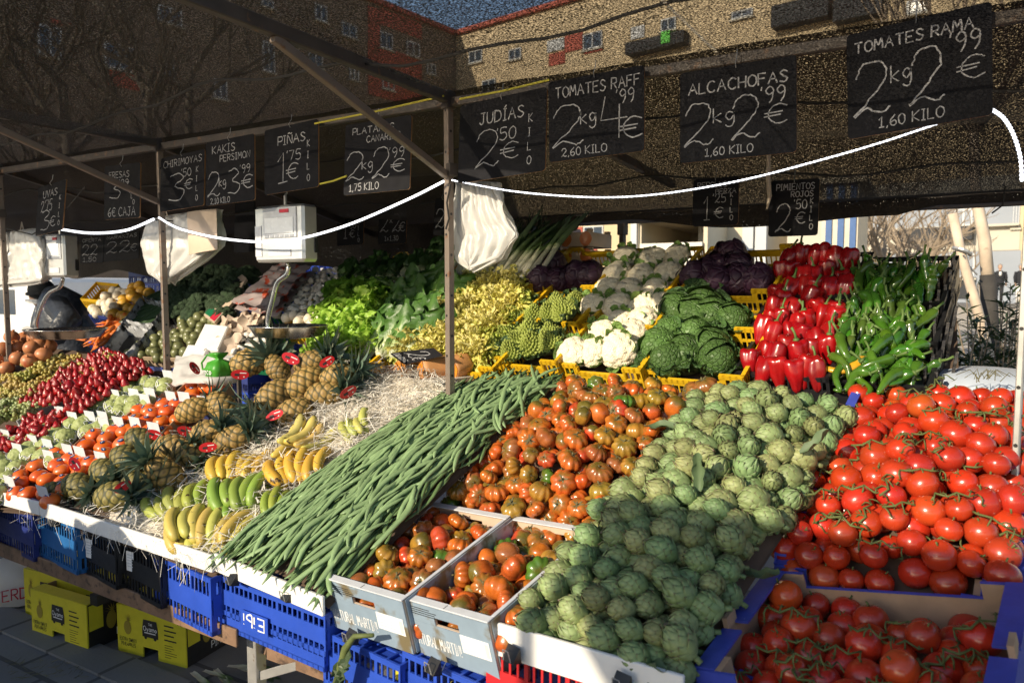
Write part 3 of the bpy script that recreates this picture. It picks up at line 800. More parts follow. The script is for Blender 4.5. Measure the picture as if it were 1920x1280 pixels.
M['bark'] = mat('bare_bark', (.30, .235, .17), .9, var=.3, vscale=8)
M['shadebark'] = mat('shade_dark_bark', (.055, .045, .036), .9, var=.3, vscale=8)  # shade of the silhouetted trees put into a darker bark colour
M['paintwhite'] = mat('white_car_paint', (.80, .80, .80), .3, coat=.5, var=.03)
M['stripeblue'] = mat('blue_panel', (.03, .10, .28), .5); M['stripecream'] = mat('cream_panel', (.62, .55, .42), .6)
M['truckcream'] = mat('cream_truck_side', (.60, .52, .38), .6, var=.08, vscale=2)
M['oleander'] = mat('oleander_leaf', (.045, .075, .03), .5, var=.35, vscale=10, leaf=.12)
M['trunkwrap'] = mat('trunk_wrap', (.05, .045, .04), .9, var=.3, vscale=14)
M['peeled'] = mat('peeled_stake', (.62, .50, .38), .8, var=.22, vscale=9, spots=((.35, .25, .18), 8, .62, .1))

# ground: flat market square, rising gently towards the buildings
mb = MB(); ys = [-40, -5, 8, 30, 60, 160, 420]
gz = lambda y: max(0.0, min(y, 60) - 8) * .0225
for i in range(len(ys) - 1):
    mb.add([(-260, ys[i], gz(ys[i])), (260, ys[i], gz(ys[i])), (260, ys[i + 1], gz(ys[i + 1])), (-260, ys[i + 1], gz(ys[i + 1]))], [(0, 1, 2, 3)])
tag(mb.build('ground', M['paving']), 'grey paved market square', 'ground', kind='structure')
mb = MB(); mb.box((0, 20, gz(20) - .06), (120, 3.0, .14)); 
M['path'] = mat('pale_concrete', (.46, .43, .39), .9, var=.08, vscale=1.2)  # pale concrete base colour of the path
mb = MB(); mb.add([(-60, 6.5, .006), (60, 6.5, .006), (60, 8, .006), (-60, 8, .006), (60, 40, gz(40) + .006), (-60, 40, gz(40) + .006)], [(0, 1, 2, 3), (3, 2, 4, 5)])
tag(mb.build('path', M['path']), 'pale concrete path beyond the stall', 'path', kind='structure')

# ---- brick apartment block: an inner corner, one wing in shade, one in the sun
CORN = at(855, 68, 52.0); WALL_H = CORN.z
DR = Vector((.989, -.148, 0)).normalized(); DL = Vector((-.148, -.989, 0)).normalized()
def on_wall(px, py, D, off=0.0):
    n = Vector((D.y, -D.x, 0)); 
    if n.dot(Vector((0, 0, EYE)) - CORN) < 0: n = -n
    d = ray(px, py); q = Vector((CORN.x, CORN.y, 0)) + n * off; e = Vector((0, 0, EYE))
    t = (q - e).dot(n) / d.dot(n)
    return e + d * t, n
def block(name, label, D, length, wallmat, grp=None):
    root = thing(name, label, 'apartment block', (CORN.x, CORN.y, 0))
    root['group'] = grp or ''
    if not grp: del root['group']
    n = Vector((D.y, -D.x, 0)); n = n if n.dot(-Vector((CORN.x, CORN.y, 0))) > 0 else -n
    mb = MB(); mb.span((0, 0, -1), D * length, -n * 12, (0, 0, WALL_H + 1)); mb.build('wall', wallmat, root)
    mb = MB(); mb.span(n * .35 + Vector((0, 0, WALL_H)) , D * length, -n * 12.6, (0, 0, .35)); mb.build('roof', M['redpanel'], root)
    return root, n
def inset(root, D, n, quad, name, m, depth=.06, framed=False, sub=None):
    """a flat feature of the facade given by two opposite picture corners"""
    (x0, y0, x1, y1) = quad; c = Vector((CORN.x, CORN.y, 0))
    a, _ = on_wall(x0, (y0 + y1) / 2, D); b, _ = on_wall(x1, (y0 + y1) / 2, D); tp, _ = on_wall((x0 + x1) / 2, y0, D); bt, _ = on_wall((x0 + x1) / 2, y1, D)
    sa, sb = sorted(((a - c).dot(D), (b - c).dot(D))); z0, z1 = bt.z, tp.z
    o = D * sa + n * .003 + Vector((0, 0, z0)); U = D * (sb - sa); Vv = Vector((0, 0, z1 - z0))
    if not framed:
        mb = MB(); mb.span(o, U, Vv, n * depth); return mb.build(name, m, root)
    t = min(.09, (sb - sa) * .12); f = MB(); uu = D; zz = Vector((0, 0, 1)); w = sb - sa; h = z1 - z0
    f.span(o, uu * w, zz * t, n * .10); f.span(o + zz * (h - t), uu * w, zz * t, n * .10)
    for k in (0, .5, 1): f.span(o + uu * ((w - t) * k) + zz * t, uu * t, zz * (h - 2 * t), n * .098)
    fr = f.build('window', M['pvc'], root)
    g = MB(); g.span(o + n * .004, uu * w, zz * h, n * .03); g.build('pane', M['glass'], fr)
    s = MB(); s.span(o - zz * .14 - uu * .1, uu * (w + .2), zz * .10, n * .22); s.build('sill', M['creamwall'], fr)
    return fr
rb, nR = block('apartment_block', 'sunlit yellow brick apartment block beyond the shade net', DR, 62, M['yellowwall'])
for q in ((1094, 62, 1130, 92), (955, 92, 978, 112), (1095, 424, 1132, 456), (1372, 20, 1412, 34), (880, 95, 905, 118), (1240, 35, 1268, 58), (1420, 95, 1460, 125), (1700, 0, 1740, 25), (905, 150, 930, 175), (1000, 150, 1022, 172)):
    inset(rb, DR, nR, q, 'window', None, framed=True)
for q in ((1060, 64, 1093, 96), (1096, 94, 1130, 99), (1030, 99, 1060, 122), (1068, 426, 1093, 440), (1110, 460, 1120, 479), (890, 180, 930, 210)):
    inset(rb, DR, nR, q, 'brick_panel', M['redpanel'], .08)
for q in ((1027, 74, 1059, 96), (1184, 50, 1209, 73)):
    inset(rb, DR, nR, q, 'shutter', M['pvc'], .10)
for q in ((1184, 75, 1292, 97), (1455, 8, 1560, 48), (1570, 0, 1660, 40)):
    b = inset(rb, DR, nR, q, 'balcony', M['dark'], .9)
inset(rb, DR, nR, (1252, 66, 1268, 88), 'awning', M['inkgreen'], 1.0)
for q in ((1560, 388, 1912, 427), (1560, 474, 1912, 578)): inset(rb, DR, nR, q, 'painted_band', M['greywall'], .05)
for q in ((1560, 340, 1912, 387), (1560, 428, 1912, 473), (1200, 405, 1559, 470)): inset(rb, DR, nR, q, 'painted_band', M['creamwall'], .045)
inset(rb, DR, nR, (1690, 428, 1826, 452), 'balcony', M['dark'], .8)  # dark slab painting the shade of a recess in the wall
for q in ((1790, 392, 1824, 424), (1780, 476, 1828, 520), (1900, 380, 1912, 426)): inset(rb, DR, nR, q, 'window', None, framed=True)
inset(rb, DR, nR, (1770, 520, 1830, 560), 'doorway', M['dark'], .1)
inset(rb, DR, nR, (1560, 427, 1912, 431), 'ledge', M['creamwall'], .5)
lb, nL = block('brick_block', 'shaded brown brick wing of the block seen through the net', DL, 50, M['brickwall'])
for q in ((70, 50, 115, 105), (195, 85, 250, 130), (295, 15, 340, 45), (492, 80, 514, 135), (578, 95, 604, 125), (640, 45, 668, 70), (712, 62, 735, 92), (762, 80, 786, 106), (716, 145, 738, 168), (490, 0, 512, 14), (300, 120, 325, 150), (400, 150, 425, 185), (655, 125, 672, 150), (590, 10, 612, 40), (800, 120, 816, 140)):
    inset(lb, DL, nL, q, 'window', None, framed=True)
for q in ((712, 30, 790, 60), (690, 96, 790, 190), (690, 15, 712, 96), (95, 40, 135, 48), (200, 132, 260, 165)): inset(lb, DL, nL, q, 'brick_panel', M['redpanel'], .05)

# ---- bare trees
def grow(mb, p, d, L, r, depth, spread=.5, twist=.25, seg=4):
    pts = [p]; rad = [r]; q = Vector(p); dd = Vector(d)
    for i in range(seg):
        dd = (dd + Vector((rnd(-twist, twist), rnd(-twist, twist), rnd(-twist * .4, twist)))).normalized(); q = q + dd * (L / seg); pts.append(q.copy()); rad.append(r * (1 - .45 * (i + 1) / seg))
    mb.tube(pts, rad, 6 if depth > 2 else 4, cap=False)
    if depth > 0:
        for k in range(random.choice([2, 3, 3])):
            b = pts[random.choice([2, 3, 4])]; nd = (dd + Vector((rnd(-1, 1), rnd(-1, 1), rnd(-.25, .7))) * spread * 1.6).normalized()
            grow(mb, b, nd, L * rnd(.55, .8), r * .55, depth - 1, spread, twist, seg)
def bare_tree(loc, h, r, label, lean=(0, 0), depth=5, group=None, m='bark', spread=.5):
    t = thing('bare_tree', label, 'tree', loc, group=group)
    mb = MB(); top = Vector((lean[0], lean[1], h)); n = 7
    mb.tube([Vector((top.x * (i / n) ** 1.4 + rnd(-.04, .04), top.y * (i / n) ** 1.4, h * i / n)) for i in range(n + 1)], [r * (1 - .5 * i / n) for i in range(n + 1)], 9)
    mb.build('trunk', M[m], t, smooth=True)
    mb = MB()
    for k in range(7): grow(mb, top * rnd(.55, 1.0), Vector((rnd(-1, 1), rnd(-1, 1), rnd(.2, 1))).normalized(), h * rnd(.28, .42), r * .45, depth - 1, spread)
    mb.build('crown', M[m], t)
    return t
for i, (px, py, y, h, ln) in enumerate([(60, 300, 11, 6.5, .5), (145, 300, 10, 6.4, -.5), (255, 290, 13, 7.5, .8), (345, 280, 15, 8.0, .4)]):
    p = at(px, py, y); bare_tree((p.x, p.y, gz(y)), h, .20, ['leafless tree with the thickest trunk past the left corner of the net', 'leafless forked tree beyond the hanging bags', 'leafless leaning tree in front of the shaded wing', 'leafless slim tree beside the shaded brick wing'][i], (ln, 0), 5, m='shadebark', spread=.6)
for i, (px, y, h) in enumerate([(1635, 17, 2.4), (1655, 14.5, 2.2), (1690, 18, 2.5), (1722, 16, 2.2), (1758, 19, 2.2)]):
    p = at(px, 480, y); bare_tree((p.x, p.y, gz(y)), h, .09, ['sunlit bare tree nearest to the striped kiosk', 'white trunked bare tree behind the green peppers', 'sunlit bare tree with many fine twigs above the peppers', 'sunlit bare tree between twiggy neighbours', 'sunlit bare tree in front of the grey balcony'][i], (rnd(-.3, .3), 0), 4, 'bare trees behind the pepper crates', spread=.75)

# ---- young tree with its stake, bushes
yt = 6.2; base = at(1848, 700, yt)
t = thing('young_tree', 'young tree with pale trunk wrapped dark below', 'tree', (base.x, base.y, 0))
loc = lambda p: p - Vector((base.x, base.y, 0))
mb = MB(); mb.tube([loc(at(1852, 520, yt)), loc(at(1846, 450, yt)), loc(at(1834, 390, yt)), loc(at(1828, 340, yt)), loc(at(1826, 250, yt))], [.042, .040, .037, .034, .03], 12); mb.build('trunk', M['peeled'], t, smooth=True)
mb = MB(); mb.tube([(loc(at(1858, 700, yt)).x, 0, 0), loc(at(1858, 700, yt)), loc(at(1856, 600, yt)), loc(at(1852, 515, yt))], [.060, .056, .054, .050], 14); mb.build('trunk_wrap', M['trunkwrap'], t, smooth=True)
mb = MB()
for k in range(6): grow(mb, loc(at(1826, 250, yt)), Vector((rnd(-1, 1), rnd(-1, 1), 1)).normalized(), 1.0, .025, 3)
mb.build('crown', M['bark'], t)
mb = MB(); mb.tube([at(1786, 400, 5.9), at(1803, 480, 5.95), at(1830, 570, 6.0), at(1860, 690, 6.05), at(1885, 800, 6.1)], [.030, .031, .033, .034, .035], 10)
t = mb.build('wooden_stake', M['peeled'], smooth=True); tag(t, 'leaning peeled wooden stake strapped to the young tree', 'stake')
mb = MB(); q = at(1803, 478, 5.95); mb.tube([q + Vector((.05 * math.cos(a), .055 * math.sin(a), .05 * math.sin(a * .5))) for a in np.linspace(0, 6.28, 14)], .014, 6); mb.tube([at(1806, 478, 5.9), at(1818, 500, 6.0), at(1832, 515, 6.05)], .006, 5)
mb.build('strap', M['galv'], t)
def oleander(loc_, n, h, sp, label, seed):
    random.seed(seed); t = thing('oleander_bush', label, 'bush', loc_); st = MB(); lf = MB()
    for i in range(n):
        a = rnd(0, 6.28); tip = Vector((math.cos(a) * sp * rnd(.2, 1), math.sin(a) * sp * rnd(.2, 1), h * rnd(.55, 1.05))); b = tip * .25; b.z = 0
        st.tube([b, b.lerp(tip, .5) + Vector((0, 0, .05)), tip], [.008, .006, .003], 4)
        for j in range(44):
            f = rnd(.25, 1.0); p = b.lerp(tip, f); aa = rnd(0, 6.28); d = Vector((math.cos(aa), math.sin(aa), rnd(.1, 1.1))).normalized(); s = d.cross(Vector((0, 0, 1))).normalized(); L = rnd(.11, .19); w = .012
            lf.add([p, p + d * L * .4 - s * w, p + d * L - Vector((0, 0, L * .2)), p + d * L * .4 + s * w], [(0, 1, 2, 3)])
    st.build('stem', M['bark'], t); lf.build('foliage', M['oleander'], t)
for (px, y, n, h, sp, lab, sd) in ((1752, 5.2, 34, 1.40, .38, 'green oleander bush behind the black pepper crates', 3), (1860, 5.4, 50, 1.55, .42, 'green oleander bush at the foot of the staked tree', 4), (1905, 7.0, 45, 1.65, .5, 'oleander bush behind the light metal post', 5), (1800, 4.6, 16, .95, .22, 'small oleander bush between the larger two', 6)):
    p = at(px, 600, y); oleander((p.x, p.y, 0), n, h, sp, lab, sd)

# ---- far people by the grey wall
def person(loc_, yaw, h, label, coat, trousers, skin=(.45, .28, .2), shirt=None, name='person'):
    t = thing(name, label, 'person', loc_, (0, 0, yaw)); s = h / 1.75
    bod = MB()
    for sx in (-1, 1):
        bod.cur = 1; bod.tube([(sx * .09 * s, 0, .06 * s), (sx * .095 * s, .01, .45 * s), (sx * .09 * s, 0, .90 * s)], [.055 * s, .068 * s, .09 * s], 10)
        bod.cur = 3; bod.box((sx * .09 * s, -.05 * s, .035 * s), (.09 * s, .26 * s, .07 * s))
        bod.cur = 0; bod.tube([(sx * .19 * s, 0, 1.42 * s), (sx * .25 * s, .02 * s, 1.18 * s), (sx * .24 * s, -.03 * s, .92 * s)], [.065 * s, .055 * s, .045 * s], 10)
        bod.cur = 2; bod.tube([(sx * .24 * s, -.03 * s, .92 * s), (sx * .235 * s, -.05 * s, .80 * s)], [.035 * s, .022 * s], 8)
    bod.cur = 0
    bod.tube([(0, 0, .80 * s), (0, 0, .95 * s), (0, 0, 1.2 * s), (0, 0, 1.40 * s), (0, .0, 1.47 * s)], [.19 * s, .18 * s, .195 * s, .2 * s, .09 * s], 14, flat=.62, up=(0, 1, 0))
    bod.cur = 2; bod.tube([(0, 0, 1.44 * s), (0, -.01, 1.55 * s)], [.055 * s, .05 * s], 10); bod.ball((0, -.01 * s, 1.635 * s), .1 * s, 14, 10, (.82, .95, 1.15)); bod.ball((0, -.105 * s, 1.62 * s), .016 * s, 6, 5)
    if shirt: bod.cur = 4; bod.box((0, -.128 * s, 1.34 * s), (.09 * s, .012, .17 * s))
    bod.build('body', [coat, trousers, mat('skin', skin, .6, var=.05), M['black']] + ([shirt] if shirt else []), t, smooth=True)
    hr = MB(); hr.ball((0, .012 * s, 1.665 * s), .102 * s, 12, 8, (.86, .95, 1.1)); hr.build('hair', mat('grey_hair', (.25, .24, .23), .8), t, smooth=True)
    return t
darkcloth = mat('dark_cloth', (.012, .013, .018), .85, var=.2); whitecloth = mat('white_cloth', (.75, .75, .74), .8); bluecloth = mat('navy_cloth', (.02, .03, .07), .85); greycloth = mat('grey_cloth', (.12, .12, .13), .85)
p = at(1872, 570, 38); person((p.x, p.y, p.z), R(5), 1.72, 'man in a dark suit and white shirt by the grey wall', darkcloth, darkcloth, shirt=whitecloth)
p = at(1911, 570, 38); person((p.x, p.y, p.z), R(30), 1.7, 'person in dark jacket and white trousers at the far wall', darkcloth, whitecloth)
p = at(1860, 570, 38); mb = MB(); mb.box((0, 0, .28), (.36, .24, .5)); mb.tube([(-.1, 0, .53), (-.1, 0, .62), (.1, 0, .62), (.1, 0, .53)], .014, 6)
tag(mb.build('suitcase', bluecloth, loc=p, bevel=.03), 'dark blue case standing beside the suited man', 'suitcase')

# ---- vehicles and kiosk just behind the stall
def van(px0, px1, y, ztop, label, name='white_van', hood=True):
    a = at(px0, 480, y); b = at(px1, 480, y); van_at(a.x, b.x - a.x, y, ztop, label, name, hood)
def van_at(x0, L, y, ztop, label, name, hood):
    a = Vector((x0, y, 0))
    t = thing(name, label, 'van', (a.x, y, 0)); prof = [(0, .35), (0, ztop - .12), (.12, ztop), (L * .62, ztop), (L * .80, ztop - .42), (L, ztop - .62), (L + .05, .9), (L + .05, .35)] if hood else [(0, .35), (0, ztop - .05), (.05, ztop), (L - .05, ztop), (L, ztop - .05), (L, .35)]
    mb = MB(); W = 1.9; n = len(prof); mb.add([(x, yy, z) for yy in (0, W) for x, z in prof], [tuple(range(n)), tuple(range(2 * n - 1, n - 1, -1))] + [(i, n + i, n + (i + 1) % n, (i + 1) % n) for i in range(n)])
    mb.build('body', M['paintwhite'], t, bevel=.03)
    for x in (L * .2, L * .8):
        w = MB(); w.tube([(x, -.02, .33), (x, .2, .33)], .33, 20); wh = w.build('wheel', M['black'], t)
        w = MB(); w.tube([(x, -.03, .33), (x, .0, .33)], .19, 16); w.build('rim', M['galv'], wh)
    w = MB(); w.span((L * .28, -.012, ztop - .62), (L * .3, 0, 0), (0, 0, .42), (0, .01, 0)); w.build('window', M['glass'], t)
    return t
van(560, 735, 8.0, at(640, 460, 8.0).z, 'white van with sloping bonnet parked behind the chard')
van(-60, 92, 6.5, at(50, 520, 6.5).z, 'white sunlit van parked behind the stooping vendor', hood=False)
def cargo():
    y = 9.0; a = at(1188, 500, y); b = at(1318, 500, y); zt = at(1250, 414, y).z; z1 = at(1250, 456, y).z
    t = thing('market_truck', 'open cream market truck box with white edge trim behind cauliflowers', 'truck', (a.x, y, 0)); L = b.x - a.x
    mb = MB(); mb.span((.06, 2.2, .9), (L, 0, 0), (0, .05, 0), (0, 0, zt - .9)); mb.span((L, 0, .9), (.05, 0, 0), (0, 2.2, 0), (0, 0, zt - .9)); mb.span((0, -.05, zt), (L + .06, 0, 0), (0, 2.3, 0), (0, 0, .06)); mb.span((.06, 0, .9), (.04, 0, 0), (0, 2.2, 0), (0, 0, zt - .9)); mb.build('cargo_box', M['truckcream'], t)
    mb = MB(); mb.span((-.02, -.07, .5), (.08, 0, 0), (0, .06, 0), (0, 0, zt - .5)); mb.span((0, -.10, zt - .005), (L + .1, 0, 0), (0, .05, 0), (0, 0, .09)); mb.build('edge_trim', M['pvc'], t)
    mb = MB(); mb.span((.1, -.06, z1 - .45), (L - .1, 0, 0), (0, .05, 0), (0, 0, .45)); mb.build('side_flap', M['whitewood'], t)
    for x in (L * .25, L * .8):
        w = MB(); w.tube([(x, .1, .4), (x, .4, .4)], .4, 18); w.build('wheel', M['black'], t)
    mb = MB(); mb.span((0, 0, .45), (L, 0, 0), (0, 2.2, 0), (0, 0, .42)); mb.build('chassis', M['darksteel'], t)
cargo()
y = 10.0; a = at(1318, 500, y); b = at(1424, 500, y); zt = at(1370, 416, y).z
t = thing('cream_truck', 'cream truck side with white corner pillars behind the red cabbages', 'truck', (a.x, y, 0))
mb = MB(); mb.span((0, 0, .6), (b.x - a.x, 0, 0), (0, 2.1, 0), (0, 0, zt - .6)); mb.build('body', M['truckcream'], t)
for k in (.0, .78, 1.0):
    mb = MB(); mb.span(((b.x - a.x) * k - .05, -.08, .4), (.14, 0, 0), (0, .07, 0), (0, 0, zt - .4)); mb.build('pillar', M['pvc'], t)
for k in (.2, .8):
    w = MB(); w.tube([((b.x - a.x) * k, .1, .35), ((b.x - a.x) * k, .35, .35)], .35, 18); w.build('wheel', M['black'], t)
y = 11.0; a = at(1538, 500, y); b = at(1606, 500, y); zt = at(1570, 400, y).z + .4
t = thing('striped_kiosk', 'blue and cream striped kiosk wall above the red peppers', 'kiosk', (a.x, y, 0)); L = b.x - a.x
mb = MB(); mb.span((0, 0, 0), (L, 0, 0), (0, 1.8, 0), (0, 0, zt)); mb.build('wall', M['stripecream'], t)
mb = MB()
for k in range(3): mb.span((L * (.12 + k * .33), -.03, .1), (L * .17, 0, 0), (0, .027, 0), (0, 0, zt - .1))
mb.build('blue_stripe', M['stripeblue'], t)
mb = MB(); mb.span((-.1, -.1, zt), (L + .2, 0, 0), (0, 2.0, 0), (0, 0, .08)); mb.build('roof', M['stripecream'], t)
for i, px in enumerate((1462, 1487, 1512)):
    p = at(px, 480, 9.5); mb = MB(); mb.tube([(0, 0, 0), (0, 0, 1.9)], .045, 8); mb.tube([(0, 0, 1.9), (.0, 0, 1.98)], [.06, .05], 8)
    tag(mb.build('white_pole', M['pvc'], loc=(p.x, p.y, 0)), 'white pole standing beside the striped kiosk', 'pole', 'white poles beside the kiosk')

# ================================================================ THE STALL FRAME AND ITS SHADE NET
PY = 2.40; PXS = [-5.02, -3.45, -1.655, .226]; ROOF = 2.40
def square_post(x, y, z0, z1, label, m, w=.029, holes=True):
    t = thing('stall_post', label, 'post', (x, y, 0), (0, 0, R(-20)), group='posts of the stall frame')
    mb = MB(); mb.box((0, 0, (z0 + z1) / 2), (w, w, z1 - z0)); mb.build('tube', m, t, bevel=.003)
    if holes:
        mb = MB()
        for k in range(int((z1 - z0) / .16)):
            z = z0 + .1 + k * .16
            mb.tube([(0, -w / 2 - .0008, z), (0, -w / 2 + .002, z)], .0055, 8); mb.tube([(w / 2 - .002, 0, z - .08), (w / 2 + .0008, 0, z - .08)], .0055, 8)
        mb.build('hole', M['black'], t)['kind'] = 'stuff'
    mb = MB(); mb.box((0, 0, z1 - .02), (w + .016, w + .016, .07)); mb.box((w * .7, 0, z1 - .29), (w * .9, w + .012, .05)); mb.build('bracket', M['darksteel'], t, bevel=.003)
    mb = MB(); mb.box((0, 0, .006), (.12, .12, .012)); mb.build('foot_plate', M['darksteel'], t)
    return t
LAB = ['brown steel post at the far end of the stall', 'steel post standing between the strawberries and the pineapples', 'steel post with rows of holes standing behind the green beans', 'pale steel post beside the vine tomatoes']
for i, x in enumerate(PXS): square_post(x, PY, 0, ROOF, LAB[i], M['galv'] if i == 3 else M['steel'], *((.017,) if i == 3 else ()))
for i, x in enumerate((-5.0, -3.4, -1.6)): square_post(x, 4.14, 0, 2.02, ['back post of the net behind the vendor', 'back post of the net behind the broccoli', 'back post of the net behind the leeks', 'back post of the net behind the peppers'][i], M['darksteel'], .032, False)
def bar(a, b, w, h, label, m, name='frame_beam'):
    a, b = Vector(a), Vector(b); d = b - a; x = d.normalized(); up = Vector((0, 0, 1)); s = x.cross(up).normalized(); u = s.cross(x)
    mb = MB(); mb.span(-s * w / 2 - u * h / 2, d, s * w, u * h)
    return tag(mb.build(name, m, loc=a, bevel=.003), label, 'beam', 'beams of the stall frame')
for i, x in enumerate(PXS):
    nm = ['farthest', 'second', 'third', 'last'][i]
    bar((x, 1.15, ROOF - .012), (x, PY - .02, ROOF - .012), .03, .042, ['front rafter above the hanging bag at the far end', 'front rafter reaching out above the strawberries', 'front rafter reaching out above the pineapples and beans', 'front rafter beside the vine tomato sign'][i], M['darksteel'])
    if i < 3: bar((x, PY + .02, ROOF - .02) if i < 2 else tuple(at(1118, 272, 2.75)), (x, 4.05, 2.03) if i < 2 else tuple(at(1262, 346, 4.02)), .03, .04, ['sloping back rafter above the vendor', 'sloping back rafter above the broccoli', 'sloping back rafter above the leeks', 'sloping back rafter above the peppers'][i], M['darksteel'])
    bar((x, 1.52, ROOF - .035), (x, PY - .018, 2.09), .024, .028, ['diagonal brace running down to the far end post', 'diagonal brace running down to the post by the strawberries', 'diagonal brace crossing the platano sign', 'diagonal brace running down to the pale post'][i], M['steel'], 'diagonal_brace')
for i in range(3): bar((PXS[i] + .02, PY, ROOF - .03), (PXS[i + 1] - .02, PY, ROOF - .03), .025, .035, ['long beam carrying the grape and strawberry signs', 'long beam carrying the pineapple signs', 'long beam carrying the tomato signs'][i], M['darksteel'])
bar((PXS[3] + .02, PY, ROOF - .03), (PXS[3] + 1.2, PY, ROOF - .03), .025, .035, 'short beam end past the pale post', M['darksteel'])
bar((-7, PY, ROOF - .03), (PXS[0] - .02, PY, ROOF - .03), .025, .035, 'beam end past the farthest post', M['darksteel'])
bar((-6.5, 4.16, 2.05), (1.3, 4.16, 2.05), .03, .035, 'long back beam holding the rear hem of the net', M['darksteel'])

def hem_z(x):
    return 2.05 + .03 * math.sin(x * 3.1 + 1) + .02 * math.sin(x * 7.7)
NETX0, NETX1 = -7.6, 1.0
def front_bump(x): return math.exp(-((x + 2.1) / .66) ** 4)
def front_edge(x):      # how far the net reaches out over the customers
    return 1.26 + .03 * math.sin(x * 2.2) - .07 * front_bump(x)
net = thing('shade_net', 'dark woven shade net stretched over the whole stall', 'shade net')
mb = MB()
def netfn(u, v):
    x = NETX0 + (NETX1 - NETX0) * u; y0 = front_edge(x)
    if v < .45:
        y = y0 + (PY - y0) * v / .45; z = ROOF + .012 - .035 * math.sin(math.pi * v / .45) * (1 + .5 * math.sin(x * 3)) + .17 * front_bump(x) * (1 - v / .45) ** 1.5
    else:
        k = (v - .45) / .55; y = PY + (4.06 - PY) * k; z = ROOF + .012 + (2.075 - ROOF) * k - .05 * math.sin(math.pi * min(1, k * 2 % 1)) * (1 + .6 * math.sin(x * 2.7 + k * 3))
    z += .008 * mnoise.noise(Vector((x * 4, y * 4, 0)))
    return (x, y, z)
mb.grid(lambda u, v: netfn(u, v * .45), 130, 22)
mb.build('top_panel', M['tarp'], net, smooth=True)
mb = MB(); mb.grid(lambda u, v: netfn(u, .45 + v * .55), 130, 24); mb.build('back_panel', M['tarp2'], net, smooth=True)
mb = MB()
def backfn(u, v):
    x = NETX0 + (NETX1 - NETX0) * u
    if x < -2.9: drop = .30 + .04 * math.sin(x * 5)
    elif x < -1.9: drop = .12 + .18 * max(0, (-2.5 - x) / .4) if x < -2.5 else .12
    else: drop = .02 + .05 * (.5 + .5 * math.sin(x * 5.1 + .6)) + .06 * math.exp(-((x + .55) / .5) ** 2) - .30 * max(0, x + .15)
    drop = max(.03, drop)
    return (x, 4.052 + v * (.05 + .02 * math.sin(x * 9)), 2.098 - (drop + .02) * v)
mb.grid(backfn, 150, 8); mb.build('back_valance', M['rearnet'], net, smooth=True)
mb = MB()
for k, x in enumerate((-.62,)):
    for j in range(150):
        v = j / 150; a = Vector(netfn((x - NETX0) / (NETX1 - NETX0), v)); mb.box(a - Vector((0, 0, .006)), (.009, .006, .003))
mb.build('seam', M['seam'], net)
mb = MB()
for yy in (1.9, 2.75, 3.45):
    pts = []
    for j in range(60):
        x = -6.5 + 7.4 * j / 59; y0 = front_edge(x); v = (yy - y0) / (PY - y0) * .45 if yy < PY else .45 + .55 * (yy - PY) / (4.06 - PY)
        pts.append(Vector(netfn((x - NETX0) / (NETX1 - NETX0), v)) - Vector((0, 0, .012 + .012 * math.sin(j * 1.3))))
    mb.tube(pts, .005, 5, cap=False)
tag(mb.build('fold', M['cord'], net), None, None)
for (a, b, lab) in (((590, 232), (832, 180), 'yellow rope tied along the beam above the platano sign'), ((862, 186), (1030, 150), 'yellow rope tied along the beam above the judias sign'), ((600, 345), (650, 330), 'yellow rope behind the pineapple sign')):
    p, q = at(*a, PY - .06), at(*b, PY - .06); mb = MB(); mb.tube([p, p.lerp(q, .5) - Vector((0, 0, .004)), q], .004, 5); tag(mb.build('rope', M['yrope']), lab, 'rope')

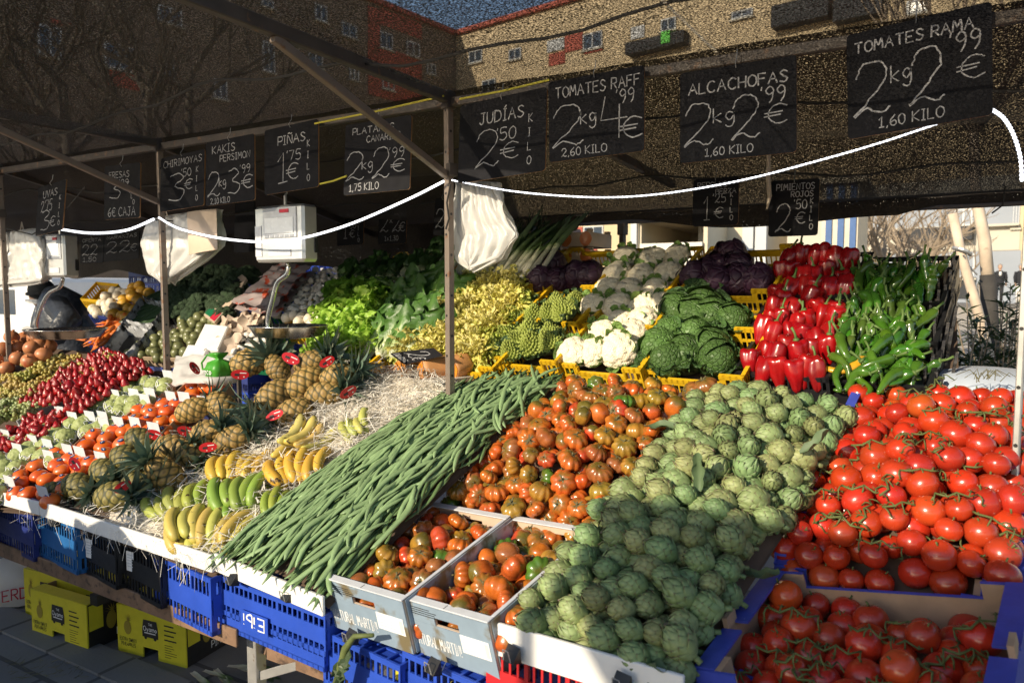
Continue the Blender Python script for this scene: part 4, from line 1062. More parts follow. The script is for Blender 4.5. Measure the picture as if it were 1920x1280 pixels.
# ================================================================ CRATES, CARTONS, TABLE
random.seed(21)
UX = Vector((math.cos(R(-8)), math.sin(R(-8)), 0)); VY = Vector((math.sin(R(8)), math.cos(R(8)), 0))
def crate_mesh(name, w, d, h, m, style='slot', cell=.024):
    """open crate, front top edge at the origin, y to the back, z down to -h"""
    mb = MB(); t = .004
    def wall(o, ux, L, H_, outn, low=0.0, solid=False):
        o = Vector(o); ux = Vector(ux); z = Vector((0, 0, 1)); n = Vector(outn)
        levels = [0, .30, .62, 1.0]
        for k in range(3):
            z0 = -H_ + levels[k] * H_; z1 = -H_ + levels[k + 1] * H_
            mb.span(o + z * z0, ux * L, z * .012, n * (t + .003))
            cnt = max(3, int(L / cell))
            if solid and k == 1:
                mb.span(o + z * (z0 + .012), ux * L, z * (z1 - z0 - .012), n * t); continue
            for j in range(cnt + 1):
                big = j % 5 == 0; ww = .012 if big else .0065
                x = (L - ww) * j / cnt
                top = z1 - (low if k == 2 and .22 < j / cnt < .78 else 0)
                if top > z0 + .012: mb.span(o + ux * x + z * (z0 + .012), ux * ww, z * (top - z0 - .012), n * (t + (.004 if big else 0)))
        if low:
            mb.span(o - z * .018, ux * (L * .22), z * .018, n * .016); mb.span(o + ux * (L * .78) - z * .018, ux * (L * .22), z * .018, n * .016)
            mb.span(o + ux * (L * .215) - z * (low + .018), ux * (L * .57), z * .018, n * .0155)
            mb.span(o + ux * (L * .205) - z * (low + .018), ux * .012, z * (low + .004), n * .0157); mb.span(o + ux * (L * .785) - z * (low + .018), ux * .012, z * (low + .004), n * .0157)
        else:
            mb.span(o - z * .016, ux * L, z * .016, n * .016)
    lw = h * .22 if style == 'scoop' else 0
    sol = style == 'slot'
    wall((-w / 2, 0, 0), (1, 0, 0), w, h, (0, 1, 0), lw, sol)
    wall((-w / 2, d, 0), (1, 0, 0), w, h, (0, -1, 0), lw * .8, sol)
    wall((-w / 2, .008, 0), (0, 1, 0), d - .016, h, (1, 0, 0), 0, sol); wall((w / 2, .008, 0), (0, 1, 0), d - .016, h, (-1, 0, 0), 0, sol)
    nx = max(4, int(w / .05)); ny = max(4, int(d / .05))
    for i in range(nx + 1): mb.span((-w / 2 + (w - .008) * i / nx, 0.001, -h - .006), (.008, 0, 0), (0, d - .002, 0), (0, 0, .007))
    for i in range(ny + 1): mb.span((-w / 2 + .001, (d - .008) * i / ny, -h - .005), (w - .002, 0, 0), (0, .008, 0), (0, 0, .0055))
    mb.span((-w / 2 + .01, .01, -h + .003), (w - .02, 0, 0), (0, d - .02, 0), (0, 0, .002))
    return mb.mesh(name, m)
def crate(name, p, w, d, h, m, label, tilt=0.0, flip=False, yaw=-8, style='slot', group=None, cat='crate', loaded=None):
    me = crate_mesh(name, w, d, h, M[m], style)
    rot = Matrix.Rotation(R(yaw), 3, 'Z') @ Matrix.Rotation(R(tilt), 3, 'X')
    if flip: me.transform(Matrix.Diagonal((1, 1, -1, 1)) @ Matrix.Translation((0, 0, h))); me.flip_normals()
    o = obj(name, me, None, p, rot); return tag(o, label, cat, group)

# table frame
tb = thing('stall_table', 'rusty steel frame carrying the sloping produce display', 'table', (-2, 2, 0))
lo = Vector((-2, 2, 0))
def tpart(n, a, b, w, h, m='rail'):
    a, b = Vector(a) - lo, Vector(b) - lo; d = b - a; x = d.normalized(); up = Vector((0, 0, 1)) if abs(x.z) < .9 else Vector((0, 1, 0)); s = x.cross(up).normalized(); u = s.cross(x)
    mb = MB(); mb.span(a - s * w / 2 - u * h / 2, d, s * w, u * h); return mb.build(n, M[m], tb, bevel=.002)
tpart('front_rail', tuple(at(-330, 905, 1.588)), tuple(at(445, 1196, 1.588)), .010, .062); tpart('front_rail', (-1.90, 1.66, .44), (.9, 1.60, .44), .012, .085)
tpart('back_rail', (-5.6, 2.62, .80), (.9, 2.62, .80), .04, .05)
for x in (-4.6, -1.955, .62):
    tpart('leg', (x, 1.66, 0), (x, 1.66, .50), .045, .045, 'galv'); tpart('leg', (x, 2.6, 0), (x, 2.6, .8), .045, .045, 'galv')
    tpart('brace', (x + .03, 1.67, .42), (x + .03, 2.58, .10), .012, .035); tpart('crossbar', (x, 1.69, .42), (x, 2.6, .76), .03, .03)
    tpart('brace', (x + .02, 1.655, .33), (x + .22, 1.655, .425), .008, .03, 'galv')

# upside-down crates and stacked crates under the front edge
def under(px0, px1, py0, py1, y, h, m, label, name='plastic_crate', d=.38, group=None, lift=0.0):
    a = at(px0, py0, y); b = at(px1, py1, y); w = (b - a).length; c = (a + b) / 2; dv = b - a; yaw = math.degrees(math.atan2(dv.y, dv.x))
    return crate(name, (c.x, c.y, c.z), w * .97, d, h, m, label, 0, True, yaw)
def under2(px0, px1, py0, py1, y, h, m, label, **k):
    a = at(px0, py0, y); b = at(px1, py1, y - .05); w = (b - a).length; c = (a + b) / 2; dv = b - a; yaw = math.degrees(math.atan2(dv.y, dv.x))
    me = crate_mesh('plastic_crate', w * .97, .40, h, M[m]); me.transform(Matrix.Translation((0, 0, -h)) @ Matrix.Diagonal((1, 1, -1, 1))); me.flip_normals()
    return tag(obj('plastic_crate', me, None, c, (0, 0, R(yaw))), label, 'crate', k.get('group'))
EIBI = under2(387, 613, 1078, 1150, 1.60, .125, 'blue', 'blue upside-down crate with white lettering under the green beans')
under2(390, 611, 1140, 1212, 1.607, .065, 'blue', 'blue crate beneath the lettered upside-down crate')
under2(287, 396, 1046, 1082, 1.60, .195, 'blue', 'blue upside-down crate between the black crates and the lettered one')
under2(215, 300, 1010, 1040, 1.61, .19, 'black', 'black upside-down crate with a paper label next to the blue one')
under2(142, 216, 984, 1012, 1.61, .185, 'black', 'black upside-down crate with a paper label under the pineapples')
under2(62, 141, 958, 985, 1.61, .19, 'tealblue', 'light blue upside-down crate under the pineapple tray')
under2(-30, 61, 940, 960, 1.62, .19, 'darkblue', 'dark blue upside-down crate under the persimmons')
under2(-140, -32, 905, 938, 1.62, .19, 'blue', 'blue upside-down crate past the persimmons')
under2(603, 752, 1193, 1243, 1.58, .16, 'blue', 'blue crate below the first printed tomato carton')
under2(752, 925, 1228, 1290, 1.56, .16, 'blue', 'blue crate below the second printed tomato carton')
under2(908, 1175, 1212, 1292, 1.535, .20, 'red', 'red upside-down crate under the artichokes')
under2(1178, 1420, 1300, 1360, 1.50, .20, 'blue', 'blue crate hidden under the vine tomato carton')
for (px, py) in ((168, 1028), (245, 1052)):
    p = at(px, py, 1.592); mb = MB(); mb.box((0, 0, 0), (.05, .002, .075)); 
    for k in range(5): mb.cur = 1; mb.box((0, -.0016, .025 - k * .011), (.036, .001, .003))
    tag(mb.build('paper_label', [M['paper'], M['greycard'] if 'greycard' in M else M['cardrim']], loc=p, ), 'white delivery label stuck on %s' % ('the black crate by the teal one' if px < 200 else 'the black crate by the blue one'), 'label')

# white front boards
def front_board(p0, p1, h, y0, y1, label, m='white'):
    a, b = at(*p0, y0), at(*p1, y1); mb = MB(); d = b - a; n = Vector((d.y, -d.x, 0)).normalized()
    mb.span(a, d, Vector((0, 0, -h)), -n * .012); return tag(mb.build('front_board', M[m], bevel=.0025), label, 'board')
front_board((-160, 882), (72, 941), .055, 1.55, 1.555, 'white front board under the persimmon cartons')
front_board((74, 940), (396, 1041), .060, 1.56, 1.55, 'long white front board of the pineapple and banana tray')
front_board((400, 1037), (604, 1119), .060, 1.56, 1.52, 'white front board of the green bean tray')
front_board((915, 1163), (1281, 1268), .085, 1.53, 1.47, 'white front board of the artichoke tray')
# binder clips on the boards
def clip(px, py, y, label, s=1.0):
    p = at(px, py, y); t = thing('binder_clip', label, 'clip', p, group=None); mb = MB()
    mb.add([(-.02, -.016, -.022), (.02, -.016, -.022), (.02, .0, .016), (-.02, .0, .016), (-.02, .016, -.022), (.02, .016, -.022)], [(0, 1, 2, 3), (3, 2, 5, 4), (0, 4, 5, 1), (0, 3, 4), (1, 5, 2)]); mb.build('jaw', M['clip'], t)
    mb = MB()
    for sy in (-1, 1): mb.tube([(-.012, sy * .016, -.02), (-.009, sy * .03, .006), (.009, sy * .03, .006), (.012, sy * .016, -.02)], .0016, 5)
    mb.build('wire_handle', M['galv'], t); t.scale = (s,) * 3; t.rotation_euler = (R(-15), 0, R(-15))
for px, py, y, lab in ((105, 975, 1.57, 'black binder clip on the crate edge below the pineapples'), (345, 1050, 1.57, 'black binder clip on the blue crate below the bananas'), (438, 1082, 1.55, 'black binder clip at the start of the bean board'), (542, 1112, 1.54, 'black binder clip near the end of the bean board'), (962, 1222, 1.50, 'black binder clip on the red crate near the carton'), (1168, 1275, 1.46, 'black binder clip on the red crate under the last artichokes'), (815, 1245, 1.50, 'black binder clip below the second tomato carton'), (660, 1190, 1.54, 'black binder clip below the first tomato carton')):
    clip(px, py, y, lab)

# ================================================================ STROKE LETTERING
G = {}
def _g(s):
    for line in s.strip().split('\n'):
        k, v = line.split(' ', 1); G[k] = [[tuple(float(q) for q in p.split(',')) for p in st.split()] for st in v.split('|')]
_g('''A 0,0 .3,1 .6,0|.12,.4 .5,.4
B 0,0 0,1|0,1 .4,.95 .42,.6 0,.54|0,.54 .5,.48 .5,.06 0,0
C .55,.85 .3,1 .05,.75 .02,.3 .25,0 .55,.15
D 0,0 .02,1|-.05,1 .4,.9 .55,.5 .4,.1 -.03,0
E .5,1 0,1 0,0 .5,0|0,.52 .4,.54
F .5,1 0,1 0,0|0,.54 .42,.56
G .55,.85 .3,1 .05,.7 .05,.25 .3,0 .55,.2 .55,.45 .32,.45
H 0,0 0,1|.5,0 .5,1|0,.5 .5,.52
I .15,0 .15,1|0,1 .3,1|0,0 .3,0
J .1,1 .5,1|.35,1 .35,.2 .18,0 0,.2
K 0,0 0,1|.5,1 .02,.5 .5,0
L 0,1 0,0 .45,.03
M 0,0 .08,1 .3,.4 .52,1 .6,0
N 0,0 .02,1 .48,0 .5,1
O .28,1 .03,.75 .03,.25 .28,0 .53,.25 .53,.75 .28,1
P 0,0 .02,1|-.03,1 .45,.95 .45,.5 .02,.45
R 0,0 .02,1|-.03,1 .42,.95 .42,.55 .02,.5|.2,.5 .5,0
S .5,.85 .25,1 .05,.8 .25,.52 .5,.3 .3,0 0,.12
T .28,0 .28,1|0,1 .58,1
U 0,1 .02,.25 .25,0 .48,.25 .5,1
V 0,1 .28,0 .55,1
W 0,1 .15,0 .3,.7 .45,0 .6,1
X 0,0 .5,1|0,1 .5,0
Z 0,1 .5,1 0,0 .52,0
Y 0,1 .27,.5 .55,1|.27,.5 .27,0
1 .1,.72 .32,1 .30,0|.1,0 .5,.02
2 .03,.72 .16,.97 .42,.96 .5,.7 .3,.36 .0,.0 .2,.12 .42,.0 .55,.10
3 .05,.92 .3,1 .46,.8 .2,.55 .5,.35 .35,.02 0,.08
4 .1,1 .02,.45 .55,.45|.38,.8 .36,0
5 .5,1 .12,1 .08,.58 .4,.6 .5,.25 .3,0 0,.1
6 .42,1 .1,.6 .05,.2 .28,0 .48,.2 .35,.48 .08,.32
7 0,1 .5,1 .2,0
8 .27,.54 .05,.76 .27,1 .48,.76 .27,.54 .02,.25 .27,0 .52,.25 .27,.54
9 .46,.62 .2,.5 .06,.76 .26,1 .46,.8 .42,.3 .25,-.05
0 .26,1 .04,.7 .06,.2 .27,0 .48,.25 .46,.75 .26,1
€ .62,.86 .38,1 .14,.75 .12,.3 .36,0 .62,.12|-.02,.58 .5,.62|-.02,.40 .46,.44
, .1,.1 .02,-.15
' .1,1.05 .05,.8
! .1,1 .1,.3|.1,.08 .1,0
k 0,1 0,0|.38,.62 .03,.32 .4,0
g .4,.55 .2,.66 .03,.4 .2,.12 .4,.4 .42,.6|.42,.6 .4,-.15 .2,-.35 .02,-.2
x 0,0 .4,.6|0,.6 .4,0
i .1,.6 .1,0|.1,.85 .11,.9
b .02,1 .02,0 .35,.05 .4,.35 .02,.5
n 0,.6 0,0|0,.45 .25,.62 .4,.4 .4,0
u 0,.6 .02,.1 .25,0 .4,.2|.4,.6 .42,0
t .15,.95 .15,.1 .35,.0|0,.62 .35,.62
r 0,.6 0,0|0,.4 .2,.6 .34,.55
v 0,.6 .18,0 .36,.6
e .03,.32 .38,.36 .25,.6 .05,.45 .06,.1 .36,.08
a .38,.5 .15,.6 .03,.25 .2,0 .38,.2|.4,.6 .4,0
m 0,.6 0,0|0,.45 .2,.6 .28,.4 .28,0|.28,.45 .48,.6 .56,.4 .56,0
o .2,.6 .02,.3 .2,0 .4,.3 .2,.6
c .36,.5 .16,.6 .02,.3 .16,0 .36,.1
d .4,1 .4,0|.4,.45 .18,.6 .02,.3 .18,0 .4,.15
p 0,.6 0,-.35|0,.5 .3,.6 .4,.3 .2,0 0,.1
q .4,.6 .4,-.35|.4,.5 .15,.6 .02,.3 .18,0 .4,.12
s .34,.52 .12,.6 .06,.42 .32,.22 .2,0 .02,.06
l .1,1 .1,0
y 0,.6 .2,.05|.4,.6 .1,-.35
- .05,.4 .35,.4
. .08,.02 .12,.02
/ 0,0 .4,1''')
G['É'] = G['E'] + [[(.25, 1.1), (.4, 1.3)]]; G['Í'] = G['I'] + [[(.12, 1.08), (.28, 1.3)]]; G['Ñ'] = G['N'] + [[(.05, 1.15), (.2, 1.25), (.35, 1.12), (.5, 1.22)]]
def cat_rom(pts, k=5):
    if len(pts) < 3: return pts
    out = []
    for i in range(len(pts) - 1):
        p0 = pts[max(i - 1, 0)]; p1 = pts[i]; p2 = pts[i + 1]; p3 = pts[min(i + 2, len(pts) - 1)]
        for j in range(k):
            t = j / k
            out.append(tuple(.5 * (2 * p1[c] + (p2[c] - p0[c]) * t + (2 * p0[c] - 5 * p1[c] + 4 * p2[c] - p3[c]) * t * t + (3 * p1[c] - p0[c] - 3 * p2[c] + p3[c]) * t ** 3) for c in (0, 1)))
    out.append(pts[-1]); return out
SHARP = set('AEFHIKLMNTVWXYZ1479k€,\'!/-x')
def twidth(t, gap=.16): return sum((max(max(x for x, y in st) for st in G[c]) + gap if c != ' ' else .4) for c in t) - gap
def write(mb, text, x, y, h, O, U, Vv, N, w=.0045, width=None, wob=0.0, vertical=False, slant=0.0, flipy=False):
    """strokes of TEXT with their lower left at (x, y) metres on the plane O + U x + V y, raised along N"""
    sx = h if width is None else width / max(.01, twidth(text))
    cx = x; cy = y
    for c in text:
        if c == ' ':
            cx += .4 * sx; continue
        for st in G[c]:
            pts = st if c in SHARP and len(st) < 5 else cat_rom(st)
            P2 = [(cx + (px + slant * py) * sx + rnd(-wob, wob) * h, cy + py * h + rnd(-wob, wob) * h) for px, py in pts]
            vs = []; k = len(P2)
            for i in range(k):
                a = P2[max(i - 1, 0)]; b = P2[min(i + 1, k - 1)]; dx, dy = b[0] - a[0], b[1] - a[1]; L = math.hypot(dx, dy) or 1; nx, ny = -dy / L * w * .37, dx / L * w * .37
                f = rnd(.75, 1.15)
                for sg in (1, -1): vs.append(O + U * (P2[i][0] + sg * nx * f) + Vv * (P2[i][1] + sg * ny * f) + N)
            mb.add(vs, [(2 * i, 2 * i + 1, 2 * i + 3, 2 * i + 2) for i in range(k - 1)])
        if vertical: cy -= h * 1.45
        else: cx += (max(max(p[0] for p in st) for st in G[c]) + .16) * sx

# ================================================================ CARTONS
def carton(name, a, b, depth, h, label, outer, inner, rim=None, tiltv=.22, back=True, cat='carton', backh=None, group=None):
    """a, b: top front corners; goes back along VY rising by tiltv"""
    t = thing(name, label, cat, a, group=group); U = (b - a); L = U.length; U = U / L; V_ = (Vector((-U.y, U.x, 0)).normalized() + Vector((0, 0, tiltv))).normalized(); N = U.cross(V_); th = .006
    w = MB()
    hx0, hx1, hz0, hz1 = L * .36, L * .64, -.052, -.032
    def panel(o, along, LL, hole):
        nn = V_ if o.length < .01 else -V_
        if not hole: w.span(o, along * LL, -N * h, nn * th); return
        w.span(o, along * LL, -N * .030, nn * th); w.span(o - N * .055, along * LL, -N * (h - .055), nn * th)
        w.span(o - N * .030, along * (LL * .36), -N * .025, nn * th); w.span(o - N * .030 + along * (LL * .64), along * (LL * .36), -N * .025, nn * th)
    panel(Vector((0, 0, 0)), U, L, True)
    panel(V_ * depth, U, L, True)
    w.span(U * 0 + V_ * .007, V_ * (depth - .007), -N * h, U * th); w.span(U * (L - th) + V_ * .007, V_ * (depth - .007), -N * h, U * th)
    w.build('wall', inner, t)
    f = MB(); f.span(-N * h, U * L, V_ * depth, N * .004); f.build('base', inner, t)
    if outer is not None:
        o = MB()
        n0 = -U.cross(N); n0 = V_ * -1
        o.span(-N * .056 + n0 * .003, U * L, -N * (h - .058), V_ * .0028); o.span(-N * .0305 + n0 * .003, U * (L * .358), -N * .025, V_ * .0028); o.span(-N * .0305 + n0 * .003 + U * (L * .642), U * (L * .358), -N * .025, V_ * .0028); o.span(n0 * .003 - N * .001, U * L, -N * .0295, V_ * .0028)
        o.build('printed_front', outer, t)
        s_ = MB(); s_.span(U * (L + .0005) + V_ * .008, V_ * (depth - .01), -N * h, U * .0025); s_.build('printed_side', outer, t)
    if rim is not None:
        r_ = MB()
        r_.span(N * .0012 - V_ * .004, U * L, V_ * .026, N * .004); r_.span(N * .0012 + V_ * (depth - .022), U * L, V_ * .026, N * .004)
        r_.span(N * .0014 + V_ * .023, V_ * (depth - .046), U * .012, N * .003); r_.span(N * .0014 + V_ * .023 + U * (L - .012), V_ * (depth - .046), U * .012, N * .003)
        r_.build('rim', rim, t, bevel=.001)
    return t, U, V_, N, L
random.seed(31)
C1a, C1b = at(606, 1083, 1.56), at(755, 1127, 1.52)
C2a, C2b = at(757, 1122, 1.55), at(916, 1168, 1.50)
for (a, b, lab) in ((C1a, C1b, 'printed tomato carton beside the green beans'), (C2a, C2b, 'printed tomato carton beside the artichokes')):
    t, U, V_, N, L = carton('tomato_carton', a, b, .50, .165, lab, M['print_'], M['cardpale'], M['cardrim'], .22)
    mb = MB(); O = -V_ * .0036
    write(mb, 'NATURAL MARTIN!', L * .05, -.128, .034, O, U, N, Vector((0, 0, 0)), .0042, width=L * .56)
    mb.build('lettering', M['inkwhite'], t)
    mb = MB()
    for k in range(4): mb.span(U * (L * .03) - V_ * .0036 - N * (.012 + k * .0065), U * (L * rnd(.25, .4)), -N * .0022, V_ * .0004)
    mb.build('small_print', M['ink'], t)
    mb = MB(); o = U * (L * .64) - V_ * .0042 - N * .058; mb.span(o, U * (L * .32), -N * .052, V_ * .0012); mb.cur = 1
    for k in range(4): mb.span(o - V_ * .0006 + U * .006 - N * (.008 + k * .010), U * (L * rnd(.16, .24)), -N * .0028, V_ * .0004)
    mb.span(o - V_ * .0006 + U * (L * .27) - N * .006, U * (L * .035), -N * .040, V_ * .0004)
    mb.build('shipping_label', [M['paper'], M['cardrim']], t)
    mb = MB(); mb.tube([U * (L * .5) - V_ * .002 + N * .0055, U * (L * .5) + V_ * .016 + N * .0055], .0009, 4); mb.build('staple', M['ink'], t)
# back boards of the heap behind (the next cartons' front walls are these cartons' back walls)

# blue vine tomato cartons
A0, B0 = at(1302, 1258, 1.55), at(1890, 1345, 1.46)
def blue_carton(a, b, depth, h, label, tilt, text):
    t = thing('blue_carton', label, 'carton', a); U = b - a; L = U.length; U /= L; V_ = (Vector((-U.y, U.x, 0)).normalized() + Vector((0, 0, tilt))).normalized(); N = U.cross(V_)
    def wall(o, al, LL, nn, low, nm):
        w = MB(); k = LL * .16
        for (x0, x1, top) in ((0, k, 0), (k, LL - k, -low), (LL - k, LL, 0)):
            w.cur = 1; w.span(o + al * x0 + N * top, al * (x1 - x0), -N * (h + top), nn * .003)
            w.cur = 0; w.span(o + al * x0 + N * top + nn * .003, al * (x1 - x0), -N * (h + top), nn * .004)
            w.cur = 1; w.span(o + al * x0 + N * (top + .0005), al * (x1 - x0), N * .003, nn * .0075)
        return w.build(nm, [M['card'], M['bluecard']], t)
    wall(Vector((0, 0, 0)), U, L, V_, .038, 'front_wall'); wall(V_ * depth, U, L, -V_, .038, 'back_wall')
    # folded wide side flaps
    for x0, sg in ((0, 1), (L, -1)):
        w = MB(); w.cur = 1; w.span(U * x0 + V_ * .009, V_ * (depth - .018), -N * h, U * (sg * .006)); w.span(U * x0 + V_ * .009 - U * (sg * .004) + N * .001, V_ * (depth * .34), N * .006, U * (sg * .048)); w.span(U * x0 + V_ * (depth * .44) - U * (sg * .004) + N * .001, V_ * (depth * .55), N * .006, U * (sg * .048))
        w.cur = 0; w.span(U * (x0 + sg * .0062) + V_ * .009 - N * .001, V_ * (depth - .018), -N * (h - .002), U * (sg * .003))
        w.cur = 0; w.span(U * x0 + V_ * (depth * .36) + U * (sg * .012) + N * .002, V_ * .05, N * .03, -U * (sg * .012) + N * .0)
        w.build('side_flap', [M['card'], M['bluecard']], t)
    for x0 in (.004, L - .004):
        w = MB(); sg = 1 if x0 < L / 2 else -1
        w.span(U * x0 + V_ * .01 + N * .003, U * (sg * .055), V_ * .055, -N * .04); w.build('corner_fold', M['card'], t)
    f = MB(); f.span(-N * h, U * L, V_ * depth, N * .004); f.build('base', M['card'], t)
    mb = MB(); O = V_ * (depth - .0085) - N * .052 if text == 'nutrivea' else -V_ * .0008
    return t, U, V_, N, L, h
bt, bU, bV, bN, bL, bh = blue_carton(A0, B0, .47, .125, 'open blue carton of vine tomatoes with bare card inside', .18, 'n')
mb = MB(); write(mb, 'TOMATES', .10, -.085, .05, -bV * .0012, bU, bN, Vector((0, 0, 0)), .006); mb.build('lettering', M['inkwhite'], bt)
A1 = at(1452, 1062, 2.04); B1 = at(1880, 1130, 1.98)
bt2, bU2, bV2, bN2, bL2, bh2 = blue_carton(A1, B1, .66, .11, 'blue carton heaped high with vine tomatoes', .42, 't')
mb = MB(); write(mb, 'nutrivea', .20, -.066, .032, -bV2 * .0012, bU2, bN2, Vector((0, 0, 0)), .006, width=.20); mb.build('lettering', M['inkgreen'], bt2)
# long blue board edge rising along the heap, both sides
mb = MB(); a, b, c, d = at(1455, 1030, 2.06), at(1600, 735, 2.75), at(1612, 728, 2.78), at(1478, 1020, 2.06)
for (p, q, wd) in ((at(1452, 1040, 2.05), at(1596, 738, 2.74), .03),):
    dd = q - p; s = Vector((1, 0, 0)); mb.span(p, dd, s * wd, Vector((0, 0, .006))); mb.span(p, dd, Vector((0, 0, -.16)), s * .005)
    mb.build('edge_board', M['bluecard'], None); o = bpy.data.objects['edge_board']; tag(o, 'blue printed card edge between artichokes and vine tomatoes', 'card')
mb = MB(); p, q = at(1880, 1125, 2.0), at(1925, 800, 2.7); mb.span(p, q - p, Vector((.06, 0, 0)), Vector((0, 0, .006))); mb.span(p, q - p, Vector((0, 0, -.16)), Vector((.005, 0, 0)))
tag(mb.build('edge_board', M['bluecard']), 'blue printed card edge between vine tomatoes and the pale post', 'card')

# ================================================================ FRONT PRODUCE
random.seed(41)
def put(me, name, label, cat, p, rot, scale, color, group, extra=None):
    o = tag(obj(name, me, None, p, rot, scale, color), label, cat, group)
    for (nm, m2, l2) in (extra or []): obj(nm, m2, o, l2)
    return o
def raf_color():
    k = random.random()
    if k < .50: return (rnd(.42, .54), rnd(.085, .135), rnd(.014, .022)), 'orange red'
    if k < .74: return (rnd(.26, .36), rnd(.085, .12), rnd(.022, .035)), 'brownish red'
    if k < .90: return (rnd(.30, .40), rnd(.16, .20), rnd(.02, .03)), 'olive and orange'
    if k < .94: return (.07, .16, .02), 'bright green'
    return (rnd(.46, .55), rnd(.05, .07), rnd(.018, .025)), 'deep red'
def tilt_rot(n, k, spin=None):
    return frame_from(jit(n, k), (1, 0, 0), rnd(0, 6.28) if spin is None else spin)
CAMDIR = Vector((.45, -.75, .5)).normalized()
RAFC = [at(838, 915, 2.08), at(1112, 985, 2.01), at(1322, 722, 2.62), at(1062, 722, 2.64)]
rb_ = lambda s, t: .10 * math.sin(math.pi * min(1, max(0, t))) ** 1 * (.3 + .7 * math.sin(math.pi * s)) 
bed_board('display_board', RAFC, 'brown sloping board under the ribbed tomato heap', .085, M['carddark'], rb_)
for p, s, t in heap(bed(RAFC, rb_, drop=.10), .034, 295, .115, 5, .88):
    col, w = raf_color(); r, c = where(s, t); sc = rnd(.74, 1.10) * (.95 if w == 'bright green' else 1)
    plum = random.random() < .12
    put(random.choice(RAFP if plum else RAF), 'ribbed_tomato', f'{w} ribbed tomato {r} of the big tomato heap', 'tomato', p, tilt_rot((.12, -.35, .8), .75), sc, col, f'{w} ribbed tomatoes {r} of the heap', [] if plum else [('calyx', random.choice(RAFCAL), None)])
for ci, (Q, where_) in enumerate((([at(640, 1106, 1.60), at(772, 1140, 1.56), at(920, 1000, 2.0), at(800, 965, 2.03)], 'in the carton beside the beans'), ([at(792, 1142, 1.59), at(945, 1178, 1.54), at(1095, 1045, 1.97), at(945, 1010, 2.0)], 'in the carton beside the artichokes'))):
    for p, s, t in heap(bed(Q, lambda s, t: .03 * math.sin(math.pi * t) * math.sin(math.pi * s), drop=.07), .0335, 110, .095, 15 + ci, .89):
        col, w = raf_color(); plum = random.random() < .42
        put(random.choice(RAFP if plum else RAF), 'ribbed_tomato', f'{w} {"plum shaped" if plum else "ribbed"} tomato {where_}', 'tomato', p, tilt_rot((0, -.2, .8) if not plum else (rnd(-1, 1), rnd(-1, 1), .2), .8), rnd(.8, 1.1), col, f'{w} {"plum" if plum else "ribbed"} tomatoes {where_}', [] if plum else [('calyx', random.choice(RAFCAL), None)])

# artichokes
ARC = [at(962, 1158, 1.56), at(1262, 1240, 1.51), at(1585, 775, 2.55), at(1318, 735, 2.62)]
def arb(s, t): return .085 * math.sin(math.pi * min(1, max(0, t * .95 + .02))) ** .8 * math.sin(math.pi * min(1, max(.02, s * .92 + .02))) + .075 * max(0, t - .45) * math.sin(math.pi * s)
bed_board('display_board', ARC, 'brown sloping board under the artichoke heap', .10, M['carddark'], arb)
for p, s, t in heap(bed(ARC, arb, drop=.095), .0325, 295, .105, 25, .90):
    g = rnd(.85, 1.25); r, c = where(s, t); warm = rnd(.9, 1.35)
    if t > .5 and s > .45 and random.random() < .6: ax = jit(CAMDIR, .5); what = 'showing its tip'
    else: ax = jit(Vector((-.85, -.35, .28)), .38); what = 'lying on its side'
    put(random.choice(ARTI), 'artichoke', f'green artichoke {what} {r} of the artichoke heap', 'artichoke', p, frame_from(ax, (0, 0, 1), rnd(0, 6.28)), rnd(.66, .92), (1.26 * g * warm, 1.36 * g, 1.6 * g), f'artichokes {what} {r} of the heap')
# loose artichoke leaves
def loose_leaf(p, d, n, L, W, m, label, curl=.3):
    mb = MB(); leaf(mb, (0, 0, 0), d, n, L * .8, W * .55, curl * 1.6, .9, .5, 2, 4, 8, .3); o = mb.build('leaf', M[m], loc=p, smooth=True); o.color = (.45, .7, .45, 1); return tag(o, label, 'leaf')
M['artleaf'] = mat('artichoke_leaf', (.12, .18, .09), .6, var=.25, leaf=.15)
loose_leaf(at(1310, 960, 2.0) + Vector((0, 0, .06)), (.0, .3, 1), (0, -1, .2), .13, .03, 'artleaf', 'upright green leaf among the artichokes')
loose_leaf(at(1280, 810, 2.3), (-.9, -.2, .45), (0, -.4, 1), .15, .035, 'artleaf', 'curling grey green leaf between ribbed tomatoes and artichokes', -.3)
loose_leaf(at(1395, 1075, 1.9), (.9, -.3, -.1), (0, -.4, 1), .13, .03, 'artleaf', 'dark leaf lying over the blue carton edge')
loose_leaf(at(1190, 1220, 1.55), (.6, -.5, -.3), (0, 0, 1), .14, .035, 'artleaf', 'leaf drooping over the artichoke board')
loose_leaf(at(1500, 870, 2.2) + Vector((0, 0, .03)), (.7, .2, .3), (0, -.4, 1), .12, .03, 'artleaf', 'pale dry leaf between artichokes and vine tomatoes')

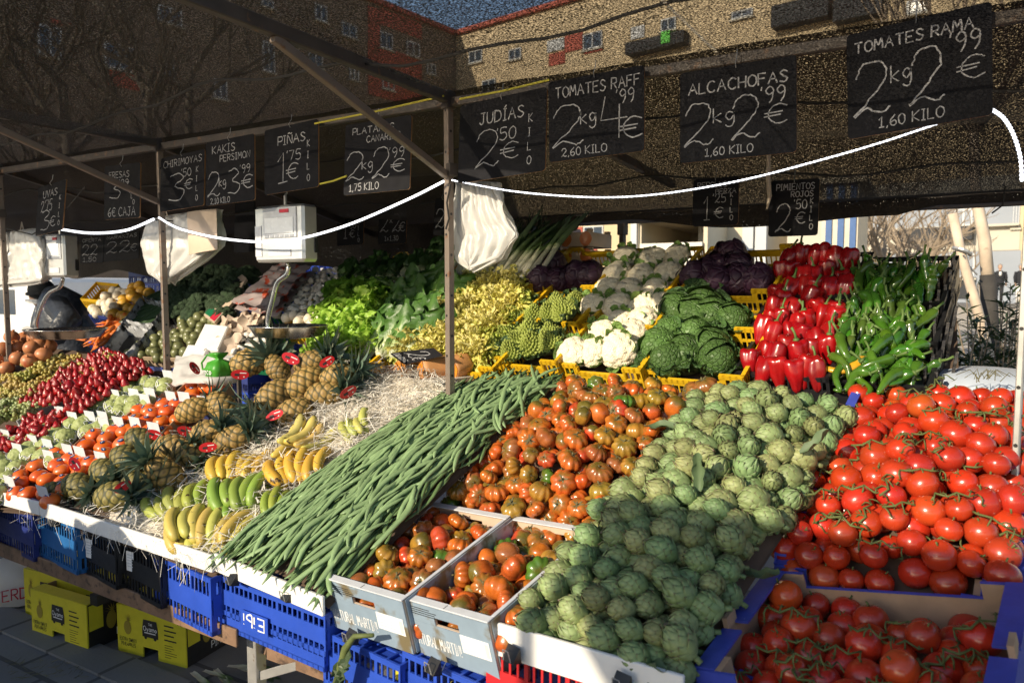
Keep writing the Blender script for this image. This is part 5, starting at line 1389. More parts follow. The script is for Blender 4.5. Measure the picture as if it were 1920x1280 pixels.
# vine tomatoes
def rama_color():
    if random.random() < .08: return (rnd(.46, .56), rnd(.06, .085), rnd(.012, .02))
    return (rnd(.38, .52), rnd(.024, .046), rnd(.009, .015))
RMC = [at(1462, 1035, 2.06), at(1880, 1075, 2.0), at(1935, 745, 2.78), at(1612, 745, 2.78)]
def rmb(s, t): return .10 * math.sin(math.pi * min(1, t * .9 + .05)) * math.sin(math.pi * min(1, max(.0, s * .86 + .07)))
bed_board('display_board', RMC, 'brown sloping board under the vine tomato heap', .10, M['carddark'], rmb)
spots_ = heap(bed(RMC, rmb, drop=.105), .037, 270, .125, 35, .89)
for i, (p, s, t) in enumerate(spots_):
    r, c = where(s, t)
    put(random.choice(RAMA), 'vine_tomato', f'glossy red vine tomato {r} of the vine tomato heap', 'tomato', p, tilt_rot((0, -.1, .9), .55), rnd(.80, 1.14), rama_color(), f'vine tomatoes {r} of the heap', [('calyx', random.choice(RAMACAL), None)])
def vines(spots, n, seed, lab, grp, lift):
    random.seed(seed)
    cand = sorted(spots, key=lambda q: -(q[0].z - .46 * q[0].y))[:int(len(spots) * .7)]; random.shuffle(cand)
    for (p, s, t) in cand[:n]:
        put(random.choice(VINE), 'tomato_vine', lab, 'tomato vine', p + Vector((rnd(-.02, .02), -.012, lift)), frame_from(jit((0, -.35, .9), .2), jit((1, .2, 0), .9)), rnd(.8, 1.05), None, grp)
vines(spots_, 34, 3, 'green vine stem holding a cluster on the vine tomato heap', 'vine stems on the heap', .034)
RMF = [at(1375, 1300, 1.62), at(1845, 1350, 1.53), at(1835, 1185, 1.93), at(1452, 1115, 1.99)]
sp2 = heap(bed(RMF, None, drop=.042), .037, 75, .085, 45, .92, edge=lambda s, t: (s - .62) ** 2 + (t - .93) ** 2 > .012 and (s - .32) ** 2 + (t - .9) ** 2 > .010)
for p, s, t in sp2:
    put(random.choice(RAMA), 'vine_tomato', 'glossy red vine tomato lying in the open blue carton', 'tomato', p, tilt_rot((0, -.1, .9), .4), rnd(.9, 1.12), rama_color(), 'vine tomatoes in the open blue carton', [('calyx', random.choice(RAMACAL), None)])
vines(sp2, 17, 4, 'green vine stem in the open blue carton', 'vine stems in the open carton', .034)

# flat green beans, combed along the slope
random.seed(51)
BNC = [at(408, 1040, 1.58), at(615, 1106, 1.54), at(1045, 716, 2.62), at(842, 736, 2.50)]
BNP = [Vector(q) for q in BNC]
def bnb(s, t): return .06 * math.sin(math.pi * s) ** .7 * (1 - .3 * t) + .03 * math.sin(math.pi * t)
def bsurf(s, t, lift=0.0):
    a, b, c, d = BNP; p = a * ((1 - s) * (1 - t)) + b * (s * (1 - t)) + c * (s * t) + d * ((1 - s) * t); p = p.copy(); p.z += bnb(max(0, min(1, s)), max(0, min(1, t))) + lift; return p
bed_board('display_board', BNC, 'brown sloping board under the green beans', .045, M['carddark'], bnb)
def bean_frame(s, t, yaw):
    e = .02; dt = (bsurf(s, t + e) - bsurf(s, t - e)).normalized(); ds = (bsurf(s + e, t) - bsurf(s - e, t)).normalized(); n = ds.cross(dt).normalized()
    x = (Matrix.Rotation(yaw, 3, n) @ dt); z = (n + ds * rnd(-.5, .5)).normalized(); y = z.cross(x).normalized(); z = x.cross(y); return Matrix((x, y, z)).transposed(), n
mb = MB()
for i in range(900):
    s, t = rnd(.0, 1), rnd(.02, 1.0); fr, n = bean_frame(s, t, random.gauss(.10, .16)); p = bsurf(s, t, rnd(-.03, -.004))
    add_bean(mb, rnd(.17, .23), rnd(.0066, .0085), rnd(-.02, .02), 0, 8, Matrix.Translation(p) @ fr.to_4x4())
o = tag(mb.build('bean_mass', M['bean'], smooth=True), 'mass of flat green beans beneath the top layer', 'beans', kind='stuff'); o.color = (.12, .20, .075, 1)
for i in range(300):
    s = (i % 15 + rnd(0, 1)) / 15; t = .03 + .95 * ((i // 15) + rnd(0, 1)) / 20
    fan = .10 + .35 * (.5 - s) * (t > .6) + (rnd(-.6, .9) if t > .72 else 0); fr, n = bean_frame(s, t, random.gauss(fan, .19)); p = bsurf(s, t, rnd(.002, .016))
    g = rnd(.8, 1.25); r, c = where(s, t)
    put(random.choice(BEAN), 'flat_bean', f'long flat green bean {r} of the bean tray', 'green bean', p, fr, rnd(.85, 1.1), (.21 * g, .315 * g, .145 * g), f'flat beans {r} of the tray')

# ---- pineapples and bananas on wood wool
random.seed(61)
STC = [at(60, 950, 1.60), at(402, 1048, 1.57), at(842, 728, 2.54), at(620, 700, 2.60)]
def stb(s, t): return .02 * math.sin(math.pi * s) + .04 * t
bed_board('display_board', STC, 'brown sloping board under the pineapples and bananas', .055, M['carddark'], stb)
SP_ = [Vector(q) for q in STC]
def ssurf(s, t, lift=0.0):
    a, b, c, d = SP_; p = a * ((1 - s) * (1 - t)) + b * (s * (1 - t)) + c * (s * t) + d * ((1 - s) * t); p = p.copy(); p.z += stb(max(0, min(1, s)), t) + lift; return p
mb = MB()
for i in range(4200):
    s, t = rnd(0, 1), rnd(0, 1)
    if random.random() < .55: s = rnd(.45, 1.0)
    c = ssurf(s, t, rnd(-.03, .03)); a = rnd(0, 6.28); L = rnd(.03, .075); d = Vector((math.cos(a), math.sin(a), rnd(-.35, .45))) * L; b = Vector((rnd(-1, 1), rnd(-1, 1), rnd(-.3, .8))) * L * .55
    pts = [c - d + b * .2, c - d * .4 + b * .8 * rnd(.3, 1), c + d * .3 + b * rnd(.2, 1), c + d - b * rnd(-.3, .5)]; w = Vector((-math.sin(a), math.cos(a), rnd(-.5, .5))) * rnd(.0009, .0021)
    vs = []
    for q in pts: vs += [q - w, q + w]
    mb.add(vs, [(2 * j, 2 * j + 1, 2 * j + 3, 2 * j + 2) for j in range(3)])
for i in range(55):   # wisps over the front board
    s, t = rnd(.0, 1), rnd(-.03, .02); c = ssurf(s, t, .0); mb.tube([c, c + Vector((rnd(-.03, .03), -.02, .015)), c + Vector((rnd(-.05, .05), -.04, -.02)), c + Vector((rnd(-.05, .05), -.045, rnd(-.09, -.02)))], [.0007] * 4, 3, cap=False)
mb2 = MB(); mb2.grid(lambda u, v: ssurf(u, v, -.03), 12, 12)
tag(mb.build('wood_wool', M['straw']), 'pale shredded wood wool around the bananas', 'wood wool', kind='stuff')
M['strawbed'] = mat('packed_wood_wool', (.72, .66, .57), .9, var=.3, vscale=40)
tag(mb2.build('wood_wool_bed', M['strawbed']), 'compressed wood wool beneath the loose strands', 'wood wool', kind='stuff')

def on_straw(px, py, up):
    """where the sight line meets the tray surface raised by up"""
    lo_, hi_ = None, None; d = ray(px, py); e = Vector((0, 0, EYE)); a, b, c, dd = SP_
    n = (b - a).cross(dd - a).normalized(); t = (a + Vector((0, 0, up)) - e).dot(n) / d.dot(n); return e + d * t
RIGHT = Vector((math.cos(YAW), math.sin(YAW), 0)); UPV = Vector((-.0, .35, .94))
def img_dir(dx, dy, back=0.0): return (RIGHT * dx + Vector((-math.sin(YAW) * .35, math.cos(YAW) * .35, .85)) * dy + Vector((-math.sin(YAW), math.cos(YAW), 0)) * back).normalized()
PINES = [(470, 678, .9, .45, .12, 1.15, 'largest pineapple, at the top of the heap'), (573, 717, .8, .5, .07, 1.1, 'pineapple with a smooth yellow patch'), (514, 742, -.7, -.5, .06, 1.1, 'pineapple whose crown points down to its neighbour'), (549, 773, -.8, -.45, .03, 1.0, 'pineapple lying against the wood wool'), (608, 740, .85, .35, .03, 1.05, 'pineapple with its crown by the pumpkins'), (362, 768, .85, .3, .05, .95, 'upright pineapple beside the persimmon carton'), (418, 764, .6, -.6, .05, 1.0, 'pineapple in the middle of the heap'), (583, 680, .85, .4, .13, .95, 'pineapple at the top with a round red tag'), (436, 826, .75, .5, .025, 1.05, 'pineapple above the yellow bananas'), (388, 812, .8, .3, .05, .95, 'pineapple between the upper and lower rows'), (311, 893, -.55, .75, .025, 1.08, 'golden pineapple beside the green bananas'), (322, 840, .8, .1, .04, 1.0, 'pineapple above the golden one'), (240, 862, .8, -.35, .03, 1.0, 'dull green pineapple near the persimmons'), (268, 828, .8, -.3, .05, .95, 'pineapple under the paper tag'), (352, 850, .8, -.3, .02, .95, 'pineapple with its leaves towards the tray front'), (198, 885, .85, -.2, .02, .95, 'green pineapple low in the tray'), (148, 912, .9, -.1, .015, .95, 'green pineapple at the corner of the tray'), (215, 930, .85, .1, .015, 1.0, 'pineapple in the front row with a large red tag'), (633, 705, .9, .3, .08, .95, 'pineapple at the end of the top row'), (105, 922, .9, .0, .005, .75, 'small green pineapple beside the persimmon carton'), (520, 690, -.5, .6, .10, .9, 'pineapple half hidden in the top row'), (262, 905, .8, .2, .02, .9, 'pineapple behind the red tag')]
for i, (px, py, dx, dy, up, sc, lab) in enumerate(PINES):
    p = on_straw(px, py, .045 + up); ax = jit(img_dir(dx, dy, rnd(-.5, .2)), .12); gold = rnd(.62, .9) if px > 300 else rnd(.42, .62)
    col = (gold * 1.02, gold * .98, gold * .9) if px > 300 else (gold * .8, gold * 1.0, gold * .8)
    t = thing('pineapple', lab, 'pineapple', p, frame_from(ax, (0, 0, 1), rnd(0, 6.28)), 'pineapples heaped on the tray', sc)
    obj('fruit_body', PINE[0], t, color=col)
    obj('crown', random.choice(CROWN), t, (0, 0, .072), (0, 0, rnd(0, 6)), 1.3 if py < 780 else 1.1)
TAGS = [(613, 678, .16), (653, 735, .07), (515, 778, .06), (390, 838, .05), (348, 808, .06), (230, 912, .05), (290, 815, .05), (450, 702, .11), (365, 690, .14), (140, 870, .05), (545, 672, .17)]
for i, (px, py, up) in enumerate(TAGS):
    put(PTAG, 'hang_tag', 'red hang tag with white stripe lying among the pineapples', 'tag', on_straw(px, py, .045 + up) - ray(px, py).normalized() * .07, frame_from(jit(-ray(px, py), .5), (1, 0, 0), rnd(-.6, .6)), rnd(.9, 1.15), None, 'red pineapple tags')
# bananas: bunches
def bunch(px, py, n, colr, dx, dy, up, label, rev=1, two=False, sc=1.16, spread=.20):
    p = on_straw(px, py, .03 + up); axis = img_dir(dx, dy); axis = Vector((axis.x, axis.y, axis.z * .55)).normalized()
    n0 = Vector((.05, -.42, .9)).normalized(); n0 = (n0 - axis * n0.dot(axis)).normalized(); long_ = n0.cross(axis) * rev
    t = thing('banana_bunch', label, 'bananas', p, None, None)
    for row in range(2 if two else 1):
        for i in range(n):
            k = i - (n - 1) / 2; off = axis * (k * .033 * sc) - n0 * (row * .034) + long_ * (row * .035)
            rot = Matrix((long_, axis, n0)).transposed() @ Matrix.Rotation(-k * spread * .55, 3, 'Z') @ Matrix.Rotation(rnd(-.16, .16), 3, 'Y') @ Matrix.Rotation(-.62 * rev - k * .09 + rnd(-.10, .10), 3, 'X') @ Matrix.Rotation(rnd(-.12, .12), 3, 'Z')
            c = tuple(min(1, x * rnd(.88, 1.1)) for x in colr)
            obj('banana', random.choice(BANANA), t, off + n0 * rnd(-.008, .008) + long_ * rnd(-.012, .012), rot, sc * rnd(.94, 1.06), c)
    e = -long_ * .085; m_ = MB(); m_.tube([e - axis * (.012 * n) - n0 * .05, e - n0 * .035, e + axis * (.012 * n) - n0 * .05], [.010, .013, .010], 7); o = m_.build('stalk', M['banana'], t, smooth=True); o.color = (.16, .13, .04, 1)
    return t
YEL, PAL, GRN, GR2 = (.60, .40, .055), (.58, .47, .14), (.24, .33, .05), (.40, .42, .07)
bunch(578, 822, 4, PAL, -.55, .5, .02, 'pale yellow banana bunch resting high on the wood wool', 1, True)
bunch(662, 796, 4, (.48, .45, .13), .6, .45, .02, 'small greenish yellow banana bunch beside the beans', -1, False, .9)
bunch(442, 868, 6, YEL, .95, .05, .02, 'ripe yellow banana bunch below the pineapples', -1)
bunch(552, 872, 6, YEL, .9, .30, .02, 'ripe banana bunch with dark bruises beside the beans', -1)
bunch(325, 935, 6, (.30, .36, .07), .72, .62, .02, 'dull green banana bunch in front of the golden pineapple', -1)
bunch(440, 915, 5, GRN, .9, .28, .035, 'bright green banana bunch in the middle of the tray', -1, True)
bunch(392, 975, 8, (.52, .42, .10), .98, -.05, .015, 'long yellow green banana bunch at the tray front', -1, True)
bunch(512, 940, 3, (.26, .34, .05), .75, .2, .01, 'three green bananas next to the beans', -1, False, .9)

# ================================================================ LEFT TRAYS: persimmons, custard apples, strawberries, grapes
random.seed(71)
def lift(px, py, up=0.0): return on_front(px, py, up)
FN = Vector((0, -.42, .9)).normalized()
def quad(c, up=0.0): return [lift(x, y, up) for x, y in c]
def fruit_carton(name, q, h, label, inner, outer, white_ends=True):
    """open display carton given by the picture positions of its rim: front-left, front-right, back-right, back-left"""
    a, b, c, d = quad(q); t = thing(name, label, 'carton', a); o = -a; th = .005
    n = (b - a).cross(d - a).normalized()
    mb = MB(); 
    for p, q_ in ((a, b), (d, c)): mb.span(p + o - n * (.025 if p is a else 0), q_ - p, -n * (h + (0 if p is a else .025)), (c - b).normalized() * th)
    mb.build('end_wall', outer, t)
    mb = MB()
    for p, q_ in ((a, d), (b, c)): mb.span(p + o + (d - a).normalized() * .006, (q_ - p) * .975, -n * h, (b - a).normalized() * th)
    mb.build('side_wall', inner, t)
    mb = MB(); mb.add([p + o - n * h for p in (a, b, c, d)], [(0, 1, 2, 3)]); mb.build('base', inner, t)
    if white_ends:
        mb = MB(); u = (b - a).normalized(); v = (d - a).normalized(); w = (b - a).length
        for p in (a, d):
            k = -.010 if p is d else .006
            mb.span(p + o + n * .002 + v * k, u * (w * .24), v * .0022, n * .046 + v * .014); mb.span(p + o + u * (w * .76) + n * .002 + v * k, u * (w * .24), v * .0022, n * .046 + v * .014)
        mb.build('corner_flap', M['cardrim'], t)
    return t
def fill(q, me, name, label, cat, group, r, count, thr, seed, scale=(.92, 1.08), col=None, ax=None, k=.4, extra=None, up=0.0, drop=.035, bulge=None, edge=None):
    Q = quad(q, up); random.seed(seed)
    for p, s, t in heap(bed(Q, bulge, (50, 50), drop), r, count, thr, seed, .93, edge):
        put(random.choice(me) if isinstance(me, list) else me, name, label, cat, p, frame_from(jit(ax if ax is not None else FN, k), (1, 0, 0), rnd(0, 6.28)), rnd(*scale), col() if callable(col) else col, group, extra() if extra else None)
PCOL = lambda: (rnd(.60, .72), rnd(.10, .145), rnd(.010, .018))
for i, (q, lab) in enumerate((([(10, 912), (92, 938), (165, 862), (85, 838)], 'persimmon carton at the tray front'), ([(118, 852), (200, 872), (262, 805), (188, 786)], 'persimmon carton with the second row of fruit'), ([(212, 800), (300, 815), (352, 758), (275, 742)], 'persimmon carton beside the upright pineapple'), ([(312, 752), (392, 765), (432, 722), (356, 708)], 'persimmon carton at the foot of the steel post'))):
    fruit_carton('persimmon_carton', q, .075, 'open ' + lab, M['card'], M['navy'])
    fill(q, PERSIM, 'persimmon', f'shiny orange persimmon in the {lab}', 'persimmon', f'persimmons in the {lab}', .036, 22, .055, 80 + i, col=PCOL, k=.3, extra=lambda: [('sticker', STICK, (rnd(-.006, .006), rnd(-.006, .006), .0297))], drop=.050)
for i, (q, lab) in enumerate((([(-75, 905), (-5, 925), (72, 838), (8, 820)], 'first carton of custard apples'), ([(25, 850), (102, 868), (178, 795), (108, 776)], 'second carton of custard apples'), ([(128, 790), (205, 805), (262, 752), (190, 735)], 'third carton of custard apples'), ([(208, 748), (282, 760), (322, 716), (256, 702)], 'fourth carton of custard apples'), ([(-150, 960), (-85, 985), (-10, 900), (-70, 882)], 'hidden carton of custard apples'))):
    fruit_carton('custard_apple_carton', q, .08, 'open cardboard tray, ' + lab, M['card'], M['navy'])
    fill(q, CUSTARD, 'custard_apple', f'pale green custard apple in a white foam net, {lab}', 'custard apple', f'fruit of the {lab}', .041, 14, .055, 90 + i, (.85, 1.0), None, k=.5, extra=lambda: [('foam_sleeve', NET, None)], drop=.052)
# strawberries: tip up, on a dished tray
SBQ = [(40, 775), (150, 785), (285, 700), (195, 668)]
fruit_carton('strawberry_tray', [(28, 790), (160, 800), (298, 708), (190, 690)], .05, 'grey card tray heaped with strawberries', M['cardrim'], M['cardrim'], False)
bcol = lambda: (rnd(.26, .40), rnd(.006, .013), rnd(.008, .014))
fill(SBQ, STRAWB, 'strawberry', 'red strawberry standing tip up on the big heap', 'strawberry', 'strawberries of the big heap', .0195, 260, .075, 101, (.95, 1.35), bcol, Vector((-.1, -.25, 1)), .35, lambda: ([('calyx', BCAL, None)] if random.random() < .3 else []), 0, .01, lambda s, t: .085 * math.sin(math.pi * min(1, t * .8 + .2)) * math.sin(math.pi * min(1, s * .8 + .12)))
for i, q in enumerate(([(-20, 838), (45, 845), (115, 790), (60, 782)], [(40, 818), (80, 826), (140, 782), (105, 775)])):
    fruit_carton('strawberry_punnet', q, .05, ['wooden punnet of strawberries at the edge of the tray', 'narrow wooden punnet of strawberries below the big heap'][i], M['wood'], M['wood'], False)
    fill(q, STRAWB, 'strawberry', ['red strawberry in the punnet at the tray edge', 'red strawberry in the narrow punnet'][i], 'strawberry', ['strawberries of the edge punnet', 'strawberries of the narrow punnet'][i], .0195, 60, .05, 111 + i, (.95, 1.25), bcol, k=.9, extra=lambda: ([('calyx', BCAL, None)] if random.random() < .5 else []), drop=.02)
# grapes
def grapes(px, py, up, colr, label, grp, n):
    p = lift(px, py, up); t = thing('grape_bunch', label, 'grapes', p, frame_from(jit(FN, .25), jit((.6, .6, .1), .6)), grp, rnd(.85, 1.1))
    obj('berries', random.choice(GRAPES), t, color=colr); obj('stalk', GSTEM, t)
GY = lambda: (rnd(.50, .60), rnd(.42, .50), rnd(.10, .15)); GG = lambda: (rnd(.36, .44), rnd(.42, .48), rnd(.16, .22))
for (px, py) in ((20, 712), (52, 704), (88, 700), (118, 690), (70, 690), (100, 678), (132, 676), (30, 728), (62, 722), (96, 716), (128, 708), (10, 735), (150, 690), (82, 734), (45, 738), (120, 725), (205, 672), (188, 682), (160, 705)): grapes(px, py, .05 + rnd(0, .03), GY(), 'sunlit yellow grape bunch heaped behind the strawberries', 'yellow grape bunches', 0)
for (px, py) in ((10, 760), (35, 752), (62, 748), (15, 775), (40, 768), (-5, 785), (60, 764)): grapes(px, py, .035, GG(), 'pale green grape bunch in the clear wrapping at the tray end', 'green grape bunches', 0)
bed_board('display_board', quad([(-160, 800), (170, 735), (230, 665), (-60, 640)], -.01), 'brown board under the grapes', .0, M['carddark'])
bed_board('display_board', quad([(-260, 930), (330, 985), (440, 700), (150, 690)], -.075), 'brown board under the small fruit cartons', .0, M['carddark'])
# pomegranates
for i, (px, py) in enumerate(((12, 690), (33, 672), (55, 676), (30, 650), (60, 652), (22, 632), (45, 634), (65, 632), (82, 665), (5, 655), (75, 645), (-10, 675), (90, 648))):
    p = lift(px, py, .07 + .03 * (i % 3)); put(POME, 'pomegranate', 'tan and pink pomegranate in the pile at the far end', 'pomegranate', p, frame_from(jit((0, -.2, 1), .7)), rnd(.9, 1.1), None, 'pomegranates at the far end')
bed_board('display_board', quad([(-60, 740), (60, 720), (110, 660), (-10, 650)], .03), 'board under the pomegranates', 0, M['carddark'])
# board, wrapped paper and bag behind the pineapples
p = lift(330, 700, .03)
def sheet(name, pts, m, label, cat, thick=.004, wr=.006, kind=None, seed=0):
    """a crumpled sheet or bag lying over four corners"""
    a, b, c, d = [Vector(q) for q in pts]; n = (b - a).cross(d - a).normalized(); random.seed(seed)
    mb = MB(); fn = lambda u, v, k=0: a * ((1 - u) * (1 - v)) + b * (u * (1 - v)) + c * (u * v) + d * ((1 - u) * v) + n * (wr * (mnoise.noise(Vector((u * 4 + seed, v * 4, 0))) + .6 * mnoise.noise(Vector((u * 9 + seed, v * 9, 3)))) + k)
    mb.grid(lambda u, v: fn(u, v, thick), 16, 14); mb.grid(lambda u, v: fn(1 - u, v, 0), 16, 14)
    return tag(mb.build(name, M[m], smooth=True), label, cat)
sheet('plastic_bag', [lift(322, 722, .05), lift(410, 715, .06), lift(440, 668, .10), lift(330, 668, .09)], 'bag', 'white crumpled plastic sheet lying behind the persimmons', 'plastic bag', .006, .02, seed=4)
t = thing('shopping_bag', 'knotted white and green shopping bag beside the top pineapple', 'bag', lift(412, 690, .10))
mb = MB(); mb.lathe([(.02, -.05), (.055, -.04), (.065, 0), (.05, .03), (.015, .045), (.03, .06), (.045, .075)], 22, lambda r, z, a: (r * (1 + .12 * math.sin(5 * a) + .06 * math.sin(9 * a + z * 60)), z)); mb.build('pouch', M['greenprint'], t, smooth=True)
mb = MB(); O = Vector((-.03, -.066, -.025)); write(mb, 'eco', 0, 0, .03, O, Vector((1, .1, 0)), Vector((0, 0, 1)), Vector((0, 0, 0)), .005); mb.build('lettering', M['inkwhite'], t)
mb = MB(); mb.lathe([(.03, -.085), (.075, -.07), (.085, -.045), (.066, -.036)], 18, lambda r, z, a: (r * (1 + .1 * math.sin(4 * a)), z)); mb.build('skirt', M['bag'], t, smooth=True)
mb = MB(); mb.tube([(-.03, 0, .05), (-.09, 0, .06), (-.12, -.01, .02), (-.10, -.02, -.01), (-.05, -.03, 0)], .005, 6); mb.build('handle_loop', M['greenprint'], t)

# pumpkin plank and pieces
pl0, pl1 = at(700, 716, 2.66), at(832, 722, 2.60)
mb = MB(); mb.span(pl0, pl1 - pl0, Vector((.04, .24, .0)), Vector((0, 0, .022))); tag(mb.build('plank', M['whitewood'], bevel=.002), 'pale plank carrying the cut pumpkins', 'plank')
def pumpkin(px, py, y, r, L, label, seed):
    random.seed(seed); p = at(px, py, y); t = thing('pumpkin_piece', label, 'pumpkin', p)
    mb = MB(); n = 16; k = 8
    for i in range(k + 1):
        pass
    prof = [(r * (.92 + .08 * math.sin(math.pi * i / k)), L * i / k) for i in range(k + 1)]
    mb.lathe([(r * .9, 0)] + prof[1:-1] + [(r * .8, L * .93), (r * .5, L), (.01, L * 1.03)], 22, lambda rr, z, a: (rr * (1 + .05 * math.cos(6 * a)), z))
    mb.mesh; o = mb.build('rind', M['pumskin'], t, smooth=True)
    fl = MB(); fl.lathe([(r * .88, -.003), (r * .55, -.004), (r * .5, -.0045), (.01, .0)], 22, lambda rr, z, a: (rr * (1 + .05 * math.cos(6 * a)), z)); fl.build('flesh', M['pumpk'], t, smooth=False)
    t.rotation_mode = 'QUATERNION'; t.rotation_quaternion = frame_from(Vector((.55, .8, .06)) if L > .1 else jit((.3, .9, .1), .2)).to_quaternion(); return t
pumpkin(752, 695, 2.68, .052, .09, 'cut pumpkin piece with a dark hollow under the sign', 1); pumpkin(722, 700, 2.70, .040, .09, 'small pumpkin wedge at the end of the plank', 2); pumpkin(790, 693, 2.66, .054, .20, 'long half pumpkin lying against the post', 3); pumpkin(775, 690, 2.74, .045, .08, 'pumpkin piece behind the sign', 4)
pumpkin(846, 690, 2.74, .055, .10, 'round pumpkin end showing past the post', 5)

# ================================================================ THE BACK DISPLAY
random.seed(81)
RN = Vector((0, -.55, .835)).normalized(); RU = Vector((.14, .82, .55)).normalized()     # normal and up-slope
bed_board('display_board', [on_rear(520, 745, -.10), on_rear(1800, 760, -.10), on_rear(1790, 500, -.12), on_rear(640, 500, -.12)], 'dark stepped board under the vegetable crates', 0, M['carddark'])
def rcrate(px, py, w, d, h, m, label, tilt=30, style='scoop', group=None, up=0.0, yaw=-8):
    return crate('plastic_crate', on_rear(px, py - 8, up + .02), w, d, h, m, label, tilt, False, yaw, style, group)
YC = [(972, 682, .40, .44, 'front yellow crate of romanesco'), (1015, 612, .40, .44, 'middle yellow crate of romanesco'), (1052, 545, .40, .44, 'top yellow crate with red cabbages next to the leeks'), (1120, 696, .40, .44, 'front yellow crate of cauliflowers'), (1150, 618, .40, .44, 'middle yellow crate of cauliflowers'), (1182, 552, .40, .44, 'top yellow crate of cauliflowers'), (1288, 708, .45, .44, 'front yellow crate of savoy cabbages'), (1322, 622, .44, .44, 'middle yellow crate of savoy cabbages'), (1356, 552, .44, .44, 'top yellow crate with red cabbages next to the red peppers'), (640, 690, .38, .44, 'yellow crate of curly lettuce'), (738, 690, .36, .44, 'front yellow crate of romaine lettuce'), (776, 610, .36, .44, 'middle yellow crate of romaine lettuce'), (672, 612, .36, .44, 'middle yellow crate of dark lettuce'), (700, 545, .36, .44, 'yellow crate of chard bundles'), (860, 694, .40, .44, 'front yellow crate of frisee'), (905, 612, .40, .44, 'middle yellow crate of frisee'), (930, 545, .44, .40, 'yellow crate of leeks'), (820, 552, .36, .44, 'second yellow crate of leeks')]
for px, py, w, d, lab in YC: rcrate(px, py, w, d, .17, 'yellow', lab)
BCR = [(1458, 712, .36, 'front black crate of red peppers'), (1480, 634, .36, 'middle black crate of red peppers'), (1515, 562, .34, 'top black crate of red peppers'), (1632, 728, .37, 'front black crate of green peppers'), (1650, 648, .37, 'middle black crate of green peppers'), (1668, 575, .37, 'top black crate of green peppers')]
for px, py, w, lab in BCR: rcrate(px, py, w, .44, .17, 'black', lab, 26, 'slot')
# black slatted side screen of the pepper crates
mb = MB(); a, b = on_rear(1742, 745, .0), on_rear(1768, 480, .02)
for k in range(26):
    f = k / 25; p = a.lerp(b, f); mb.span(p + Vector((rnd(-.02, .02), 0, -.35)), Vector((rnd(-.03, .05), rnd(-.02, .02), .37)), Vector((.010, 0, 0)), Vector((0, .03, 0)))
tag(mb.build('side_screen', M['blackfilm']), 'torn black film hanging at the side of the green peppers', 'film')
mb = MB(); mb.tube([at(1757, 700, 3.3), at(1757, 560, 3.3)], .012, 6); tag(mb.build('metal_rod', M['darksteel']), 'thin dark rod standing beside the torn film', 'rod')

def vegs(lst, fn):
    for i, q in enumerate(lst): fn(i, *q)
def cauli(i, px, py, s=1.0):
    t = thing('cauliflower', ['white cauliflower in the top crate', 'white cauliflower in the middle crate', 'white cauliflower in the front crate'][0 if py < 560 else (1 if py < 615 else 2)] + ' of the stack', 'cauliflower', on_rear(px, py, -.005), frame_from(jit((0, -.75, .65), .25), (1, 0, 0), rnd(0, 6)), ['cauliflowers top', 'cauliflowers middle', 'cauliflowers front'][0 if py < 560 else (1 if py < 615 else 2)], .80 * s * rnd(.92, 1.06))
    obj('curd', random.choice(CURD), t); obj('outer_leaf', random.choice(CAULEAF), t, color=(.22, .36, .09))
vegs([(1173, 484), (1224, 487), (1268, 481), (1157, 516), (1202, 518), (1251, 514), (1138, 543), (1180, 545), (1229, 546), (1113, 575), (1158, 575), (1208, 580), (1163, 604, .85), (1134, 627), (1185, 625), (1076, 662), (1113, 660), (1161, 655, 1.15), (1240, 575), (1205, 600)], cauli)
def redc(i, px, py, s=1.0):
    left = px < 1200
    put(random.choice(REDCAB), 'red_cabbage', 'dark red cabbage in the crate ' + ('next to the leeks' if left else 'next to the red peppers'), 'cabbage', on_rear(px, py, .0), frame_from(jit((0, -.6, .8), .5)), .98 * s * rnd(.92, 1.05), None, 'red cabbages ' + ('by the leeks' if left else 'by the red peppers'))
vegs([(1012, 526), (1044, 524), (1032, 498, 1.1), (1079, 516, 1.05), (1104, 516), (1300, 520), (1344, 501), (1368, 477, 1.05), (1344, 530), (1382, 524), (1418, 524), (1382, 500), (1325, 512)], redc)
def savoy(i, px, py, s=1.0):
    g = rnd(.8, 1.2); t = thing('savoy_cabbage', 'crinkled green savoy cabbage in the ' + ('front' if py > 615 else 'middle') + ' yellow crate', 'cabbage', on_rear(px, py, .0), frame_from(jit((0, -.6, .75), .35), (1, 0, 0), rnd(0, 6)), 'savoy cabbages ' + ('front' if py > 615 else 'middle'), s * rnd(.80, .92))
    obj('head', random.choice(SAVOY), t, color=(.085 * g, .17 * g, .04 * g)); obj('outer_leaf', random.choice(SAVLEAF), t, color=(.06 * g, .13 * g, .035 * g))
vegs([(1235, 652), (1286, 664), (1332, 652), (1300, 630), (1258, 628), (1345, 672, .9), (1250, 675, .9), (1268, 582), (1300, 592), (1336, 594), (1372, 600, .9), (1316, 575)], savoy)
def romanesco(i, px, py, s=1.0):
    t = thing('romanesco', 'pointed green romanesco in the ' + ('front' if py > 610 else 'middle') + ' yellow crate', 'romanesco', on_rear(px, py, -.02), frame_from(jit((0, -.55, .8), .3), (1, 0, 0), rnd(0, 6)), 'romanesco ' + ('front' if py > 610 else 'middle'), .78 * s * rnd(.9, 1.08))
    obj('curd', random.choice(ROMAN), t); obj('outer_leaf', random.choice(CAULEAF), t, (0, 0, .015), color=(.09, .16, .06))
vegs([(926, 662), (960, 664), (996, 652), (1032, 648), (953, 634), (994, 628), (1036, 634), (975, 645, .9), (968, 600), (1000, 596), (1030, 594), (1058, 592), (1080, 568, .9), (1045, 576, .9), (985, 582, .9)], romanesco)
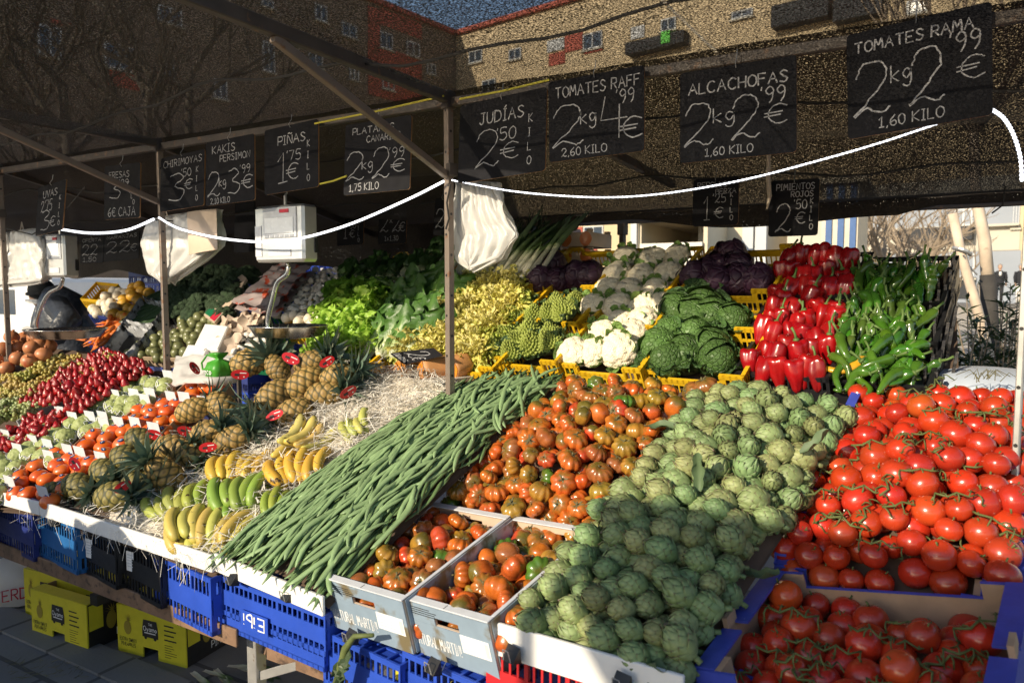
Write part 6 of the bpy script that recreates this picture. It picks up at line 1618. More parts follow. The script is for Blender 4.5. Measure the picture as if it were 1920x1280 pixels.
def frisee(i, px, py, s=1.0):
    y = rnd(.92, 1.2); put(random.choice(FRIS), 'frisee_head', 'curly yellow frisee head in the ' + ('front' if py > 625 else ('middle' if py > 570 else 'back')) + ' row', 'frisee', on_rear(px, py, -.02), frame_from(jit((0, -.55, .8), .3), (1, 0, 0), rnd(0, 6)), s * rnd(.95, 1.15), (y, y, y), 'frisee ' + ('front' if py > 625 else ('middle' if py > 570 else 'back')))
vegs([(885, 552), (925, 548), (958, 546), (850, 564), (850, 578), (890, 580), (930, 572), (965, 562), (790, 625), (820, 612), (858, 610), (898, 612), (935, 598), (962, 588), (775, 655), (806, 648), (850, 648), (892, 648), (926, 628), (815, 672), (872, 672), (905, 668), (840, 600), (838, 640), (875, 630), (915, 555), (830, 668)], frisee)
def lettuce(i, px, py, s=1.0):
    up = py < 575; put(random.choice(LETT), 'curly_lettuce', 'curly green lettuce ' + ('in painted shade at the back of its crate' if up else 'bright in the sun beside the scale pan'), 'lettuce', on_rear(px, py, -.02), frame_from(jit((0, -.55, .8), .35), (1, 0, 0), rnd(0, 6)), s * rnd(.9, 1.1), (.8, .9, .75) if up else (1.7, 1.45, 1.5), 'curly lettuces in painted shade' if up else 'curly lettuces in painted sunlight')  # object colour brightens the sunlit heads and darkens the shaded ones
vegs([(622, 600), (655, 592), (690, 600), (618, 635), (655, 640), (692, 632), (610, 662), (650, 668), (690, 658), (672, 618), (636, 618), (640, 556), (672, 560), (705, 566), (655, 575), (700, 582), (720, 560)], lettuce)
def romaine(i, px, py):
    front = py > 620; put(random.choice(ROMAINE), 'romaine_lettuce', 'romaine lettuce with its white base to the front in the ' + ('front' if front else 'middle') + ' crate', 'lettuce', on_rear(px, py, .01), frame_from(jit(RU + Vector((.08, 0, .15)), .12), (1, 0, 0), rnd(0, 6)), rnd(.9, 1.05), (1, 1, 1), 'romaine lettuces ' + ('front' if front else 'middle'))
vegs([(688, 662), (712, 668), (738, 668), (760, 664), (782, 658), (700, 645), (748, 648), (738, 598), (758, 602), (780, 604), (800, 600), (722, 604), (820, 590), (792, 580), (757, 582)], romaine)
def chard(i, px, py):
    put(random.choice(CHARD), 'chard_bundle', 'bundle of dark chard with white stalks leaning back', 'chard', on_rear(px, py, .01), frame_from(jit(RU + Vector((.18, 0, .35)), .1), (1, 0, 0), rnd(0, 6)), rnd(.62, .72), None, 'chard bundles')
vegs([(622, 545), (650, 545), (688, 540), (712, 540), (740, 532), (765, 528), (668, 530), (790, 515)], chard)
def leek(i, px, py):
    put(random.choice(LEEK), 'leek', 'leek with white shaft leaning back under the net', 'leek', on_rear(px, py - 4, .05), frame_from(jit(RU + Vector((.12, -.05, .35)), .07), jit((1, 0, 0), .6)), rnd(.80, .98), None, 'leeks in the row')
vegs([(786 + i * 9.2 + rnd(-3, 3), 548 - i * 1.2 + rnd(-4, 4)) for i in range(25)] + [(800 + i * 14, 532 - i * 1.5 + rnd(-3, 3)) for i in range(15)], leek)
for (a, b, lab) in (((720, 508), (785, 540), 'fallen leek lying across the chard'), ((712, 538), (800, 545), 'fallen leek lying above the romaine')):
    p = on_rear(*b, .06); q = on_rear(*a, .09); put(LEEK[1], 'leek', lab, 'leek', p, frame_from(q - p), .75, None, 'fallen leeks')
rc = lambda: (rnd(.24, .36), rnd(.004, .008), rnd(.005, .009))
random.seed(91)
for row in range(8):
    f = row / 7
    for c in range(6):
        g = (c + .5 + rnd(-.28, .28) + (.25 if row % 2 else -.1)) / 6; px = (1402 + 55 * f) + g * (148 - 4 * f); py = 688 - 205 * f + 8 * g + rnd(-13, 13)
        if px > 1592: continue
        put(random.choice(REDPEP), 'red_pepper', 'glossy red pepper ' + ('in the shaded upper part of its stack' if py < 590 else 'in the sunny front crate'), 'pepper', on_rear(px, py, .025), frame_from(jit((.06, .12, 1), .30), (1, 0, 0), rnd(0, 6)), (lambda k: (k * .84, k * .84, k * 1.12))(rnd(1.0, 1.25)), rc(), 'red peppers ' + ('upper' if py < 590 else 'front'), [('stem', PEPSTEM, (0, 0, .048))] if random.random() < .5 else None)
gcol = lambda: (rnd(.035, .07), rnd(.10, .17), rnd(.010, .02))
for i in range(125):
    f = rnd(0, 1); g = rnd(0.02, .98); px = 1560 + 42 * f + g * (168 - 14 * f); py = 715 - 215 * f + 12 * g
    ax = jit((rnd(-.3, .3), .55, .8), .45 if f > .25 else .95)
    me = random.choice(GRPEP); put(me, 'green_pepper', 'long shiny green pepper ' + ('in the shaded upper crates' if py < 585 else 'in the sunny front crate'), 'pepper', on_rear(px, py, rnd(.0, .05)), frame_from(ax, (1, 0, 0), rnd(0, 6.3)), rnd(.82, 1.08), gcol(), 'green peppers ' + ('upper' if py < 585 else 'front'), [('stem', GRSTEM, (0, 0, me['top']))])
o = put(GRPEP[2], 'green_pepper', 'single yellow pepper among the green ones', 'pepper', on_rear(1580, 672, .05), frame_from((1, .1, .1)), .9, (.55, .30, .02), 'yellow pepper', [('stem', GRSTEM, (0, 0, GRPEP[2]['top']))])
# wooden fruit boxes on top
def fruitbox(px0, py0, px1, py1, y, label):
    a, b = at(px0, py1, y), at(px1, py1, y); h = at(px0, py0, y).z - a.z; L = (b - a).length; t = thing('fruit_box', label, 'box', a)
    mb = MB(); mb.span((0, 0, 0), (L, 0, 0), (0, .012, 0), (0, 0, h * .85)); mb.span((0, .3, 0), (L, 0, 0), (0, .012, 0), (0, 0, h * .85)); mb.span((0, .012, 0), (.01, 0, 0), (0, .288, 0), (0, 0, h * .85)); mb.span((L - .01, .012, 0), (.01, 0, 0), (0, .288, 0), (0, 0, h * .85)); mb.span((.01, .012, 0), (L - .02, 0, 0), (0, .288, 0), (0, 0, .01)); mb.build('panel', M['cardpale'], t, bevel=.002)
    mb = MB()
    for x in (0, L - .03): mb.span((x, .0125, h * .85), (.03, 0, 0), (0, .025, 0), (0, 0, h * .2)); mb.span((x, .27, h * .85), (.03, 0, 0), (0, .025, 0), (0, 0, h * .2))
    mb.build('corner_post', M['wood'], t)
    mb = MB()
    for x in (.16, .84):
        n = 14; vs = [(L * x + .034 * math.cos(6.283 * i / n) * (1 + .12 * math.cos(12.57 * i / n)), -.0015, h * .45 + .042 * math.sin(6.283 * i / n)) for i in range(n)]; mb.add(vs, [tuple(range(n))])
    fp = mb.build('fruit_print', M['persim'], t); fp.color = (.6, .16, .03, 1)
    return t
fruitbox(1052, 432, 1107, 463, 3.75, 'upper wooden fruit box with printed peaches above the red cabbages'); fruitbox(1052, 466, 1108, 492, 3.74, 'lower wooden fruit box with printed peaches above the red cabbages')
mb = MB(); a, b = at(995, 485, 3.9), at(1050, 485, 3.9); mb.span(a, b - a, Vector((0, .3, 0)), Vector((0, 0, at(995, 425, 3.9).z - a.z))); tag(mb.build('dark_box', M['navy'], bevel=.004), 'dark blue box behind the leek tips', 'box')

# ---- left part of the back display
def L_(px, py, up=0.0): return on_rear(px, py, up)
def lcrate(q, m, label, h=.12, name='plastic_crate', group=None):
    a, b, c, d = [L_(x, y) for x, y in q]; t = thing(name, label, 'crate', a); n = (b - a).cross(d - a).normalized(); o = -a; mb = MB(); th = .006
    for p, r_ in ((a, b), (b, c), (c, d), (d, a)):
        dv = r_ - p; s = dv.cross(n).normalized(); k = max(3, int(dv.length / .03))
        mb.span(p + o, dv, -n * .022, -s * th * 1.6); mb.span(p + o - n * (h - .022), dv, -n * .022, -s * th)
        for j in range(k + 1): mb.span(p + o - n * .022 + dv * (.96 * j / k), dv.normalized() * .012, -n * (h - .044), -s * th)
    mb.add([p + o - n * h for p in (a, b, c, d)], [(0, 1, 2, 3)]); mb.build('lattice', M[m], t)
    return t
def lfill(q, me, name, label, cat, group, r, count, thr, seed, scale=(.92, 1.1), col=None, ax=RN, k=.4, drop=.04, up=0.0):
    Q = [L_(x, y, up) for x, y in q]; random.seed(seed)
    for p, s, t in heap(bed(Q, None, (46, 46), drop), r, count, thr, seed, .93):
        put(random.choice(me) if isinstance(me, list) else me, name, label, cat, p, frame_from(jit(ax, k), (1, 0, 0), rnd(0, 6.28)), rnd(*scale), col, group)
for q, seed, lab in (([(432, 668), (486, 672), (535, 622), (482, 618)], 1, 'lowest green crate'), ([(508, 590), (572, 592), (610, 560), (550, 556)], 2, 'middle green crate'), ([(545, 552), (610, 552), (640, 514), (585, 512)], 3, 'upper green crate')):
    lcrate(q, 'green', lab + ' of white mushrooms', .12); lfill(q, MUSH, 'mushroom', f'white button mushroom in the {lab}', 'mushroom', f'mushrooms in the {lab}', .0235, 75, .062, 130 + seed, k=.9, drop=.03)
lcrate([(376, 666), (436, 670), (505, 590), (452, 585)], 'black', 'dark crate of oyster mushrooms'); lfill([(378, 664), (434, 668), (502, 592), (452, 588)], OYST, 'oyster_mushroom', 'pale brown oyster mushroom with a wavy rim', 'mushroom', 'oyster mushrooms', .036, 60, .07, 141, (.9, 1.3), None, Vector((0, -.8, .6)), .6, .03)
for q, seed, lab in (([(235, 668), (305, 672), (345, 632), (285, 628)], 1, 'lower tray of round avocados'), ([(318, 632), (385, 636), (415, 592), (352, 588)], 2, 'upper tray of round avocados'), ([(300, 672), (352, 672), (385, 640), (338, 634)], 3, 'tray of round avocados behind the steel post')):
    lcrate(q, 'wood', lab, .07, 'avocado_tray'); lfill(q, AVOC, 'avocado', f'small olive green avocado in the {lab}', 'avocado', f'avocados in the {lab}', .031, 34, .052, 150 + seed, k=.5, drop=.03)
lfill([(318, 595), (420, 598), (470, 512), (345, 510)], BROC, 'broccoli_head', 'dark green broccoli head in the shaded pile', 'broccoli', 'broccoli heads', .062, 40, .12, 161, (.75, .95), None, RN, .4, .06)
bed_board('display_board', [L_(310, 600, -.08), L_(425, 602, -.08), L_(475, 512, -.08), L_(340, 508, -.08)], 'dark board under the broccoli', 0, M['carddark'])
# printed carton ends beside the broccoli
for i, (q, lab) in enumerate((([(382, 590), (402, 604), (440, 560), (424, 545)], 'printed vegetable carton end low beside the broccoli'), ([(424, 545), (440, 560), (466, 525), (446, 508)], 'printed vegetable carton end high beside the broccoli'))):
    a, b, c, d = [L_(x, y, .06) for x, y in q]; n = (b - a).cross(d - a).normalized(); t = thing('printed_carton', lab, 'carton', a); mb = MB(); mb.span(Vector((0, 0, 0)), b - a, d - a, -n * .02); mb.build('panel', M['cardpale'], t)
    mb = MB(); mb.span((d - a) * .05 + n * .001, (b - a) * .5, (d - a) * .25, n * .002); mb.cur = 1; mb.span((d - a) * .45 + (b - a) * .1 + n * .001, (b - a) * .5, (d - a) * .3, n * .002); mb.cur = 2; mb.span((d - a) * .02 + (b - a) * .55 + n * .001, (b - a) * .4, (d - a) * .3, n * .002); mb.build('print', [M['green'], M['blackcard'], M['inkred']], t)
# white polystyrene boxes in the sun
M['poly'] = mat('polystyrene', (.80, .79, .77), .8, var=.05, bump=.0005, bscale=200)
for q, h, lab in (([(362, 650), (408, 656), (424, 612), (384, 606)], .10, 'white polystyrene box next to the oyster mushrooms'), ([(338, 672), (378, 676), (392, 648), (352, 645)], .08, 'small white carton with printed label in front of the polystyrene box')):
    a, b, c, d = [L_(x, y, .06) for x, y in q]; n = (b - a).cross(d - a).normalized(); mb = MB(); mb.span(a, b - a, d - a, -n * h); tag(mb.build('white_box', M['poly'], bevel=.006), lab, 'box')
# black film wrapped crates
for i, q in enumerate(([(190, 668), (235, 676), (292, 616), (238, 604)], [(232, 612), (282, 622), (318, 575), (268, 562)])):
    a, b, c, d = [L_(x, y, .05) for x, y in q]; n = (b - a).cross(d - a).normalized(); t = thing('wrapped_crate', ['lower crate lined with crumpled grey film', 'upper crate lined with crumpled grey film'][i], 'crate', a); o = -a
    mb = MB()
    for p, r_ in ((a, b), (b, c), (c, d), (d, a)):
        def fn(u, v, p=p, r_=r_): q_ = p + o + (r_ - p) * u; out = (r_ - p).cross(n).normalized(); return q_ + n * (.03 * math.sin(math.pi * v) - .12 * max(0, v - .5) * 2 - .14 * max(0, .5 - v) * 2) + out * (.03 * (.5 - v) + .018 * mnoise.noise(Vector((u * 7 + i * 3, v * 5, p.x * 9))))
        mb.grid(fn, 18, 8)
    mb.build('film', M['clearfilm'], t, smooth=True); mb = MB(); mb.span(o + a - n * .06, b - a, d - a, -n * .08); mb.build('tray', M['black'], t)
# small crates: carrots, garlic, yellow fruit, cucumbers
lcrate([(160, 640), (190, 646), (232, 602), (205, 596)], 'blue', 'blue crate of carrots behind the vendor'); lfill([(160, 638), (192, 645), (228, 604), (205, 598)], CARROT, 'carrot', 'orange carrot in the blue crate', 'carrot', 'carrots', .016, 45, .05, 171, k=.5, ax=Vector((.7, .5, .4)), drop=.02)
lcrate([(165, 590), (205, 596), (245, 550), (212, 545)], 'darkblue', 'crate of white onions under the empty yellow crate'); lfill([(163, 588), (205, 594), (243, 552), (212, 546)], ONIONW, 'white_onion', 'sunlit white onion in its crate', 'onion', 'white onions in the far crate', .034, 30, .075, 172, drop=.03)
lcrate([(205, 596), (242, 600), (290, 545), (250, 540)], 'darkblue', 'dark blue crate of round yellow fruit'); lfill([(205, 594), (240, 598), (286, 548), (250, 543)], YFRUIT, 'yellow_fruit', 'round yellow fruit in the dark blue crate', 'fruit', 'yellow fruit in the dark blue crate', .041, 18, .07, 173, drop=.03)
lcrate([(150, 560), (195, 565), (222, 532), (180, 528)], 'yellow', 'empty yellow crate at the far end', .09)
CUC = me_round('cucumber', 'bean', 3.0, .022); lcrate([(236, 605), (282, 610), (318, 558), (284, 552)], 'blue', 'blue crate of cucumbers'); lfill([(236, 603), (282, 608), (318, 560), (284, 555)], CUC, 'cucumber', 'dark green cucumber in the blue crate', 'cucumber', 'cucumbers', .026, 26, .05, 174, col=(.035, .075, .025), ax=Vector((.4, .7, .5)), k=.1, drop=.02)
# white onions with greens between mushrooms and lettuce
for i, (px, py) in enumerate(((538, 596), (552, 592), (566, 594), (580, 598), (592, 592), (602, 600), (560, 603), (585, 608), (600, 578), (614, 572), (626, 566))):
    put(ONIONW, 'white_onion', 'round white onion between mushrooms and lettuce', 'onion', L_(px, py, .02), frame_from(jit(RN, .4)), rnd(.85, 1.0), None, 'white onions beside the lettuce')
lcrate([(528, 612), (605, 620), (640, 560), (590, 556)], 'yellow', 'yellow crate of white onions')
# orange printed mesh bags
M['netbag'] = mat('printed_net_bag', (.36, .30, .30), .4, spots=((.45, .07, .03), 16, .55, .05), var=.2)
for i, q in enumerate(([(438, 580), (520, 592), (560, 545), (500, 532)], [(492, 532), (552, 545), (592, 512), (532, 502)])):
    a, b, c, d = [L_(x, y, .05) for x, y in q]; sheet('mesh_bag', (a, b, c, d), 'netbag', ['lower orange printed bag beside the oyster mushrooms', 'upper orange printed bag under the scale'][i], 'bag', .05, .02, seed=20 + i)
# stacks of blue crates at the back
for (px, pb, y, n, lab) in ((272, 590, 4.55, 5, 'stack of blue crates behind the yellow fruit'), (345, 585, 4.6, 5, 'stack of blue crates behind the broccoli'), (425, 590, 4.5, 5, 'stack of blue crates behind the hanging bags'), (495, 580, 4.7, 5, 'stack of blue crates behind the scale'), (560, 575, 4.8, 4, 'stack of blue crates behind the mushrooms')):
    q = at(px, pb, y); top = at(px, 487 if n == 5 else 497, y).z
    for k in range(7):
        z = top - .24 * k
        if z < .3: break
        crate('plastic_crate', (q.x, y, z), .56, .36, .235, 'darkblue' if (k + n) % 2 else 'blue', f'blue crate, {["topmost", "second from top", "third from top", "fourth from top", "fifth from top", "sixth from top", "lowest"][k]} in the {lab}', 0, False, -4, 'slot', None)

# ---- the vendor, stooping behind the counter, seen from the back
jk = mat('black_padded_jacket', (.034, .040, .055), .36, var=.35, bump=.02, bscale=11); hat = mat('dark_knit_hat', (.02, .022, .025), .9, bump=.002, bscale=140); skin = mat('warm_skin', (.48, .29, .2), .55, sss=.05); 
vy = 3.55; c = at(125, 600, vy); t = thing('person', 'vendor in a black jacket and knit hat stooping behind the grapes', 'person', (c.x, vy, 0)); lc = lambda px, py, dy=0.0: at(px, py, vy + dy) - Vector((c.x, vy, 0))
mb = MB()
mb.cur = 0; mb.tube([lc(150, 720), lc(142, 665), lc(132, 625, -.02), lc(115, 580, -.05), lc(96, 556, -.08), lc(86, 548, -.1)], [.20, .23, .26, .25, .15, .07], 16, flat=.8, up=(0, 1, 0))
mb.tube([lc(108, 575, -.2), lc(128, 600, -.30), lc(104, 632, -.38), lc(84, 640, -.42)], [.10, .095, .075, .055], 10); mb.tube([lc(92, 562, .12), lc(76, 600, .1), lc(66, 632, .0)], [.09, .075, .05], 10)
mb.cur = 2; mb.tube([lc(86, 641, -.42), lc(74, 646, -.43)], [.035, .03], 8)
for k in range(4): mb.tube([lc(76, 643 + k * 2.0, -.44), lc(70, 646 + k * 2.2, -.45), lc(66, 650 + k * 2.0, -.45)], [.009, .008, .006], 6)
mb.tube([lc(78, 640, -.42), lc(73, 640, -.45)], [.010, .007], 6)
mb.tube([lc(90, 552, -.08), lc(78, 552, -.1)], [.06, .055], 10); h = lc(76, 552, -.1); mb.ball(h, .10, 16, 10, (.95, .85, 1.1)); mb.ball(h + Vector((-.09, -.03, -.02)), .02, 6, 5)
mb.cur = 1; mb.tube([lc(150, 700) * 1.0, Vector((lc(150, 700).x - .02, 0, .45)), Vector((lc(150, 700).x, 0, .05))], [.2, .16, .13], 12)
mb.build('body', [jk, darkcloth, skin], t, smooth=True)
mb = MB(); mb.ball(h + Vector((.02, .0, .035)), .112, 18, 12, (1.0, .92, .92)); mb.tube([h + Vector((.02 + .112 * math.cos(a), .104 * math.sin(a), .005)) for a in np.linspace(0, 6.283, 22)], .016, 6); mb.build('hat', hat, t, smooth=True)
mb = MB(); mb.lathe([(.098, -.03), (.102, -.01), (.1, .01)], 20); mb.build('face_mask', M['paper'], t, loc=h + Vector((-.015, -.01, -.05)))
mb = MB(); mb.grid(lambda u, v: lc(60, 610, -.1) + Vector((.02 * math.sin(9 * u) - .12 + .26 * u + .10 * v * (u - .5), -.02, -.02 - .42 * v + .02 * math.sin(6 * v + 5 * u))), 14, 12); tag(mb.build('plastic_bag', M['bag'], loc=(c.x, vy, 0), smooth=True), 'white plastic bag held in front of the stooping vendor', 'plastic bag')
# white sack behind the vine tomatoes
p = at(1850, 742, 3.1); mb = MB(); mb.lathe([(.19, .002 - p.z), (.22, .01 - p.z), (.235, -.5), (.25, -.40), (.27, -.1), (.255, .04), (.20, .085), (.08, .10), (.01, .102)], 28, lambda r, z, a: (r * (1 + .05 * math.cos(2 * a) + .012 * math.sin(14 * a)), z))
M['sackblue'] = mat('pale_blue_woven_plastic', (.46, .52, .62), .6, var=.08, vscale=14, bump=.001, bscale=80)
tag(mb.build('plastic_bin', M['sackblue'], loc=p, smooth=True), 'pale bluish plastic bin standing behind the vine tomatoes', 'bin')
mb = MB()
for k in range(14):
    q = at(1835 + rnd(-10, 40), 712 + rnd(-3, 6), 2.75); a = rnd(-1, 1); mb.tube([q, q + Vector((.03 * a, 0, .03)), q + Vector((.07 * a, .01, .01))], .0012, 4)
tag(mb.build('dry_stem', M['drycalyx']), 'dry curled stems on top of the vine tomatoes', 'dry stems', kind='stuff')

# ================================================================ PRICE BOARDS
random.seed(101)
def sign(quadpx, y, label, texts, y2=None, edge=True, hang=True, faint=1.0, m='board', rounded=.012):
    """texts: (string, u0, v0, height share, width share or None, stroke, vertical); u, v from the lower left"""
    tl, tr, br, bl = [at(px, py, (y if i in (0, 3) else (y2 or y))) for i, (px, py) in enumerate(quadpx)]
    t = thing('price_board', label, 'price board', bl, None, 'chalk price boards hung over the stall' if hang else None); U = br - bl; W = U.length; U = U / W; Vv = (tl - bl); Hh = Vv.length; Vv = Vv / Hh; N = U.cross(Vv).normalized(); N = N if N.dot(Vector((0, -1, 0))) > 0 or not hang else -N
    if not hang and N.z < 0: N = -N
    top = (tr - tl).length / W
    def P2(x, yy): f = yy / Hh; return U * (x * (1 + (top - 1) * f)) + Vv * yy
    r = rounded; pts = []
    for (cx, cy, a0) in ((W - r, r, -90), (W - r, Hh - r, 0), (r, Hh - r, 90), (r, r, 180)):
        for k in range(4): a = R(a0 + 30 * k); pts.append((cx + r * math.cos(a), cy + r * math.sin(a)))
    n = len(pts)
    mb = MB(); fr = [P2(*p) for p in pts]; bk = [p - N * .006 for p in fr]
    mb.add(fr, [tuple(range(n))]); mb.add(bk, [tuple(range(n - 1, -1, -1))]); mb.cur = 1; mb.add(fr + bk, [(i, n + i, n + (i + 1) % n, (i + 1) % n) for i in range(n)])
    o = mb.build('slate', [M[m], M['boardedge'] if edge else M[m]], t)
    mb = MB()
    for s in texts:
        tx, u0, v0, hs, ws, st = s[:6]; vert = len(s) > 6 and s[6]
        write(mb, tx, u0 * W, v0 * Hh, hs * Hh, Vector((0, 0, 0)), U, Vv, N * .0012, st, None if ws is None else ws * W, .018, vert)
    mb.build('chalk_writing', M['chalk'], t)
    if hang:
        mb = MB(); q = P2(W * .5, Hh - .012); mb.tube([q + N * .003, q + N * .012 + Vector((0, 0, .012)), q + Vector((0, .004, .035)), q + Vector((0, .008, .06))], .0013, 4); mb.build('wire_hook', M['galv'], t)
    return t
def kilo(u): return [('KILO'[i], u, .62 - .17 * i, .10, None, .0042) for i in range(4)]
YF = PY - .045
sign(((1587, 67), (1860, 25), (1862, 215), (1590, 262)), YF, 'largest black price board for tomates rama, hanging over the vine tomatoes', [('TOMATES RAMA', .06, .80, .10, .82, .0055), ('2', .05, .20, .50, .26, .006), ('kg', .32, .46, .16, .14, .005), ('2', .45, .22, .50, .24, .006), ("'99", .72, .62, .17, .2, .0055), ('€', .77, .36, .20, .18, .0045), ('1,60 KILO', .22, .06, .10, .46, .004)])
sign(((1275, 138), (1494, 100), (1494, 285), (1275, 307)), YF, 'black price board for alcachofas hanging over the artichokes', [('ALCACHOFAS', .08, .74, .12, .84, .006), ('2', .04, .18, .46, .26, .0055), ('kg', .30, .40, .16, .18, .005), ('2', .46, .20, .46, .24, .0055), ("'99", .70, .55, .16, .2, .005), ('€', .74, .32, .20, .18, .005), ('1,60 KILO', .22, .05, .09, .42, .004)])
sign(((1028, 155), (1208, 120), (1208, 283), (1030, 305)), YF, 'black price board for tomates raff hanging between judias and alcachofas', [('TOMATES RAFF', .08, .78, .13, .88, .0055), ('2', .04, .18, .50, .34, .006), ('kg', .35, .42, .18, .16, .0055), ('4', .56, .20, .50, .28, .006), ("'99", .72, .60, .16, .18, .005), ('€', .76, .18, .24, .22, .006), ('2,60 KILO', .14, .05, .10, .48, .0045)])
sign(((863, 198), (1026, 165), (1022, 320), (858, 345)), YF, 'black price board for judias hanging beside the post over the beans', [('JUDÍAS', .24, .70, .14, .50, .006), ('2', .20, .16, .46, .28, .005), ("'50", .44, .46, .15, .22, .005), ('€', .50, .22, .20, .2, .0045)] + kilo(.80))
sign(((648, 235), (772, 215), (768, 355), (644, 367)), YF, 'black price board for platano de canarias behind the diagonal brace', [('PLATANOS', .12, .84, .09, .62, .0042), ('CANARIAS', .34, .71, .09, .50, .0042), ('2', .03, .20, .40, .28, .0055), ('kg', .28, .34, .15, .16, .0045), ('2', .44, .20, .42, .26, .0055), ("'99", .68, .46, .13, .22, .0045), ('€', .72, .26, .17, .2, .005), ('1,75 KILO', .08, .05, .10, .46, .004)])
sign(((496, 245), (597, 228), (597, 350), (496, 366)), YF, 'black price board for pinas hanging above the metal scale', [('PIÑAS', .26, .72, .13, .50, .006), ('1', .22, .14, .46, .22, .006), ("'75", .42, .46, .15, .26, .005), ('€', .42, .18, .24, .22, .006)] + kilo(.80))
sign(((386, 268), (477, 255), (478, 375), (386, 387)), YF, 'black price board for kakis persimon next to the chirimoyas board', [('KAKIS', .14, .80, .12, .46, .0055), ('PERSIMON', .30, .66, .10, .60, .0045), ('2', .04, .14, .38, .26, .006), ('kg', .28, .28, .14, .14, .005), ('3', .46, .14, .38, .24, .006), ("'99", .70, .44, .12, .2, .0045), ('€', .74, .20, .2, .22, .006), ('2,10 KILO', .10, .02, .09, .40, .004)])
sign(((302, 297), (384, 278), (382, 385), (300, 398)), YF, 'grey smudged price board for chirimoyas beside the second post', [('CHIRIMOYAS', .07, .80, .12, .86, .004), ('3', .20, .16, .50, .36, .006), ("'50", .48, .58, .14, .22, .0045), ('€', .56, .34, .18, .18, .005)] + kilo(.82))
sign(((196, 312), (263, 300), (262, 408), (195, 412)), YF, 'grey smudged price board for fresas crossed by the diagonal brace', [('FRESAS', .14, .76, .11, .56, .004), ('3', .16, .38, .34, .3, .005), ("'99", .42, .60, .12, .26, .004), ('6€ CAJA', .12, .05, .16, .76, .0045)] + [('KILO'[i], .66 + .05 * i, .58 - .11 * i, .09, None, .004) for i in range(4)])
sign(((72, 352), (125, 342), (117, 430), (66, 443)), YF, 'black price board for uvas over the farther scale', [('UVAS', .22, .74, .14, .50, .006), ("2'75", .16, .46, .22, .4, .005), ('3', .2, .08, .4, .3, .006), ('€', .52, .12, .2, .2, .005)] + kilo(.82))
YR = 3.35
sign(((1300, 337), (1386, 332), (1384, 421), (1298, 425)), YR, 'small dark price board for repollo hanging over the red cabbages', [('REPOLLO', .10, .80, .12, .64, .004), ('BERZA', .50, .66, .10, .44, .004), ('1', .22, .12, .50, .16, .0055), ("'25", .44, .48, .18, .28, .005), ('€', .48, .16, .22, .2, .005)] + [('KILO'[i], .82, .58 - .16 * i, .11, None, .0045) for i in range(4)])
sign(((1444, 340), (1537, 340), (1533, 441), (1440, 444)), YR, 'dark price board for pimientos rojos hanging over the red peppers', [('PIMIENTOS', .14, .82, .11, .76, .0045), ('ROJOS', .44, .69, .10, .44, .0045), ('2', .14, .08, .50, .32, .006), ("'50", .50, .48, .16, .26, .005), ('€', .54, .22, .20, .2, .005)] + [('KILO'[i], .83, .56 - .15 * i, .10, None, .0045) for i in range(4)])
sign(((632, 395), (683, 393), (681, 458), (632, 462)), 3.75, 'small price board for acelgas hanging over the chard', [('ACELGAS', .06, .80, .12, .8, .004), ('1', .22, .2, .44, .18, .005), ("'50", .44, .46, .2, .28, .0045), ('€', .48, .22, .2, .2, .0045)] + [('KILO'[i], .80, .56 - .16 * i, .11, None, .004) for i in range(4)])
sign(((711, 383), (763, 383), (761, 456), (709, 458)), 3.75, 'small price board for lechugas hanging over the leeks', [('LECHUGAS', .08, .86, .10, .82, .004), ('2', .06, .30, .44, .3, .0055), ('x', .40, .52, .14, .1, .004), ('2', .50, .30, .44, .28, .0055), ("'50", .68, .66, .14, .28, .0045), ('€', .74, .30, .22, .22, .005), ('1x1,30', .22, .08, .12, .5, .004)])
sign(((816, 372), (846, 370), (844, 440), (812, 442)), 3.3, 'price board almost hidden behind the holed post', [('2', .1, .2, .5, .5, .006), ('€', .6, .2, .2, .3, .005)])
sign(((441, 372), (478, 370), (476, 472), (438, 474)), 3.1, 'blank dark board hanging beside the metal scale', [], edge=False, rounded=.02)
sign(((152, 445), (195, 440), (193, 492), (150, 494)), 3.4, 'dark mesh board with two prices hanging far behind the strawberries', [('2', .08, .3, .4, .3, .005), ('2', .45, .3, .4, .3, .005), ('1,50', .1, .06, .16, .6, .004), ('OFERTA', .08, .80, .12, .8, .004)], edge=False)
sign(((196, 440), (262, 432), (260, 485), (194, 491)), 3.4, 'second dark mesh board with two prices hanging next to the post', [('2', .08, .3, .4, .3, .005), ('2', .45, .3, .4, .3, .005), ('€', .76, .3, .25, .18, .004), ('NARANJAS', .08, .80, .12, .84, .004)], edge=False)
# board lying on the pumpkins
sign(((812, 652), (832, 666), (758, 684), (730, 662)), 2.64, 'worn price board lying flat on the cut pumpkins', [('2', .12, .30, .5, .40, .006), ('€', .55, .3, .3, .2, .005), ('CALABAZA', .08, .06, .14, .7, .004)], hang=False)
mb = MB(); p = at(768, 688, 2.56); mb.box(p, (.03, .012, .016)); tag(mb.build('clip', M['black'], bevel=.002), 'small black clip on the board over the pumpkins', 'clip')
# string hanging under the alcachofas board
mb = MB(); mb.tube([at(1441, 290, 3.3), at(1440, 330, 3.3), at(1443, 368, 3.3), at(1438, 392, 3.3)], [.008, .010, .009, .004], 6); tag(mb.build('string', M['string']), 'pale knotted string hanging beside the pimientos board', 'string')

